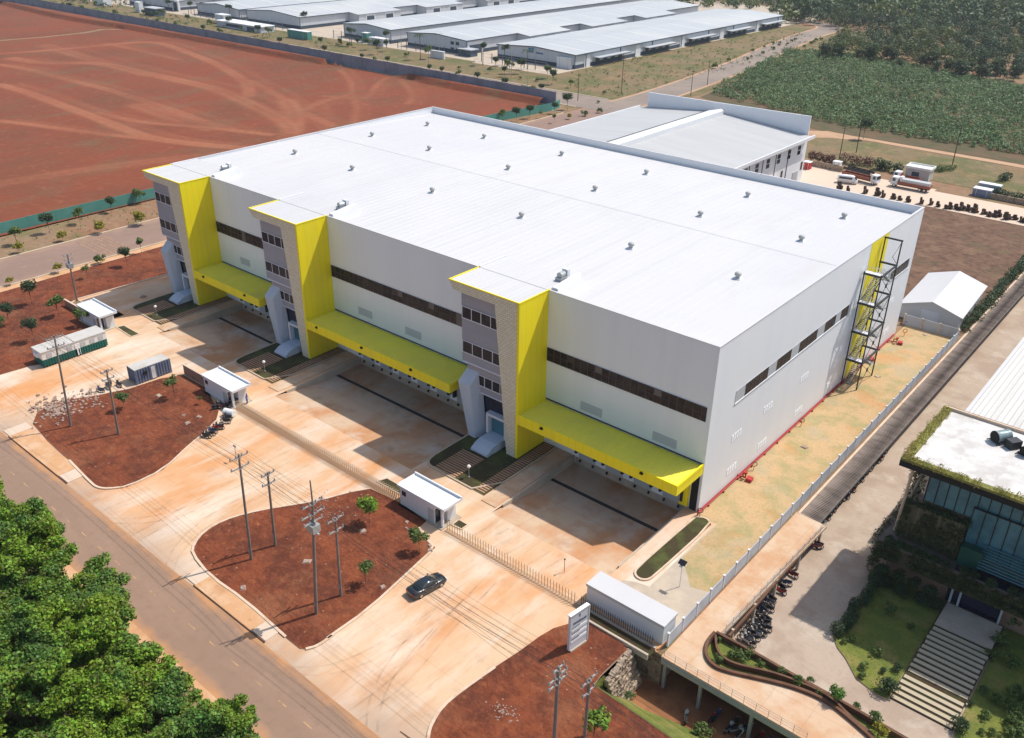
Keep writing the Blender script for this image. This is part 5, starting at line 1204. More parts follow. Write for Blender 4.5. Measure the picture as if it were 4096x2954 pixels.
b = OB(); b.bx(20.2, 50, 6.5, 19.2, 2.1, 2.6, 'terrace'); b.build('terrace_slab', t)
b = OB(); b.bx(20.5, 50, 6.9, 18, -.2, 2.09, 'office_wall'); b.bx(21.6, 50, 7.9, 18, YZ, -.202, 'brownpink'); b.build('lower_wall', t)
b = OB(); b.bx(29.0, 50, 6.7, 8.6, 2.602, 2.64, 'navy'); b.build('void_floor', t)
for k in range(9):
    m_ = OB(); m_.bx(31.0 - k * .02, 46, 7.2 + k * .17, 7.34 + k * .17, 3.6 + k * .28, 3.72 + k * .28, 'teal_glass'); m_.build('stair_tread', t)
b = OB(); b.bx(28.9, 34.8, 7.4, 7.88, -2.4, -.25, 'navy'); eo = b.build('entrance', t)
for xx in (29.3, 30.2, 34.6):
    m_ = OB(); m_.bx(xx, xx + .22, 7.1, 7.39, -2.4, -.25, 'louvre'); m_.build('door_pillar', eo)
for pts in ([(21.3, 9.4, 2.6), (22.4, 5.2, RZ - .7)], [(21.2, 9.4, 2.6), (21.9, 12.5, 9.0), (22.6, 14.5, RZ - .7)]):
    m_ = OB(); m_.tb(pts, .17, 'concgrey'); m_.build('slanted_post', t)
# ribbed white factory roof beyond
t = thing('ribbed_factory', (36.2, 55.6, YZ), 0, 'factory with ribbed white sheet roof behind the office', 'factory')
b = MB(); b.box(-14.3, 14, -35.5, 70, 0, 11.6, 'louvre'); b.build('wall', t)
b = MB(); b.quad((-14.6, -36, 11.8), (14, -36, 13.9), (14, 70, 13.9), (-14.6, 70, 11.8), 'ribroof')
xx = -14.0
while xx < 14: 
    z = 11.8 + (xx + 14.6) / 28.6 * 2.1
    b.add([(xx - .11, -36, z + .01), (xx, -36, z + .14), (xx + .11, -36, z + .01), (xx - .11, 70, z + .01), (xx, 70, z + .14), (xx + .11, 70, z + .01)], [(0, 3, 4, 1), (1, 4, 5, 2)], 'ribroof'); xx += .72
b.build('roof', t)
b = MB(); b.box(-15.1, -14.62, -36.2, 70, 11.3, 11.95, 'roofwhite'); b.build('gutter', t)
# garden in front of the office and its pale plank steps
ge = [T(9, *p, YZ)[:2] for p in [(1310, 535), (1030, 970), (1060, 1040), (1110, 1105), (1180, 1235), (1310, 1340), (1400, 1380)]]
ge = [(21.4, 7.8)] + ge[1:] + [(29.1, -11.2), (29.1, 7.8)]
patch('garden_lawn', ge, YZ + .14, 'garden', 'kerb', YZ - .1)
patch('garden_lawn', [(35.6, -11), (35.6, 7.8), (50, 7.8), (50, -14), (36.5, -14)], YZ + .14, 'garden', 'kerb', YZ - .1)
t = thing('garden_steps', (32.3, -10.9, YZ), 0, 'flight of long pale planks stepping up to the office entrance', 'steps')
b = MB(); b.hexa([(-3.1, 0, 0), (3.1, 0, 0), (3.1, 18.2, 0), (-3.1, 18.2, 0), (-3.1, 0, .10), (3.1, 0, .10), (3.1, 18.2, .62), (-3.1, 18.2, .62)], 'gap'); b.build('earth_slope', t)
for k in range(15):
    m_ = MB(); y = .1 + k * .86 + (.35 if k > 4 else 0); m_.box(-3.05 + (k % 3) * .05, 3.0 + (k % 2) * .08, y, y + .5, .06 + k * .024, .20 + k * .03, 'paleslat'); m_.build('plank', t)
for k in range(9):
    m_ = MB(); m_.box(-3.0, 3.0, 13.4 + k * .5, 13.86 + k * .5, .5, .66 + k * .012, 'concgrey'); m_.build('landing_board', t)

# ================================================================ POLES AND WIRES
RIGHT = Vector(CROT[0])
def pole(base, h, arms, label, lean=0.0, transformer=False, r=.17, extra=0.0):
    t = thing('utility_pole', (base[0], base[1], 0), 0, label, 'utility pole', 'utility poles')
    lx, ly = RIGHT.x * lean, RIGHT.y * lean
    P = lambda z: (lx * z / h, ly * z / h, z)
    b = MB(); b.tube([P(-.1), P(h * .5), P(h)], [r, r * .85, r * .68], 'concpole', 10)
    if extra: b.tube([P(h), (lx, ly, h + extra)], [.09, .07], 'concpole', 6)
    b.build('shaft', t)
    tips = []
    for z, half, n in arms:
        q = P(z); a = MB(); a.box(q[0] - .06, q[0] + .06, q[1] - half, q[1] + half, z - .07, z + .07, 'insul')
        a.box(q[0] - .12, q[0] + .12, q[1] - .22, q[1] + .22, z - .16, z - .071, 'steel'); ao = a.build('crossarm', t)
        for k in range(n):
            yy = q[1] - half * .92 + 2 * half * .92 * k / (n - 1)
            i = MB(); i.tube([(q[0], yy, z + .07), (q[0], yy, z + .15), (q[0], yy, z + .25), (q[0], yy, z + .34)], [.05, .09, .09, .04], 'insul', 7); i.build('insulator', ao)
            tips.append((base[0] + q[0], base[1] + yy, z + .33))
    if transformer:
        q = P(h * .82); a = MB(); a.box(q[0] - .55, q[0] + .55, q[1] - .5, q[1] + .45, h * .82 - 1.0, h * .82 - .1, 'steel'); a.cyl(q[0] - .3, q[1], h * .82 - .1, h * .82 + .35, .1, 'insul', 7); a.cyl(q[0] + .3, q[1], h * .82 - .1, h * .82 + .35, .1, 'insul', 7); a.build('transformer', t)
        a = MB(); a.box(q[0] - .8, q[0] + .8, q[1] - .1, q[1] + .1, h * .82 - 1.14, h * .82 - 1.01, 'steel'); a.build('bracket', t)
    c = MB(); q = P(1.5); c.box(q[0] - .09, q[0] + .09, q[1] - .2, q[1] - .16, 1.2, 1.9, 'insul'); c.build('number_plate', t)
    return tips
pA = [pole(T(4, 460, 1310), 15.0, [(14.6, 1.25, 4), (13.2, 1.25, 4)], 'tall concrete utility pole on the red soil island by the rubble pile', .95),
      pole(T(7, 1630, 465), 15.0, [(14.6, 1.2, 4), (13.2, 1.2, 3)], 'tall utility pole left of the transformer pole, nearest the street', .45),
      pole(T(7, 2050, 815), 15.2, [(14.9, 1.3, 4), (13.6, 1.5, 4), (12.6, 1.2, 3)], 'tallest utility pole with transformer gear and a spike on top', 1.0, True, .2, 2.6)]
pr = onp(8, 1500, 1250, 1, -43.9)
pA.append(pole((float(pr[0]), -43.9, 0), float(pr[2]) + 1.6, [(float(pr[2]) + 1.4, .75, 3), (float(pr[2]) + .5, 1.25, 4), (float(pr[2]) - .2, 1.25, 4)], 'thick utility pole with stacked crossarms in the front right soil', .1, False, .2))
pBm = [pole(T(4, 770, 1360), 10.7, [(10.4, .9, 4), (9.2, .9, 3)], 'thin shorter utility pole between the rubble pile and parked motorcycles', .35),
       pole(T(7, 1785, 375), 10.8, [(10.5, .9, 4), (9.2, .9, 3)], 'thin shorter utility pole at the rear left of the middle soil island', .3),
       pole(T(7, 2210, 700), 11.0, [(10.8, 1.1, 4), (9.3, 1.0, 3)], 'thin short utility pole beside the tallest transformer pole', .25)]
pr2 = onp(8, 1705, 1250, 1, -40.4)
pBm.append(pole((float(pr2[0]), -40.4, 0), float(pr2[2]) + .3, [(float(pr2[2]) + .1, 1.1, 4), (float(pr2[2]) - 1.3, .9, 3)], 'thin utility pole at the front right edge beside a leafy sapling', .1))
pole(T(4, 500, 490), 9.4, [(9.2, .8, 3), (8.3, .8, 3)], 'grey utility pole with transformer near the side road kerb', .2, True)
def cable(name, a, c, r, sag, label, grp):
    A = Vector(a); C_ = Vector(c); b = MB(); pts = []
    for k in range(13):
        f = k / 12; p = A.lerp(C_, f); p.z -= sag * 4 * f * (1 - f); pts.append(p)
    b.tube(pts, r, 'cable', 4, False); o = b.build(name); tag(o, label, 'cable', grp); return o
LAB = {0: 'overhead cable from the left edge to the rubble pile island', 1: 'overhead cable between the left and middle soil islands', 2: 'short overhead cable between poles of the middle soil island', 3: 'overhead cable crossing above the black car', 4: 'overhead cable running off the lower right corner'}
for tips, zoff in ((pA, 0), (pBm, 0)):
    ends = [[(p[0] - 62, p[1], p[2]) for p in tips[0]]] + tips + [[(p[0] + 55, p[1] - 1, p[2]) for p in tips[-1]]]
    nm = 'upper' if tips is pA else 'lower'
    for i in range(len(ends) - 1):
        a, c = ends[i], ends[i + 1]
        n = min(len(a), len(c), 8)
        for k in range(n):
            L = (Vector(a[k]) - Vector(c[k])).length
            cable('overhead_cable', a[k], c[k], .012 if k else .022, L * .016 + .15, LAB[i] + (', tall outer line' if nm == 'upper' else ', shorter inner line'), 'overhead power cables ' + nm + ' span %s' % 'abcdef'[i])
# far poles and street lamps
def far_pole(p, h, label, arm=True, grp='thin poles far behind', k='steel', name='far_pole'):
    b = MB(); b.tube([(0, 0, -.05), (0, 0, h)], [.16, .1], k, 6)
    if arm: b.box(-.9, .9, -.08, .08, h - .8, h - .65, k)
    o = b.build(name); o.location = (p[0], p[1], 0); return tag(o, label, 'pole', grp)
for (x, y, h, l) in [(1920, 612, 15, 'tall dark pole standing in the dry grass field'), (1638, 655, 10, 'pole at the corner where the side road meets the estate road')]: far_pole(T(2, x, y), h, l, True, 'dark poles beyond the warehouse', 'bark')
for (x, y, h, l) in [(108, 622, 10, 'left pole of the pair beside the road at the cassava field'), (215, 552, 10, 'right pole of the pair beside the road at the cassava field'), (1180, 990, 12, 'tall pole at the bend of the dirt track'), (1800, 1082, 12, 'tall pole in the grass behind the white cabin'), (1070, 1035, 10, 'thin pole in the red flowering hedge')]: far_pole(T(3, x, y), h, l, True, 'dark poles beyond the warehouse', 'bark')
for (x, y) in [(380, 430), (672, 430), (967, 540), (1208, 500), (1312, 580), (495, 320), (742, 355)]:
    p = T(2, x, y); b = MB(); b.tube([(0, 0, 0), (0, 0, 9), (.3, 0, 9.6), (1.6, 0, 9.8)], [.13, .09, .07, .06], 'steel', 6); b.box(1.3, 2.2, -.15, .15, 9.74, 9.88, 'steel'); o = b.build('street_lamp'); o.location = p
    tag(o, 'thin grey street lamp along the estate road behind', 'street lamp', 'street lamps along the estate road')
# spiked estate fence posts in front of the far sheds
for i, (xa, xb) in enumerate([(-590, -530), (-500, -458), (-450, -402), (-360, -325), (-310, -272), (-253, -210)]):
    t = thing('post_fence', (xa, 238.5, 0), 0, 'row of tall grey fence posts before far warehouse, number %s from left' % ['one', 'two', 'three', 'four', 'five', 'six'][i], 'fence')
    n = int((xb - xa) / 6.5)
    o = None
    for k in range(n + 1):
        if o is None:
            b = MB(); b.box(-.13, .13, -.13, .13, 0, 4.2, 'fartrim'); o = c = b.build('post', t)
        else: c = dup(o, parent=t)
        c.location = (k * 6.5, 0, 0)
    b = MB(); b.tube([(0, 0, 2.2), (n * 6.5, 0, 2.2)], .05, 'steel', 4); b.tube([(0, 0, 3.6), (n * 6.5, 0, 3.6)], .05, 'steel', 4); b.build('rail', t)
# garden lamps with white globes
for xt, lab in ((-104.2, 'globe lamp in the planting bed of the leftmost tower'), (-71.0, 'globe lamp in the planting bed of the middle tower'), (-25.3, 'globe lamp in the planting bed of the nearest tower')):
    t = thing('globe_lamp', (xt - 2.0, -13.8, .1), 0, 'white ' + lab, 'lamp', 'globe lamps in front of the towers')
    b = MB(); b.cyl(0, 0, 0, .12, .14, 'steel', 8); b.cyl(0, 0, .12, 1.5, .045, 'steel', 8); b.build('post', t)
    b = MB(); b.ball((0, 0, 1.75), .27, 'globe', 12); b.build('globe', t, True)
p = T(8, 1550, 545); t = thing('yard_post', p, 0, 'thin dark post with round head standing alone in the yard', 'post')
b = MB(); b.cyl(0, 0, 0, 1.9, .035, 'darksteel', 6); b.build('shaft', t); b = MB(); b.ball((0, 0, 1.95), .12, 'darksteel', 8); b.build('head', t)
p = G(1505, 1300); t = thing('solar_lamp', p, 0, 'white solar lamp on a thin white pole in the front lawn', 'lamp')
b = MB(); b.cyl(0, 0, 0, 3.4, .05, 'white', 8); b.build('post', t); b = MB(); b.hexa([(-.45, -.3, 3.4), (.45, -.3, 3.4), (.45, .3, 3.65), (-.45, .3, 3.65), (-.45, -.3, 3.47), (.45, -.3, 3.47), (.45, .3, 3.72), (-.45, .3, 3.72)], 'glassblue'); b.box(-.5, .5, -.05, .05, 3.3, 3.4, 'white'); b.build('panel', t)
b = MB(); b.box(-.15, .15, -.45, -.1, 3.15, 3.3, 'steel'); b.build('lamp_head', t)
p = T(4, 1535, 1530); t = thing('sign_post', p, 0, 'small grey post with tiny plate on the open driveway', 'post')
b = MB(); b.cyl(0, 0, 0, 2.6, .05, 'steel', 6); b.build('shaft', t); b = MB(); b.box(-.3, .3, -.05, .05, 2.3, 2.6, 'insul'); b.build('plate', t)
# totem sign
t = thing('totem_sign', (2.15, -28.9, 0.1), R(172), 'tall grey totem sign with three white name panels, on the red soil', 'sign')
b = MB(); b.box(-.16, .16, -1.35, 1.35, .25, 5.0, 'signgrey'); b.build('board', t, False, .03)
b = MB(); b.box(-.22, .22, -1.42, -1.351, .2, 5.05, 'signwhite'); b.box(-.22, .22, -1.35, 1.42, 5.001, 5.1, 'signwhite'); b.build('edge_frame', t)
b = MB(); b.box(-.3, .3, -1.2, 1.2, -.15, .249, 'concgrey'); b.build('foot', t)
for k in range(3):
    b = MB(); b.box(-.19, -.161, -1.15, 1.15, 1.15 + k * .78, 1.5 + k * .78, 'signwhite'); b.build('name_panel', t)
    b = MB(); b.box(-.185, -.162, -.1, 1.1, 1.56 + k * .78, 1.68 + k * .78, 'sgdark'); b.build('caption', t)
b = MB(); b.box(-.19, -.161, -.08, .08, 4.3, 4.65, 'sgdark'); b.build('logo', t)
b = MB()
for k in range(9): b.box(-.185, -.162, -1.0 + k * .22, -.84 + k * .22, 3.55 + k * .012, 3.78 + k * .012 + (.06 if k in (0, 4) else 0), 'sgdark')
b.build('lettering', t)
for p_, lab, rz in ((T(6, 1440, 770), 'red hydrant pipes with tan cover at the far end of the side lawn', .3), (T(6, 1262, 885), 'red valve pipes behind the escape stair', 1.2), (G(1650, 1062), 'red hydrant pipes on the near part of the side lawn', .1)):
    t = thing('fire_hydrant', p_, rz, lab, 'hydrant')
    b = MB(); b.tube([(-1.4, 0, .3), (0, 0, .3), (0, 0, 1.0)], .13, 'redpipe', 8); b.tube([(-.5, .5, 0), (-.5, .5, .7), (0, 0, .7)], .1, 'redpipe', 8); b.build('pipe', t)
    b = MB(); b.cyl(0, 0, 1.0, 1.2, .24, 'redpipe', 10); b.build('valve', t)
    b = MB(); b.box(.2, 1.0, -.45, .45, 0, .5, 'redpipe'); b.build('cabinet', t)
for p_, lab in ((T(6, 515, 1590), 'thin ring shaped hose hanger by the red pipe, nearer the street'), (T(6, 822, 1305), 'thin ring shaped hose hanger by the red pipe, middle'), (T(6, 1490, 720), 'thin ring shaped hose hanger at far lawn end'), (T(9, 165, 185), 'ring shaped hose hanger at the near building corner')):
    t = thing('hose_hanger', p_, R(30), lab, 'hose hanger')
    b = MB(); b.cyl(0, 0, 0, .7, .04, 'redpipe', 6); b.build('post', t)
    b = MB(); pts = [(.36 * math.cos(a * math.pi / 7), 0, 1.0 + .36 * math.sin(a * math.pi / 7)) for a in range(15)]; b.tube(pts, .05, 'brownwall', 6, False); b.build('ring', t)

# ================================================================ VEHICLES AND PEOPLE
def loft(secs, k, name, parent, smooth=True, cap=True):
    n = len(secs[0]); vs = []; fs = []
    for s in secs: vs += s
    for i in range(len(secs) - 1):
        for j in range(n): fs.append((i * n + j, i * n + (j + 1) % n, (i + 1) * n + (j + 1) % n, (i + 1) * n + j))
    if cap: fs += [tuple(range(n))[::-1], tuple(range((len(secs) - 1) * n, len(secs) * n))]
    b = MB(); b.add(vs, fs, k); o = b.build(name, parent, smooth)
    return o
def wheel(par, x, y, r, w_, k='tyre', nm='wheel'):
    b = MB(); b.tube([(x - w_ / 2, y, r), (x - w_ / 2 + .03, y, r), (x + w_ / 2 - .03, y, r), (x + w_ / 2, y, r)], [r * .86, r, r, r * .86], k, 16); o = b.build(nm, par)
    c = MB(); c.tube([(x - w_ / 2 - .012, y, r), (x + w_ / 2 + .012, y, r)], [r * .6, r * .6], 'chrome', 12); c.build('rim', o)
car = thing('parked_car', (-16.05, -33.0, 0), R(-8), 'black sedan on the driveway heading toward the gate', 'car')
S = []
def csec(y, hw, z0, z1, zt, r=.12):
    return [(-hw + .05, y, z0), (-hw, y, z0 + .12), (-hw, y, (z0 + z1) / 2), (-hw + .02, y, z1 - .1), (-hw + .14, y, z1), (0, y, zt), (hw - .14, y, z1), (hw - .02, y, z1 - .1), (hw, y, (z0 + z1) / 2), (hw, y, z0 + .12), (hw - .05, y, z0)]
for y, hw, z0, z1, zt in [(-2.38, .70, .42, .72, .74), (-2.32, .80, .30, .92, .96), (-2.1, .88, .24, 1.0, 1.06), (-1.5, .915, .22, 1.0, 1.05), (-.9, .92, .22, .97, .98), (.9, .92, .22, .95, .97), (1.4, .91, .22, .92, .98), (1.95, .88, .24, .84, .90), (2.25, .80, .28, .74, .78), (2.38, .68, .36, .62, .64)]:
    S.append(csec(y, hw, z0, z1, zt))
loft(S, 'carpaint', 'body', car)
def gsec(y, hwb, hwt, zb, zt): return [(-hwb, y, zb), (-hwt - .03, y, zt - .1), (-hwt + .1, y, zt), (0, y, zt + .03), (hwt - .1, y, zt), (hwt + .03, y, zt - .1), (hwb, y, zb)]
loft([gsec(-1.72, .74, .60, .98, 1.04), gsec(-1.0, .80, .58, .95, 1.40), gsec(-.3, .82, .60, .95, 1.45), gsec(.45, .82, .58, .94, 1.40), gsec(1.35, .76, .62, .93, .99)], 'carglass', 'cabin_glass', car)
b = MB(); b.hexa([(-.50, -.95, 1.42), (.50, -.95, 1.42), (.52, .40, 1.425), (-.52, .40, 1.425), (-.46, -.9, 1.47), (.46, -.9, 1.47), (.48, .34, 1.475), (-.48, .34, 1.475)], 'carpaint'); b.build('roof_panel', car)
for s in (-1, 1):
    for y in (-1.42, 1.42): wheel(car, s * .80, y, .33, .22)
    b = MB(); b.box(s * .52 - .16, s * .52 + .16, -2.385, -2.31, .72, .86, 'redlamp'); b.build('tail_lamp', car)
    b = MB(); b.box(s * .58 - .14, s * .58 + .14, 2.22, 2.33, .62, .72, 'signwhite'); b.build('headlight', car)
    b = MB(); b.box(min(s * .9, s * 1.06), max(s * .9, s * 1.06), .78, .95, .94, 1.06, 'carpaint'); b.build('mirror', car)
    b = MB(); b.tube([(s * .80, -1.2, .985), (s * .70, -.9, 1.3), (s * .66, -.3, 1.40), (s * .68, .5, 1.34), (s * .78, 1.3, .975)], .022, 'chrome', 5); b.build('window_trim', car)
    for y in (.15, -.75): b = MB(); b.box(min(s * .915, s * .94), max(s * .915, s * .94), y - .1, y + .1, .78, .82, 'chrome'); b.build('door_handle', car)
b = MB(); b.box(-.26, .26, -2.40, -2.34, .56, .68, 'insul'); b.build('number_plate', car)

def motorcycle(label, mk, grp):
    t = thing('motorcycle', (0, 0, 0), 0, label, 'motorcycle', grp)
    for y in (-.62, .62):
        b = MB(); pts = [(0, y + .27 * math.cos(a * math.pi / 8), .3 + .27 * math.sin(a * math.pi / 8)) for a in range(17)]; b.tube(pts, .05, 'tyre', 6, False); b.tube([(-.05, y, .3), (.05, y, .3)], .12, 'chrome', 8); b.box(-.015, .015, y - .25, y + .25, .28, .32, 'steel'); b.box(-.015, .015, y - .02, y + .02, .06, .54, 'steel'); b.build('wheel', t)
    b = MB(); b.hexa([(-.13, -.55, .42), (.13, -.55, .42), (.15, .25, .38), (-.15, .25, .38), (-.1, -.85, .72), (.1, -.85, .72), (.1, .3, .60), (-.1, .3, .60)], mk)
    b.hexa([(-.17, .26, .35), (.17, .26, .35), (.1, .5, .45), (-.1, .5, .45), (-.2, .38, .92), (.2, .38, .92), (.1, .52, .95), (-.1, .52, .95)], mk)
    b.box(-.1, .1, -.2, .24, .2, .38, 'darksteel'); b.build('body', t)
    b = MB(); b.hexa([(-.13, -.78, .73), (.13, -.78, .73), (.13, .1, .68), (-.13, .1, .68), (-.11, -.8, .84), (.11, -.8, .84), (.1, .08, .77), (-.1, .08, .77)], 'bikeblack'); b.build('seat', t)
    b = MB(); b.tube([(-.33, .28, 1.0), (-.12, .4, 1.02), (.12, .4, 1.02), (.33, .28, 1.0)], .025, 'bikeblack', 5); b.tube([(0, .42, 1.0), (0, .62, .3)], .035, 'chrome', 5)
    for s in (-1, 1): b.tube([(s * .25, .33, 1.02), (s * .32, .36, 1.2)], .012, 'chrome', 4); b.box(s * .33 - .05, s * .33 + .05, .35, .37, 1.17, 1.25, 'chrome')
    b.build('handlebar', t)
    b = MB(); b.tube([(.17, -.7, .38), (.15, .05, .28)], [.055, .03], 'chrome', 6); b.build('exhaust', t)
    b = MB(); b.ball((0, .5, .9), .09, 'globe', 8); b.build('headlight', t)
    return t
rb3 = random.Random(11)
protos = {}
def place_bike(x, y, z, rz, mk, label, grp):
    key = mk
    if key not in protos:
        protos[key] = o = motorcycle(label, mk, grp)
    else:
        o = dup(protos[key]); o['label'] = label; o['group'] = grp
    o.location = (x, y, z); o.rotation_euler = (0, R(9) , rz)
    return o
mks = ['bikeblack', 'bikered', 'bikewhite', 'bikeblue', 'bikeblack']
CN = {'bikeblack': 'black', 'bikered': 'dark red', 'bikewhite': 'pale grey', 'bikeblue': 'dark blue'}
for (x, y) in [(652, 1085), (700, 1062), (712, 1035), (770, 1048)]:
    p = T(4, x, y); k = rb3.choice(mks); place_bike(p[0], p[1], .0, rb3.uniform(1.2, 2.0), k, CN[k] + ' motorcycle parked left of the corrugated container', 'motorcycles beside the container')
for (x, y) in [(1395, 1190), (1418, 1188), (1448, 1186), (1475, 1184), (1500, 1178), (1545, 1150)]:
    p = T(4, x, y); k = rb3.choice(mks); place_bike(p[0], p[1], .06, rb3.uniform(-.3, .4), k, CN[k] + ' motorcycle parked in the shade of the guard house by the person', 'motorcycles by the guard house')
for (x, y) in [(1472, 1262), (1462, 1285), (1420, 1322), (1405, 1330), (1375, 1350), (1358, 1372), (1335, 1382)]:
    p = T(4, x, y); k = rb3.choice(mks); place_bike(p[0], p[1], .02, rb3.uniform(1.9, 2.5), k, CN[k] + ' motorcycle in the row along the soil island edge', 'motorcycles along the soil island edge')
for (x, y) in [(450, 1000), (485, 1012), (470, 975), (505, 985), (480, 945), (520, 950), (560, 940), (585, 915), (545, 900), (520, 905), (575, 880), (590, 855), (545, 850), (565, 800), (600, 790), (545, 780), (610, 750), (580, 740), (625, 725), (690, 650), (715, 625), (680, 680), (760, 570), (905, 390), (925, 375)]:
    p = T(9, x, y, YZ); k = rb3.choice(mks); place_bike(p[0], p[1], YZ, rb3.uniform(1.0, 1.9), k, CN[k] + ' motorcycle parked beneath the side of the raised deck', 'motorcycles beside the raised deck')
for k in range(26):
    mk = rb3.choice(mks); place_bike(11.5 + rb3.uniform(-.25, .25), 9.6 + k * 1.05, YZ, rb3.uniform(1.3, 1.8), mk, CN[mk] + ' motorcycle under the brown shelter roof edge', 'motorcycles under the brown shelter')
for (x, y) in [(70, 1372), (235, 1385), (270, 1362), (350, 1440), (385, 1415), (400, 1452), (415, 1485), (440, 1460), (470, 1440), (540, 1500), (595, 1560), (620, 1545), (610, 1580), (675, 1590), (720, 1600), (645, 1600)]:
    p = T(9, x, min(y + 125, 1700), PZ); k = rb3.choice(['bikewhite', 'bikeblue', 'bikeblack', 'bikewhite', 'bikered']); place_bike(p[0], p[1], PZ, rb3.uniform(-.6, .5), k, CN[k] + ' motorcycle on the red floor below the front edge of the deck', 'motorcycles on the red floor below the deck')

def skin_body(name, joints, edges, radii, k, parent):
    me = bpy.data.meshes.new(name); me.from_pydata(joints, edges, []); me.update()
    o = bpy.data.objects.new(name, me); COL.objects.link(o); o.parent = parent
    s = o.modifiers.new('skin', 'SKIN'); s.use_smooth_shade = True
    for i, r in enumerate(radii):
        v = me.skin_vertices[0].data[i]; v.radius = (r, r) if not isinstance(r, tuple) else r; v.use_root = (i == 0)
    sb = o.modifiers.new('sub', 'SUBSURF'); sb.levels = 1; sb.render_levels = 2
    me.materials.append(M[k]); return o
def person(loc, rz, label):
    t = thing('person', loc, rz, label, 'person')
    J = [(0, 0, .92), (0, .01, 1.15), (0, .03, 1.38), (0, .04, 1.50), (0, .06, 1.60),
         (.19, .02, 1.40), (.30, .10, 1.15), (.33, .32, 1.12), (-.19, .02, 1.40), (-.29, .05, 1.13), (-.30, .22, .98),
         (.10, 0, .88), (.12, .06, .48), (.13, -.04, .08), (.13, .10, .04), (-.10, 0, .88), (-.11, .02, .48), (-.12, -.05, .08), (-.12, .09, .04)]
    E = [(0, 1), (1, 2), (2, 3), (3, 4), (2, 5), (5, 6), (6, 7), (2, 8), (8, 9), (9, 10), (0, 11), (11, 12), (12, 13), (13, 14), (0, 15), (15, 16), (16, 17), (17, 18)]
    rr = [(.15, .11), (.14, .10), (.17, .11), .055, .06, .065, .05, .04, .065, .05, .04, .095, .065, .045, .04, .095, .065, .045, .04]
    skin_body('body', J, E, rr, 'blueshirt', t)
    b = MB(); b.ball((0, .08, 1.66), .105, 'skin', 12, 1.18); b.add([(-.02, .175, 1.66), (.02, .175, 1.66), (0, .21, 1.635), (0, .18, 1.69)], [(0, 1, 2), (0, 2, 3), (2, 1, 3)], 'skin')
    for s in (-1, 1): b.box(s * .11 - .015, s * .11 + .015, .05, .09, 1.63, 1.69, 'skin'); b.box(s * .04 - .012, s * .04 + .012, .172, .182, 1.68, 1.695, 'hair')
    b.box(-.03, .03, .172, .18, 1.60, 1.61, 'bikered'); b.build('head', t, True)
    b = MB(); b.ball((0, .06, 1.70), .115, 'hair', 12, 1.0); b.build('hair', t, True)
    for (hx, hy, hz) in ((.33, .37, 1.12), (-.30, .27, .96)):
        b = MB(); b.box(hx - .035, hx + .035, hy - .04, hy + .04, hz - .015, hz + .015, 'skin')
        for k in range(4): b.tube([(hx - .03 + k * .02, hy + .04, hz), (hx - .03 + k * .02, hy + .085 + (.01 if k in (1, 2) else 0), hz - .02)], .009, 'skin', 5)
        b.tube([(hx - .035, hy - .02, hz), (hx - .06, hy + .03, hz - .01)], .01, 'skin', 5); b.build('hand', t)
    return t
person(T(4, 1603, 1160), R(-70), 'person in blue overalls standing at the corner of the guard house')
t = thing('white_drum', T(4, 1490, 1240), R(20), 'white rounded tank lying at the island tip beside motorcycles', 'tank')
b = MB(); b.tube([(-.9, 0, .62), (-.85, 0, .62), (.85, 0, .62), (.9, 0, .62)], [.42, .58, .58, .42], 'cabinwhite', 16); b.build('body', t, False); b = MB(); b.box(-.6, -.45, -.45, .45, 0, .25, 'steel'); b.box(.45, .6, -.45, .45, 0, .25, 'steel'); b.build('cradle', t)
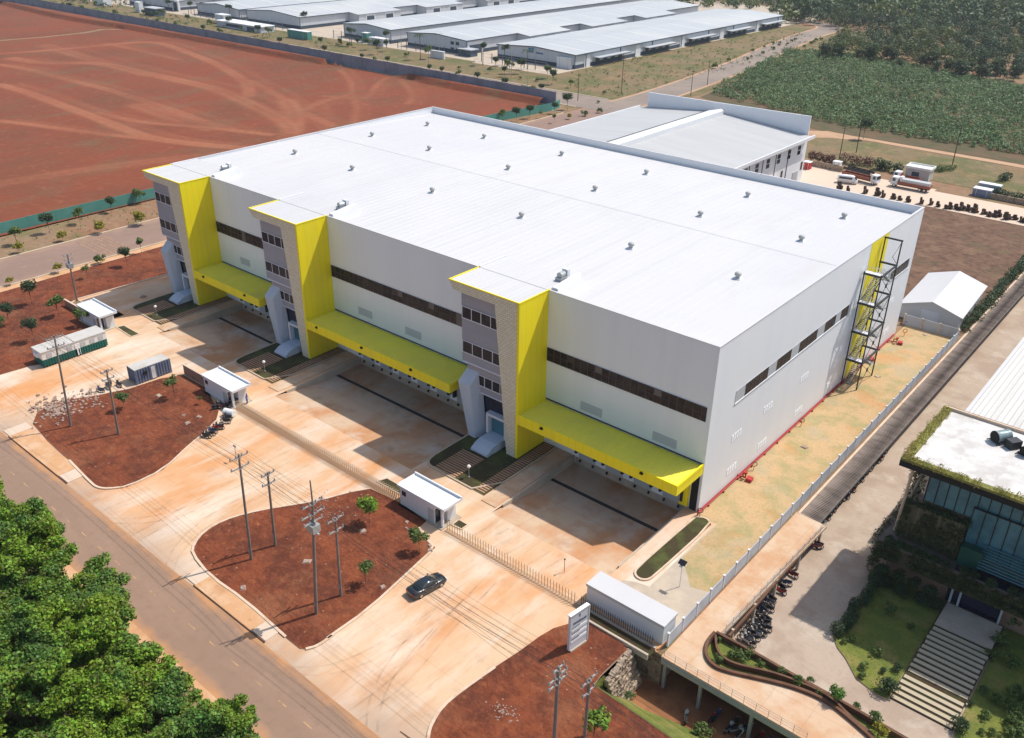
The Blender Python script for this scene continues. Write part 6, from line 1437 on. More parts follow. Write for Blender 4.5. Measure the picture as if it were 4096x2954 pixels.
# trucks, van and cabin in the rear yard
D_ = lambda x, y: NP(3050 + x * 1046 / 2268, 450 + y * 1046 / 2268)
def truck(loc, rz, L, label, rack=None):
    t = thing('flatbed_truck', loc, rz, label, 'truck')
    b = MB(); b.hexa([(-1.1, L - 1.9, .7), (1.1, L - 1.9, .7), (1.1, L, .7), (-1.1, L, .7), (-1.1, L - 1.9, 2.75), (1.1, L - 1.9, 2.75), (1.02, L - .25, 2.75), (-1.02, L - .25, 2.75)], 'white'); cb = b.build('cab', t, False, .06)
    b = MB(); b.hexa([(-.95, L - .085, 1.65), (.95, L - .085, 1.65), (.95, L - .02, 1.65), (-.95, L - .02, 1.65), (-.92, L - .23, 2.5), (.92, L - .23, 2.5), (.92, L - .16, 2.5), (-.92, L - .16, 2.5)], 'carglass'); b.build('windscreen', cb)
    for s in (-1, 1): b = MB(); b.box(min(s * 1.101, s * 1.12), max(s * 1.101, s * 1.12), L - 1.3, L - .45, 1.65, 2.4, 'carglass'); b.build('side_window', cb)
    b = MB(); b.box(-1.15, 1.15, 0, L - 2.05, 1.0, 1.25, 'truckred')
    for s in (-1, 1): b.box(s * 1.15 - .04, s * 1.15 + .04, 0, L - 2.05, 1.251, 1.75, 'truckred')
    b.box(-1.1, 1.1, -.04, .04, 1.251, 1.75, 'truckred'); b.box(-1.1, 1.1, L - 2.12, L - 2.05, 1.251, 2.4, 'truckred'); b.build('bed', t)
    b = MB(); b.box(-.4, .4, .2, L - .3, .6, .99, 'darksteel'); b.build('chassis', t)
    for y in (1.3, 2.5, L - 1.1):
        for s in (-1, 1): wheel(t, s * .95, y, .48, .3)
    if rack == 'rack':
        b = MB()
        for y in np.linspace(.2, L - 2.3, 6):
            for s in (-1, 1): b.tube([(s * 1.12, y, 1.3), (s * 1.12, y, 3.2)], .05, 'darksteel', 5)
            b.tube([(-1.12, y, 3.2), (1.12, y, 3.2)], .05, 'darksteel', 5)
        for s in (-1, 1): b.tube([(s * 1.12, .2, 3.2), (s * 1.12, L - 2.3, 3.2)], .05, 'darksteel', 5); b.box(s * 1.12 - .02, s * 1.12 + .02, .2, L - 2.3, 2.5, 3.15, 'darksteel')
        b.build('rack', t)
    if rack == 'load':
        b = MB(); b.box(-1.0, 1.0, .3, L - 3.0, 1.26, 2.5, 'bikewhite'); b.box(-.9, .9, L - 3.0, L - 2.3, 1.26, 3.0, 'white'); b.build('load', t)
    return t
a = D_(1000, 635); c = D_(700, 560); truck((c[0], c[1], 0), math.atan2(a[1] - c[1], a[0] - c[0]) - math.pi / 2, math.hypot(a[0] - c[0], a[1] - c[1]), 'long flatbed truck with dark rack, red bed and white cab in the rear yard', 'rack')
a = D_(1100, 640); c = D_(1440, 705); truck((c[0], c[1] + 1, 0), math.atan2(a[1] - c[1], a[0] - c[0]) - math.pi / 2, math.hypot(a[0] - c[0], a[1] - c[1]), 'flatbed truck with white cab at left and pale load on its red bed', 'load')
a = D_(1110, 600); c = D_(1330, 645); truck((c[0], c[1] + 2, 0), math.atan2(a[1] - c[1], a[0] - c[0]) - math.pi / 2, math.hypot(a[0] - c[0], a[1] - c[1]), 'truck half hidden behind the loaded truck, only its white cab clear', None)
def van(loc, rz, label):
    t = thing('minibus', loc, rz, label, 'van')
    secs = []
    for y, hw, zt in [(-2.6, .78, 1.9), (-2.45, .88, 2.15), (-1.0, .9, 2.25), (1.0, .9, 2.25), (1.7, .88, 2.1), (2.4, .84, 1.15), (2.65, .7, .9)]:
        secs.append([(-hw, y, .35), (-hw, y, zt * .55), (-hw + .08, y, zt - .12), (-hw + .25, y, zt), (hw - .25, y, zt), (hw - .08, y, zt - .12), (hw, y, zt * .55), (hw, y, .35)])
    loft(secs, 'white', 'body', t)
    for s in (-1, 1): b = MB(); b.box(min(s * .86, s * .905), max(s * .86, s * .905), -2.2, 1.2, 1.3, 1.85, 'carglass'); b.build('side_window', t)
    b = MB(); b.hexa([(-.75, 1.78, 2.02), (.75, 1.78, 2.02), (.75, 1.74, 1.98), (-.75, 1.74, 1.98), (-.78, 2.40, 1.25), (.78, 2.40, 1.25), (.78, 2.3, 1.2), (-.78, 2.3, 1.2)], 'carglass'); b.build('windscreen', t)
    for s in (-1, 1):
        for y in (-1.6, 1.6): wheel(t, s * .8, y, .34, .22)
    return t
a = D_(815, 625); c = D_(650, 605); van(((a[0] + c[0]) / 2, (a[1] + c[1]) / 2, 0), math.atan2(a[1] - c[1], a[0] - c[0]) - math.pi / 2, 'white minibus parked before the truck with the dark rack')
p = D_(1340, 580); t = thing('flat_roof_cabin', (p[0], p[1] + 1, 0), R(2), 'pale flat roofed cabin with raised rim behind the trucks', 'cabin')
b = MB(); b.box(-3.2, 3.2, -2.2, 2.2, 0, 3.0, 'cabinroof'); b.build('wall', t); b = MB(); b.box(-3.5, 3.5, -2.5, 2.5, 3.0, 3.25, 'cabinwhite'); b.box(-3.5, 3.5, -2.5, -2.25, 3.251, 3.6, 'cabinwhite'); b.box(-3.5, 3.5, 2.25, 2.5, 3.251, 3.6, 'cabinwhite'); b.box(-3.5, -3.25, -2.249, 2.249, 3.251, 3.598, 'cabinwhite'); b.box(3.25, 3.5, -2.249, 2.249, 3.251, 3.598, 'cabinwhite'); b.build('roof', t)
b = MB(); b.box(-1.5, .5, -2.26, -2.201, 1.0, 2.2, 'farplinth'); b.build('window', t)
for (x, y, w_, d_, h_, k, n_, l_) in [(640, 500, 2.2, 1.6, 2.4, 'cabinwhite', 'water_tank', 'white cube tank before the red flowering hedge'), (1900, 725, 4.4, 2.4, 1.9, 'contblue', 'block_stack', 'grey blue block stack at the end of the rear yard wall'), (1960, 690, 5.5, 2.0, 2.1, 'fenceconc', 'block_stack', 'longer grey block stack behind the grey blue one'), (385, 490, 2.0, 1.8, 2.0, 'redpipe', 'red_machine', 'red machine box beside the factory hall corner')]:
    p = D_(x, y); tank(p[0], p[1], w_, d_, h_, k, n_, l_, 'tank' if 'tank' in n_ else 'stack' if 'block' in n_ else 'machine')
# row of dark loaded pallets
pal = None
rr = random.Random(2)
for k, x in enumerate([660, 740, 885, 990, 1040, 1130, 1190, 1262, 1375, 1455, 1520, 1590, 1620, 1680, 1720, 1775, 1830, 1850, 1915, 1960, 2010, 2050, 2110, 2140, 2190, 2240, 2266]):
    f = (x - 640) / (2268 - 640); p = D_(x, 662 + f * 290 + rr.uniform(-8, 8))
    if pal is None:
        pal = thing('pallet_load', (0, 0, 0), 0, 'dark brown loaded pallet in the long row along the rear yard', 'pallet', 'dark pallet loads along the rear yard')
        b = MB()
        for s in (-.5, 0, .5): b.box(-.6, .6, s - .06, s + .06, 0, .12, 'bark')
        for j in range(6): b.box(-.62 + j * .22, -.48 + j * .22, -.6, .6, .121, .15, 'bark')
        b.build('pallet', pal)
        b = MB()
        for j in range(10):
            ax, ay, az = rr.uniform(-.5, .5), rr.uniform(-.5, .5), rr.uniform(.15, .9); b.box(ax - .3, ax + .3, ay - .25, ay + .25, az, az + rr.uniform(.3, .7), 'loadbrown')
        b.build('load', pal); o = pal
    else: o = dup(pal)
    sc = rr.uniform(.7, 1.05)
    o.location = (p[0], p[1], 0.01); o.rotation_euler = (0, 0, rr.uniform(0, 3)); o.scale = (sc, sc, sc * rr.uniform(.9, 1.5))
# rubble and scraps on the soil
def rubble(cx, cy, z, n, spread, smin, smax, label, seed):
    r_ = random.Random(seed); b = MB()
    for k in range(n):
        x, y = cx + r_.gauss(0, spread[0]), cy + r_.gauss(0, spread[1]); s = r_.uniform(smin, smax); v = []
        for zz in (0, 1):
            for (sx, sy) in ((-1, -1), (1, -1), (1, 1), (-1, 1)): v.append((x + sx * s * r_.uniform(.5, 1.2), y + sy * s * r_.uniform(.5, 1.2), z + (zz * s * r_.uniform(.3, .9) if zz else -.03)))
        b.hexa(v, 'rubble')
    o = b.build('rubble_pile'); o['kind'] = 'stuff'; o['label'] = label; o['category'] = 'rubble'
p = T(4, 380, 1190); rubble(p[0], p[1], .12, 260, (2.1, 1.6), .05, .24, 'pale broken concrete rubble heaped at the edge of a red soil island', 1)
p = T(4, 560, 1120); rubble(p[0], p[1], .12, 60, (2.0, .7), .05, .22, 'loose pale rubble along the upper rim of the soil island', 2)
p = T(8, 1160, 1455); rubble(p[0], p[1], .12, 60, (.7, .5), .03, .10, 'small pale gravel heap on the front right soil', 3)
p = T(7, 2120, 140); rubble(p[0], p[1], .12, 60, (1.6, 1.2), .03, .12, 'scattered pale chippings behind the transformer pole', 4)
for i, (t_, x, y, s) in enumerate([(4, 1030, 1112, .55), (8, 245, 282, .5), (7, 1575, 652, .5), (7, 1990, 480, .6), (8, 530, 225, .3), (8, 528, 266, .28), (8, 375, 645, .4), (8, 680, 378, .35), (8, 680, 408, .4), (4, 1190, 1240, .4), (4, 1290, 1250, .45), (4, 1215, 1290, .5), (6, 845, 1443, .6), (6, 1320, 985, .6), (6, 1625, 715, .45), (4, 930, 468, .6)]):
    p = T(t_, x, y); b = MB(); b.hexa([(-s, -s * .6, -.02), (s * .8, -s * .7, -.02), (s, s * .6, -.02), (-s * .7, s * .7, -.02), (-s * .7, -s * .4, .12), (s * .6, -s * .5, .16), (s * .7, s * .4, .12), (-s * .5, s * .5, .2)], 'rubble')
    o = b.build('concrete_slab_scrap'); o.location = (p[0], p[1], .12 if t_ != 6 else .01); o.rotation_euler = (0, 0, i * 1.3)
    tag(o, 'small pale scrap of concrete lying on bare ground', 'scrap', 'concrete scraps on the ground')

# ================================================================ VEGETATION
def crown_clumps(h, r, n, seed, flat=.8, lobes=.45):
    r_ = random.Random(seed); c = []
    for k in range(n):
        a = r_.uniform(0, 6.283); e = r_.uniform(-.5, 1) ; q = r * (.25 + .55 * r_.random())
        cr = r * lobes * r_.uniform(.65, 1.25)
        c.append((q * math.cos(a) * math.cos(e), q * math.sin(a) * math.cos(e), h - r * flat + q * math.sin(e) * flat, cr, cr * r_.uniform(.8, 1.2), cr * r_.uniform(.65, .95)))
    return c
def trunk(par, h, r0, clumps, k='bark', n=5):
    b = MB(); b.tube([(0, 0, -.1), (.05 * h * .1, .03, h * .35), (0, 0, h * .72)], [r0, r0 * .8, r0 * .45], k, 7)
    for c in clumps[:n]: b.tube([(0, 0, h * .42), (c[0] * .5, c[1] * .5, (h * .42 + c[2]) / 2 + .1), (c[0], c[1], c[2])], [r0 * .5, r0 * .35, r0 * .15], k, 5)
    return b.build('trunk', par)
# grove of tall broadleaf trees beside the front road
GR = [(-27.1, -63.7, 15.2, 2.6), (-5.6, -63.5, 13.2, 2.4), (-41.3, -62.2, 15.4, 2.4), (-54.2, -62.5, 11.7, 2.9), (-18.1, -64.5, 13.4, 2.9), (-60.9, -61.7, 11.9, 2.9), (-24.1, -64.9, 15.7, 2.8), (-1.2, -66.3, 15.5, 2.7), (-57.5, -62.0, 12.5, 2.1), (-9.6, -61.7, 12.3, 2.0), (-30.0, -62.3, 13.2, 2.4), (-34.1, -60.5, 11.7, 2.7), (-48.3, -60.5, 11.7, 2.8), (-44.4, -61.3, 14.6, 2.2), (-38.0, -62.9, 14.0, 2.6), (-14.7, -64.5, 14.3, 2.7), (-49.0, -64.5, 15.4, 2.3), (-20.9, -66.0, 14.6, 2.9), (-4.4, -66.4, 12.3, 2.8), (-33.2, -63.6, 12.9, 2.4), (-8.3, -65.1, 15.7, 2.4), (-29.5, -65.9, 14.9, 2.7), (-42.2, -65.6, 15.8, 2.8), (-26.4, -67.2, 15.8, 2.7), (-45.3, -64.8, 14.9, 2.5), (-16.7, -67.7, 15.7, 2.6), (-11.4, -65.2, 12.8, 2.5), (-39.1, -67.0, 16.0, 2.8), (-35.8, -65.4, 13.1, 2.8), (-32.7, -67.1, 13.0, 2.8), (-52.0, -65.3, 11.8, 2.7), (-7.2, -68.3, 15.1, 2.8), (-23.2, -68.6, 14.9, 2.7), (-20.4, -69.8, 15.6, 2.7), (-29.0, -69.5, 15.4, 2.2), (-10.6, -68.2, 13.2, 2.7), (-36.4, -68.9, 12.2, 2.8), (-25.9, -70.6, 15.9, 2.8), (-5.7, -71.2, 15.5, 2.3), (-33.4, -70.5, 15.2, 2.7), (-13.7, -68.6, 13.9, 2.1), (-9.1, -71.5, 14.3, 2.8), (-22.5, -72.3, 15.9, 2.9), (-30.8, -72.3, 15.0, 2.2), (-12.4, -71.5, 13.3, 2.4), (-15.7, -71.0, 14.1, 2.8), (-27.5, -73.2, 14.6, 2.5), (-10.8, -74.8, 15.4, 2.9), (-14.1, -74.2, 14.8, 2.9), (-18.7, -72.8, 12.1, 2.8), (-16.7, -76.3, 11.6, 2.9), (-24.7, -74.7, 14.4, 2.7), (-13.2, -77.6, 15.9, 2.7), (-20.7, -75.4, 11.7, 2.5)]
gp = []
for s in range(5):
    t = thing('rubber_tree', (0, 0, 0), 0, 'tall bright green broadleaf tree in the dense roadside grove', 'tree', 'trees of the roadside grove')
    cl = crown_clumps(14, 2.9, 24, 40 + s, 1.15, .27)
    cl += [(c[0] * .7, c[1] * .7, c[2] - 3.2, c[3], c[4], c[5]) for c in cl[:7]]
    trunk(t, 14, .2, cl)
    mobj('crown', leaf_mesh('crown', cl, 11000, .27, 'leaf_rubber', s, .2, .65), t)
    gp.append(t)
for i, (x, y, h, r) in enumerate(GR):
    o = gp[i % 5] if i < 5 else dup(gp[i % 5])
    o.location = (x, y, 0); o.rotation_euler = (0, 0, i * 1.9); sc = r / 2.5; o.scale = (sc, sc, h / 14)
# young planted trees around the yard
def young(proto_name, h, r, n, leaf, k, seed, label, nl=5, lobes=.5, flat=.8, tr=.05, name='young_tree'):
    t = thing(name, (0, 0, 0), 0, label, 'tree')
    cl = crown_clumps(h, r, nl * 2, seed, flat, lobes); trunk(t, h, tr, cl, 'bark', 4)
    mobj('crown', leaf_mesh('crown', cl, n, leaf, k, seed, .35, .5), t); return t
YP = {}
def plant(kind, p, label, s=1.0, rz=0, grp=None):
    first = kind not in YP
    if first:
        args = {'round': (3.4, 1.15, 700, .34, 'leaf_small', 21), 'dark': (3.6, 1.2, 900, .30, 'leaf_dark', 22), 'sparse': (3.2, 1.0, 260, .34, 'leaf_small', 23), 'broad': (3.2, 1.25, 800, .36, 'leaf_rubber', 24),
                'yellow': (2.2, 1.0, 420, .36, 'leaf_yellow', 25), 'column': (3.4, .7, 600, .3, 'leaf_small', 26), 'bush': (1.6, .95, 420, .3, 'leaf_small', 27), 'ball': (1.5, .85, 900, .2, 'leaf_dark', 28)}[kind]
        YP[kind] = t = young(kind, *args, label, lobes=.5 if kind != 'ball' else .7, flat=1.5 if kind == 'column' else .8, name={'bush': 'bush', 'ball': 'clipped_bush', 'yellow': 'yellow_shrub', 'column': 'columnar_shrub'}.get(kind, 'young_tree'))
        if kind in ('bush', 'ball', 'yellow', 'column'): t['category'] = 'shrub'
    else: t = dup(YP[kind]); t['label'] = label
    if grp: t['group'] = grp
    elif 'group' in t: del t['group']
    s *= 1.22; t.location = p; t.scale = (s, s, s); t.rotation_euler = (0, 0, rz); return t
near = [('dark', T(4, 210, 520), 1.1, 'large dark young tree on red soil left of the utility pole with transformer'), ('round', T(4, 380, 598), 1.0, 'green young tree on red soil up left of the guard house behind the cabin'), ('round', T(4, 545, 660), .85, 'young tree right behind the far end of the long cabin'), ('dark', T(4, 222, 755), 1.0, 'dark young tree behind the near end of the long cabin'), ('dark', T(4, 66, 650), .95, 'slim dark young tree near the left picture edge'), ('round', T(4, 20, 700), .7, 'smaller young tree cut by the left picture edge'),
        ('dark', T(4, 825, 270), .95, 'round dark young tree by the side road kerb nearest the towers'), ('bush', T(4, 655, 252), 1.1, 'bright green bush at the side road kerb'), ('column', T(4, 918, 185), 1.0, 'upright two tiered shrub at the side road kerb beside the towers'), ('sparse', T(4, 572, 350), .8, 'thin young tree on red soil before the side road'), ('yellow', T(4, 380, 315), .8, 'yellow leaved shrub behind the utility pole with transformer'), ('yellow', T(4, 68, 395), .65, 'small yellow shrub on the verge at the left edge'),
        ('sparse', T(4, 1135, 1125), 1.05, 'spreading sapling on the soil island by the pinkish wall'), ('round', T(4, 808, 1200), .75, 'small slanting sapling on the soil island near the thin pole'), ('sparse', T(4, 1300, 1168), .4, 'tiny seedling on the soil island left of the motorcycles'),
        ('broad', T(8, 290, 225), 1.0, 'leafy green tree on red soil left of the guard house near the car'), ('round', T(8, 612, 410), .8, 'small tree at the soil corner in front of the nearest guard house'), ('sparse', T(8, 262, 620), .9, 'sparse yellowish sapling on red soil left of the black car'), ('broad', T(8, 1740, 1650), .95, 'leafy sapling at the bottom edge beside the front right pole'),
        ('bush', NP(2520, 2800), .5, 'small green plant growing at the foot of the stone wall')]
for k, p, s, l in near: plant(k, (p[0], p[1], .1), l, s, random.random() * 6)
for i, (x, y) in enumerate([(38, 543), (110, 517), (178, 497), (248, 472), (312, 452)]): plant('dark' if i % 2 else 'round', G(x, y), 'planted tree along the teal fence, %s from the left' % ['first', 'second', 'third', 'fourth', 'fifth'][i], [1.05, 1.1, .95, .9, .95][i], i, 'trees along the teal fence')
for i, (x, y) in enumerate([(43, 562), (140, 536), (225, 518), (313, 499)]): plant('yellow', G(x, y), 'yellow green shrub by the side road, %s from the left' % ['first', 'second', 'third', 'fourth'][i], [1.0, .95, 1.15, 1.35][i], i, 'yellow shrubs by the side road')
for i, (k, x, y, s) in enumerate([('dark', 1240, 790, 1.15), ('dark', 1325, 770, 1.1), ('round', 1150, 790, 1.0), ('dark', 1487, 740, .95), ('dark', 1570, 715, 1.4), ('column', 1487, 800, .9), ('bush', 1680, 755, 1.2), ('bush', 1780, 735, 1.1), ('yellow', 1585, 775, .8), ('sparse', 1400, 770, .8), ('bush', 1810, 610, .8), ('bush', 1770, 670, .6)]):
    plant(k, T(2, x, y), ['round dark tree by the rear teal fence, nearest the roof edge', 'second round dark tree by the rear teal fence', 'tree half hidden behind the warehouse roof by the teal fence', 'small dark tree right at the teal fence corner', 'biggest dark tree on the grass corner behind the teal fence', 'upright shrub at the rear kerb', 'bush at the rounded street corner kerb', 'bush farthest right on the rounded street corner', 'tiny yellow shrub on the rear grass corner', 'thin sapling between the trees by the rear fence', 'dark bush across the street from the grass corner', 'tiny bush near the kerb return of the rear street corner'][i], s, i)
# bushes along the estate road verges
rr = random.Random(9)
for (x, y, s) in [(1195, 480, 1.3), (1270, 480, 1.3), (1105, 450, 1.1), (1440, 510, 1.2), (1475, 550, 1.2), (1165, 500, .9), (1375, 530, .8), (1590, 570, .7), (1065, 478, .6), (1265, 515, .6), (530, 370, 1.1), (340, 355, 1.4), (280, 325, 1.2), (215, 308, .9), (155, 305, 1.1), (97, 298, .8), (400, 335, 1.1), (670, 385, 1.3), (405, 425, .8), (680, 480, .8), (760, 495, .8), (865, 515, .8), (910, 530, .5), (990, 540, .9), (1165, 578, .9), (1290, 590, 1.1), (1345, 600, 1.3), (1400, 610, .8), (240, 400, .7), (325, 410, .6), (870, 450, .7)]:
    p = T(2, x, y); plant(rr.choice(['dark', 'bush', 'dark', 'round']), p, 'dark green bush planted along the estate road verges', s * 1.15, rr.uniform(0, 6), 'bushes along the estate road')
for (x, y, s) in [(1360, 160, 1.3), (1490, 180, 1.2), (1675, 235, 1.1), (1745, 245, 1.1), (1220, 150, .9), (1060, 110, .9), (980, 130, .9), (1020, 125, .9), (935, 110, .8), (415, 70, 1), (455, 75, 1), (535, 92, 1), (665, 107, 1), (755, 118, 1), (1020, 175, .9), (1045, 178, .9), (1140, 200, .9), (1320, 222, .9), (1430, 240, .9), (1680, 280, .9), (1750, 295, .9), (1815, 305, .9), (2030, 345, .9), (2105, 362, .9), (2205, 290, .9), (2080, 300, .8), (1565, 215, .7), (880, 60, 1), (700, 30, 1.2), (560, 20, 1.2), (100, 20, 1), (230, 30, 1), (625, 60, 1)]:
    p = T(1, x, y); plant(rr.choice(['dark', 'bush', 'round']), p, 'small bush on the far left part of the estate road verge', s * 1.2, rr.uniform(0, 6), 'far bushes along the estate road')
for (x, y, s) in [(262, 445, 1.1), (355, 400, .8), (475, 390, .6), (510, 340, .8), (575, 352, .7), (640, 325, .8), (585, 312, .6), (640, 290, .7), (685, 285, .6), (735, 292, .6), (760, 275, .7), (730, 360, .7), (845, 312, .7), (890, 292, .9), (905, 280, .7), (955, 262, .6), (680, 300, .6), (500, 375, .5), (785, 265, .7), (920, 270, .8)]:
    p = T(3, x, y); plant('bush', p, 'young bush beside the country road through the dry field', s * 1.3, rr.uniform(0, 6), 'bushes beside the country road')
# palms and umbrella trees in front of the far sheds
def palm(p, h, label, s, umb=False):
    t = thing('palm_tree' if not umb else 'umbrella_tree', (p[0], p[1], 0), s, label, 'palm' if not umb else 'tree', 'tall trees before the far warehouses')
    b = MB(); b.tube([(0, 0, -.1), (.15, 0, h * .5), (0, 0, h)], [.22, .17, .14], 'bark', 6); b.build('trunk', t)
    if umb: mobj('crown', leaf_mesh('crown', crown_clumps(h + .9, 2.4, 9, s, .4, .45), 500, .6, 'leaf_dark', s, .4), t)
    else:
        b = MB()
        for k in range(11):
            a = k * .571 + s; L = 2.9; pts = []
            for j in range(5):
                f = j / 4; pts.append((L * f * math.cos(a), L * f * math.sin(a), h + .9 * math.sin(f * 2.2) - 1.6 * f * f))
            for j in range(4):
                n = Vector((-math.sin(a), math.cos(a), 0)) * (.5 * (1 - j / 4.5)); n2 = Vector((-math.sin(a), math.cos(a), 0)) * (.5 * (1 - (j + 1) / 4.5)); p0, p1 = Vector(pts[j]), Vector(pts[j + 1]); dz = Vector((0, 0, .18))
                b.add([p0 - n - dz, p0, p0 + n - dz, p1 - n2 - dz, p1, p1 + n2 - dz], [(0, 3, 4, 1), (1, 4, 5, 2)], 'leaf_dark')
        b.build('crown', t)
for i, (x, y, h) in enumerate([(618, 388, 11), (1022, 425, 9), (1310, 450, 8), (1165, 425, 8), (175, 300, 8), (400, 310, 7)]): palm(T(2, x, y), h, ['palm with drooping fronds before the office cornered warehouse', 'dark slender tree by the dark gate kiosk', 'palm left of the sign on the gable', 'tree at left corner of the sign gabled warehouse', 'thin dark tree before the plain warehouse, left', 'thin dark tree before the plain warehouse, right'][i], i, i in (1, 3, 4, 5))
for i, (x, y, h) in enumerate([(1095, 75, 6), (1240, 90, 6), (1320, 95, 6), (1495, 130, 8), (940, 45, 7), (1975, 185, 8)]): palm(T(1, x, y), h, ['umbrella shaped tree left of the white portal', 'umbrella shaped tree right of the white portal', 'umbrella shaped tree farther right of the white portal', 'umbrella shaped tree near white tank', 'umbrella shaped tree by the far left shed', 'dark tree by the low shed end'][i], 20 + i, True)
# cassava field: an uncountable mass of low shrubs in rough rows
rg = np.random.default_rng(8)
def in_poly(P, poly):
    x, y = P[:, 0], P[:, 1]; ins = np.zeros(len(P), bool); j = len(poly) - 1
    for i in range(len(poly)):
        xi, yi = poly[i]; xj, yj = poly[j]
        c = ((yi > y) != (yj > y)) & (x < (xj - xi) * (y - yi) / (yj - yi + 1e-9) + xi); ins ^= c; j = i
    return ins
def mass(name, pts, hs, rs, per, leaf, k, seed, label, cat, shell=.35, zbase=.25):
    rg = np.random.default_rng(seed); n = len(pts)
    cl = []
    for (x, y), h, r in zip(pts, hs, rs):
        for q in range(3): cl.append((x + rg.normal() * r * .4, y + rg.normal() * r * .4, h * (zbase + .22 * q + rg.random() * .12), r * .62, r * .62, h * .24))
    o = mobj(name, leaf_mesh(name, cl, n * per, leaf, k, seed, shell, .6)); o['kind'] = 'stuff'; o['label'] = label; o['category'] = cat; return o
CP = [(-74, 226), (-100, 232), (-134, 244), (-143, 270), (-148, 300), (-163, 372), (-143, 381), (-100, 372), (-44, 346), (-10, 330), (20, 300), (30, 226)]
ys = np.arange(225, 382, 1.8); P = []
for y in ys:
    xs = np.arange(-165, 30, 1.75) + rg.uniform(-.5, .5); P.append(np.column_stack([xs, np.full(len(xs), y)]))
P = np.concatenate(P); P += rg.normal(size=P.shape) * .6; P = P[in_poly(P, CP)]
den = np.sin(P[:, 0] * .13 + 1) * np.sin(P[:, 1] * .11) + np.sin(P[:, 0] * .05 + P[:, 1] * .07)
keep = rg.random(len(P)) < np.clip(.80 + .20 * den - np.clip((236 - P[:, 1]) / 14, 0, 1) * .55, .1, .95); P = P[keep]
mass('cassava_field', P, rg.uniform(1.3, 2.7, len(P)), rg.uniform(1.1, 1.7, len(P)), 34, .66, 'leaf_cassava', 31, 'field of green cassava shrubs beyond the dirt track', 'crop')
# wood behind the field: nearest trees are individuals, the rest one mass
FP = [T(3, *p)[:2] for p in [(955, 385), (1060, 400), (1300, 412), (1700, 492), (2050, 548), (2190, 552), (2268, 482)]] + [(60, 420), (60, 1100), (-330, 1100)] + [T(3, *p)[:2] for p in [(640, 130), (900, 165), (1150, 205), (1500, 232), (1400, 262), (1180, 262), (1080, 285)]]
xs, ys = np.meshgrid(np.arange(-420, 60, 7.5), np.arange(330, 1100, 8.5)); P = np.column_stack([xs.ravel(), ys.ravel()]) + rg.normal(size=(xs.size, 2)) * 2.2
ins = in_poly(P, FP); P = P[ins]
dd = polyline_dist(P, FP[:8]); dl = np.minimum(dd, polyline_dist(P, FP[-8:] + [FP[0]]))
front = P[dd < 15]; rest = P[dd >= 15]
dist = np.hypot(rest[:, 0] - CPOS[0], rest[:, 1] - CPOS[1])
ht = rg.uniform(6, 11, len(rest)); 
nearm = dist < 620
mass('woodland', rest[nearm], ht[nearm], rg.uniform(3.0, 5.2, nearm.sum()), 330, .85, 'leaf_far', 41, 'dense dark wood spreading behind the cassava field', 'wood', .6, .35)
mass('woodland', rest[~nearm], ht[~nearm] * 1.2, rg.uniform(4, 6, (~nearm).sum()), 40, 2.6, 'leaf_far', 42, 'hazy far wood along the top of the picture', 'wood', .6, .35)
FT = []
for s in range(4):
    t = thing('forest_tree', (0, 0, 0), 0, 'dark leafy tree on the front edge of the wood behind the cassava field', 'tree', 'trees at the edge of the wood')
    cl = crown_clumps(8, 3.6, 14, 60 + s, .9, .45); cl += [(c[0], c[1], c[2] * .55, c[3], c[4], c[5]) for c in cl[:6]]; trunk(t, 8, .22, cl); mobj('crown', leaf_mesh('crown', cl, 900, .75, 'leaf_far', 60 + s, .5), t); FT.append(t)
for i, (x, y) in enumerate(front[:90]):
    o = FT[i] if i < 4 else dup(FT[i % 4]); s = rr.uniform(.75, 1.25); o.location = (x, y, 0); o.scale = (s, s, s * rr.uniform(.8, 1.15)); o.rotation_euler = (0, 0, i * 2.1)
SP = [T(3, *p)[:2] for p in [(620, 150), (640, 60), (560, 40), (480, 70), (0, 30), (0, -30), (900, -30), (1000, 120), (800, 160)]]
xs, ys = np.meshgrid(np.arange(-420, -100, 8), np.arange(440, 800, 9)); P = np.column_stack([xs.ravel(), ys.ravel()]) + rg.normal(size=(xs.size, 2)) * 2.5; P = P[in_poly(P, SP)]
mass('scrub', P, rg.uniform(2.5, 6, len(P)), rg.uniform(2.5, 4.5, len(P)), 45, 1.7, 'leaf_far', 43, 'scrub and bushes behind the far warehouses', 'scrub', .5, .3)
xs, ys = np.meshgrid(np.arange(-1100, -300, 13), np.arange(480, 1000, 14)); P = np.column_stack([xs.ravel(), ys.ravel()]) + rg.normal(size=(xs.size, 2)) * 4
P = P[(P[:, 1] > 665 + (P[:, 0] + 700) * -.1)]
mass('woodland', P, rg.uniform(5, 10, len(P)), rg.uniform(4.5, 7, len(P)), 22, 3, 'leaf_far', 44, 'far band of wood beyond the estate', 'wood', .5, .3)
# weeds and scrub on the far left verge
Q = [T(1, x, y)[:2] for (x, y) in [(rr.uniform(300, 1500), 0) for _ in range(0)]]
P = np.column_stack([rg.uniform(-640, -330, 150), rg.uniform(209, 231, 150)]); mass('verge_weeds', P, rg.uniform(.8, 2.2, 150), rg.uniform(.8, 2.2, 150), 14, .7, 'leaf_small', 45, 'low weeds on the dry verge before the far warehouses', 'weeds')
P = np.column_stack([rg.uniform(-720, -560, 120), rg.uniform(222, 255, 120)]); mass('verge_weeds', P, rg.uniform(1.5, 4, 120), rg.uniform(1.5, 3, 120), 26, .9, 'leaf_dark', 46, 'dense scrub at the far left edge by the white cistern', 'weeds')
P = np.column_stack([rg.uniform(-206, -158, 500), rg.uniform(212, 440, 500)]); mass('field_weeds', P, rg.uniform(.4, 1.0, 500), rg.uniform(.5, 1.3, 500), 8, .5, 'leaf_small', 47, 'low weeds scattered over the dry field', 'weeds')
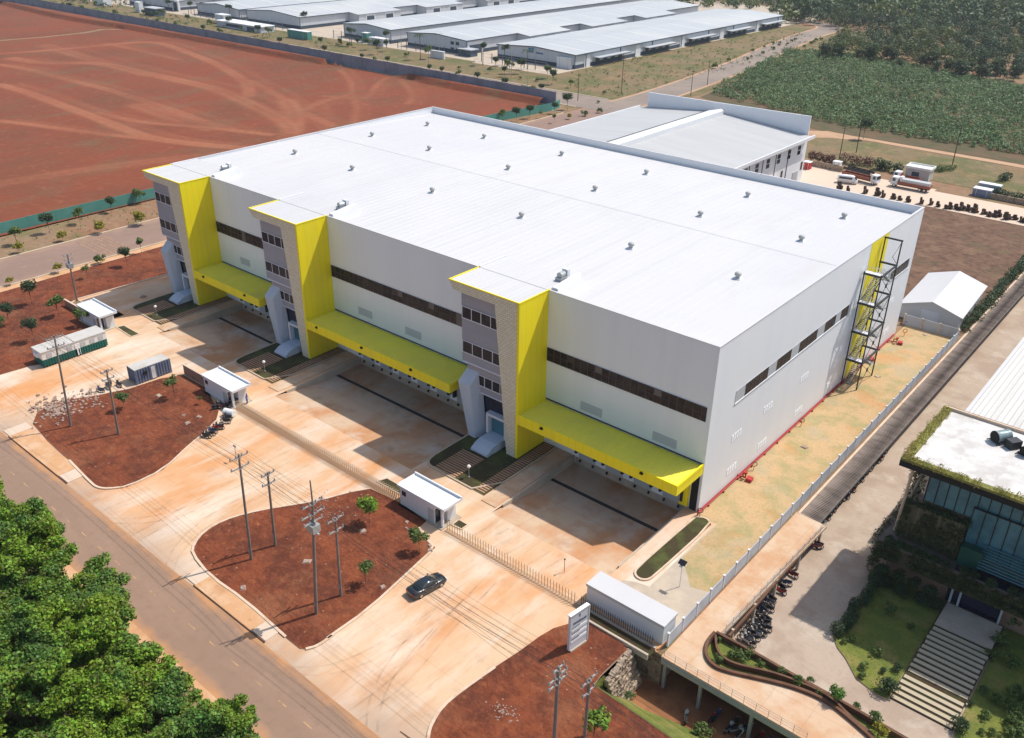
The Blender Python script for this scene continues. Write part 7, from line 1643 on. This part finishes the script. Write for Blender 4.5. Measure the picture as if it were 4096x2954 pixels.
P = np.column_stack([rg.uniform(-170, -158, 260), rg.uniform(-20, 170, 260)]); mass('field_weeds', P, rg.uniform(.2, .5, 260), rg.uniform(.2, .6, 260), 8, .25, 'leaf_small', 48, 'sparse weeds along the teal fence', 'weeds')
# hedges
def hedge(a, c, w_, h, n, leaf, k, label, seed, z=0.0, name='hedge'):
    r_ = random.Random(seed); L = math.hypot(c[0] - a[0], c[1] - a[1]); m_ = max(3, int(L / (w_ * .7))); cl = []
    for i in range(m_):
        f = (i + .5) / m_; q = w_ * r_.uniform(.45, .65); hh = h * r_.uniform(.8, 1.15)
        cl.append((a[0] + (c[0] - a[0]) * f - a[0] + r_.uniform(-.2, .2) * w_, a[1] + (c[1] - a[1]) * f - a[1] + r_.uniform(-.2, .2) * w_, hh * .52, q, q, hh * .5))
    t = thing(name, (a[0], a[1], z), 0, label, 'hedge')
    b = MB()
    for q in cl[::2]: b.tube([(q[0], q[1], -.05), (q[0], q[1], q[2])], [.05, .03], 'bark', 5)
    b.build('stems', t)
    mobj('foliage', leaf_mesh('foliage', cl, n, leaf, k, seed, .45), t); return t
a = D_(390, 420); c = D_(620, 440); hedge(a, c, 2.4, 3.0, 1100, .5, 'leaf_red', 'red flowering hedge beside the factory hall corner', 1)
a = D_(700, 440); c = D_(960, 470); hedge(a, c, 2.4, 2.8, 1000, .5, 'leaf_red', 'red flowering hedge behind the truck with the rack', 2)
a = D_(980, 490); c = D_(1180, 530); hedge(a, c, 3.2, 3.4, 1100, .55, 'leaf_dark', 'dense green hedge between the trucks and dry grass', 3)
a = D_(1950, 700); c = D_(2330, 800); hedge(a, c, 2.4, 2.2, 1300, .5, 'leaf_dark', 'dark hedge along the right end of the rear yard', 4)
a = D_(1500, 520); c = D_(1660, 490); hedge(a, c, 2.4, 1.6, 500, .5, 'leaf_small', 'loose green shrubs in the grass behind the white cabin', 5)
a = D_(2060, 600); c = D_(2140, 590); hedge(a, c, 2.2, 2.2, 400, .5, 'leaf_dark', 'dark clump of shrubs in the grass at the right edge', 6)
hedge((9.2, 80), (8.6, 136), 2.0, 2.6, 7000, .36, 'leaf_dark', 'tall leafy hedge between the gabled shed and the brown shelter roof', 7, -.6)
b_ = NP(3630, 370); 
wall_ = MB(); a = D_(400, 460); c = D_(690, 520); v = Vector((c[0] - a[0], c[1] - a[1])); wall_.hexa([(0, 0, 0), (v.x, v.y, 0), (v.x, v.y + .3, 0), (0, .3, 0), (0, 0, 1.6), (v.x, v.y, 1.6), (v.x, v.y + .3, 1.6), (0, .3, 1.6)], 'stone'); o = wall_.build('rear_yard_wall'); o.location = a; tag(o, 'dark weathered wall below the red flowering hedge', 'wall')
wall_ = MB(); a = D_(1960, 745); c = D_(2400, 830); v = Vector((c[0] - a[0], c[1] - a[1])); wall_.hexa([(0, 0, 0), (v.x, v.y, 0), (v.x, v.y + .3, 0), (0, .3, 0), (0, 0, 1.4), (v.x, v.y, 1.4), (v.x, v.y + .3, 1.4), (0, .3, 1.4)], 'stone'); o = wall_.build('rear_yard_wall'); o.location = a; tag(o, 'dark weathered wall below the hedge at the right end of the yard', 'wall')
plant('dark', T(3, 1225, 905), 'dark round tree beside the dirt track', 1.6, 1)
# planting on and around the office
def drape(name, x0, x1, y0, y1, z0, z1, n, leaf, k, seed):
    r_ = random.Random(seed); cl = []
    nx = max(1, int((x1 - x0) / 1.0)); ny = max(1, int((y1 - y0) / 1.0)); nz = max(1, int((z1 - z0) / .9))
    for i in range(nx):
        for j in range(ny):
            for q in range(nz):
                if r_.random() < .88: cl.append((x0 + (x1 - x0) * (i + .5) / nx - 20 + r_.uniform(-.2, .2), y0 + (y1 - y0) * (j + .5) / ny - 7 + r_.uniform(-.1, .1), z0 + (z1 - z0) * (q + .5) / nz - YZ, .62, min(.6, (y1 - y0) * .7 + .12), .58 * r_.uniform(.7, 1.2)))
    mobj(name, leaf_mesh(name, cl, n, leaf, k, seed, .4, .4, .8), office)
drape('terrace_hedge', 20.1, 50, 6.1, 7.2, 2.3, 3.5, 11000, .26, 'leaf_dark', 70)
drape('hanging_plants', 20.1, 50, 6.2, 6.55, .2, 2.6, 11000, .3, 'leaf_vine', 71)
drape('hanging_plants', 19.9, 20.5, 6.4, 18, -2.6, 3.0, 4200, .32, 'leaf_vine', 72)
drape('hanging_plants', 21.6, 28.7, 8.1, 8.4, 3.0, 7.2, 3000, .3, 'leaf_vine', 73)
drape('terrace_hedge', 21.5, 28.8, 8.1, 9.2, 7.3, 8.2, 1500, .26, 'leaf_dark', 74)
drape('climbing_plants', 21.0, 21.9, 10, 18, 3, 13, 2600, .34, 'leaf_vine', 75)
drape('roof_edge_grass', 21.1, 21.9, 4.5, 19.2, 15.35, 15.7, 2600, .22, 'leaf_dry', 76)
drape('roof_edge_grass', 21.1, 50, 4.4, 5.2, 15.35, 15.75, 4200, .22, 'leaf_dry', 77)
hedge((21.3, 7.2), (21.7, -6.2), 1.5, 1.9, 7000, .2, 'leaf_dark', 'dark clipped hedge along the left border of the office garden', 80, YZ)
for i, x in enumerate(np.linspace(21.8, 28.4, 8)): plant('ball' if i % 2 else 'dark', (x, 6.0 - (i % 2) * .5, YZ), 'dark shrub in the row against the office front, %s from the left' % ['first', 'second', 'third', 'fourth', 'fifth', 'sixth', 'seventh', 'eighth'][i], .85 if i % 2 else .62, i, 'dark shrubs against the office front')
for i, (k, x, y, s, l) in enumerate([('bush', 1310, 1080, .8, 'pale flowering shrub on the sunlit garden lawn'), ('ball', 1390, 1330, 1.35, 'big round clipped bush at the lower corner of the steps'), ('ball', 1455, 1180, .75, 'small round dark bush beside the garden steps'), ('bush', 1225, 1165, .6, 'small shrub near the curved garden kerb'), ('bush', 1215, 1220, .55, 'lowest shrub near the curved garden kerb'), ('ball', 1345, 1192, .5, 'small clipped bush in the ring on the lawn'), ('ball', 1840, 1570, 1.15, 'round bush right of the foot of the garden steps'), ('bush', 2015, 1490, .7, 'dark shrub on the lawn right of the steps'), ('bush', 2095, 1390, .85, 'leafy shrub on the lawn edge right of the steps'), ('bush', 1105, 1000, .5, 'tiny shrub at the upper garden kerb'), ('bush', 1150, 985, .5, 'tiny shrub right of the upper garden kerb'), ('bush', 1390, 800, 1.0, 'broad bush in the shaded part of the garden'), ('bush', 1530, 910, .6, 'low bush in the shade left of the steps'), ('ball', 1920, 1410, .5, 'small clipped bush right beside the steps'), ('bush', 2010, 1330, .7, 'dark shrub in shade right of the steps')]):
    plant(k, T(9, x, y, YZ + .14), l, s * .72, i)
for i, (x, y, s) in enumerate([(2210, 1360, 1.0), (2260, 1380, .9), (2190, 1440, .9), (2230, 1480, 1.0), (2170, 1520, .7), (2220, 1560, .9), (2160, 1600, .7), (2060, 1600, .5), (1995, 1590, .4), (2250, 1600, .8), (2100, 1010, 1.0), (2180, 1150, 1.0), (2050, 1100, .8), (2200, 900, 1.2)]):
    plant('bush', T(9, x, y, YZ + .14), 'leafy shrub in the border at the right garden edge', s * .85, i, 'shrubs of the right garden border')
for i, (k, x, y, s) in enumerate([('broad', 1045, 1405, .75), ('bush', 805, 1275, .75), ('bush', 700, 1205, .6), ('bush', 440, 1110, .9), ('bush', 490, 1080, .6), ('bush', 285, 1120, .6), ('bush', 285, 990, .4), ('bush', 1300, 1515, .8), ('bush', 885, 1262, .5), ('yellow', 1330, 1610, .8), ('bush', 380, 1090, .7), ('bush', 560, 1150, .5), ('bush', 940, 1340, .5), ('bush', 1180, 1430, .5)]):
    s *= .8; plant(k, T(9, x, y, -.5), 'green plant growing in the terraced planter, %s along it' % ['tallest', 'fifth', 'fourth', 'leafy second', 'third', 'lowest first', 'tiny first', 'eighth', 'sixth', 'yellow last', 'leafy first', 'fourth tiny', 'sixth tiny', 'seventh tiny'][i], s, i, 'plants in the terraced planter')
plant('bush', T(9, 185, 1610, PZ + .5), 'sunlit leafy bush on the grass bank below the deck', .9, 2)
plant('bush', (-.1, 76.4, 0), 'small plant on top of the rear lawn wall', .6, 2)

# ================================================================ HAZE
b = MB(); b.box(-1800, 1000, -450, 2700, -9, 95, 'haze')
hm = bpy.data.materials.new('haze'); hm.use_nodes = True; hn = hm.node_tree; hn.nodes.remove(hn.nodes['Principled BSDF'])
pv = hn.nodes.new('ShaderNodeVolumePrincipled'); pv.inputs['Color'].default_value = (.86, .92, 1, 1); pv.inputs['Density'].default_value = 0.0001; pv.inputs['Anisotropy'].default_value = .2
hn.links.new(pv.outputs[0], hn.nodes['Material Output'].inputs['Volume']); M['haze'] = hm
st(b.build('haze'), 'stuff')
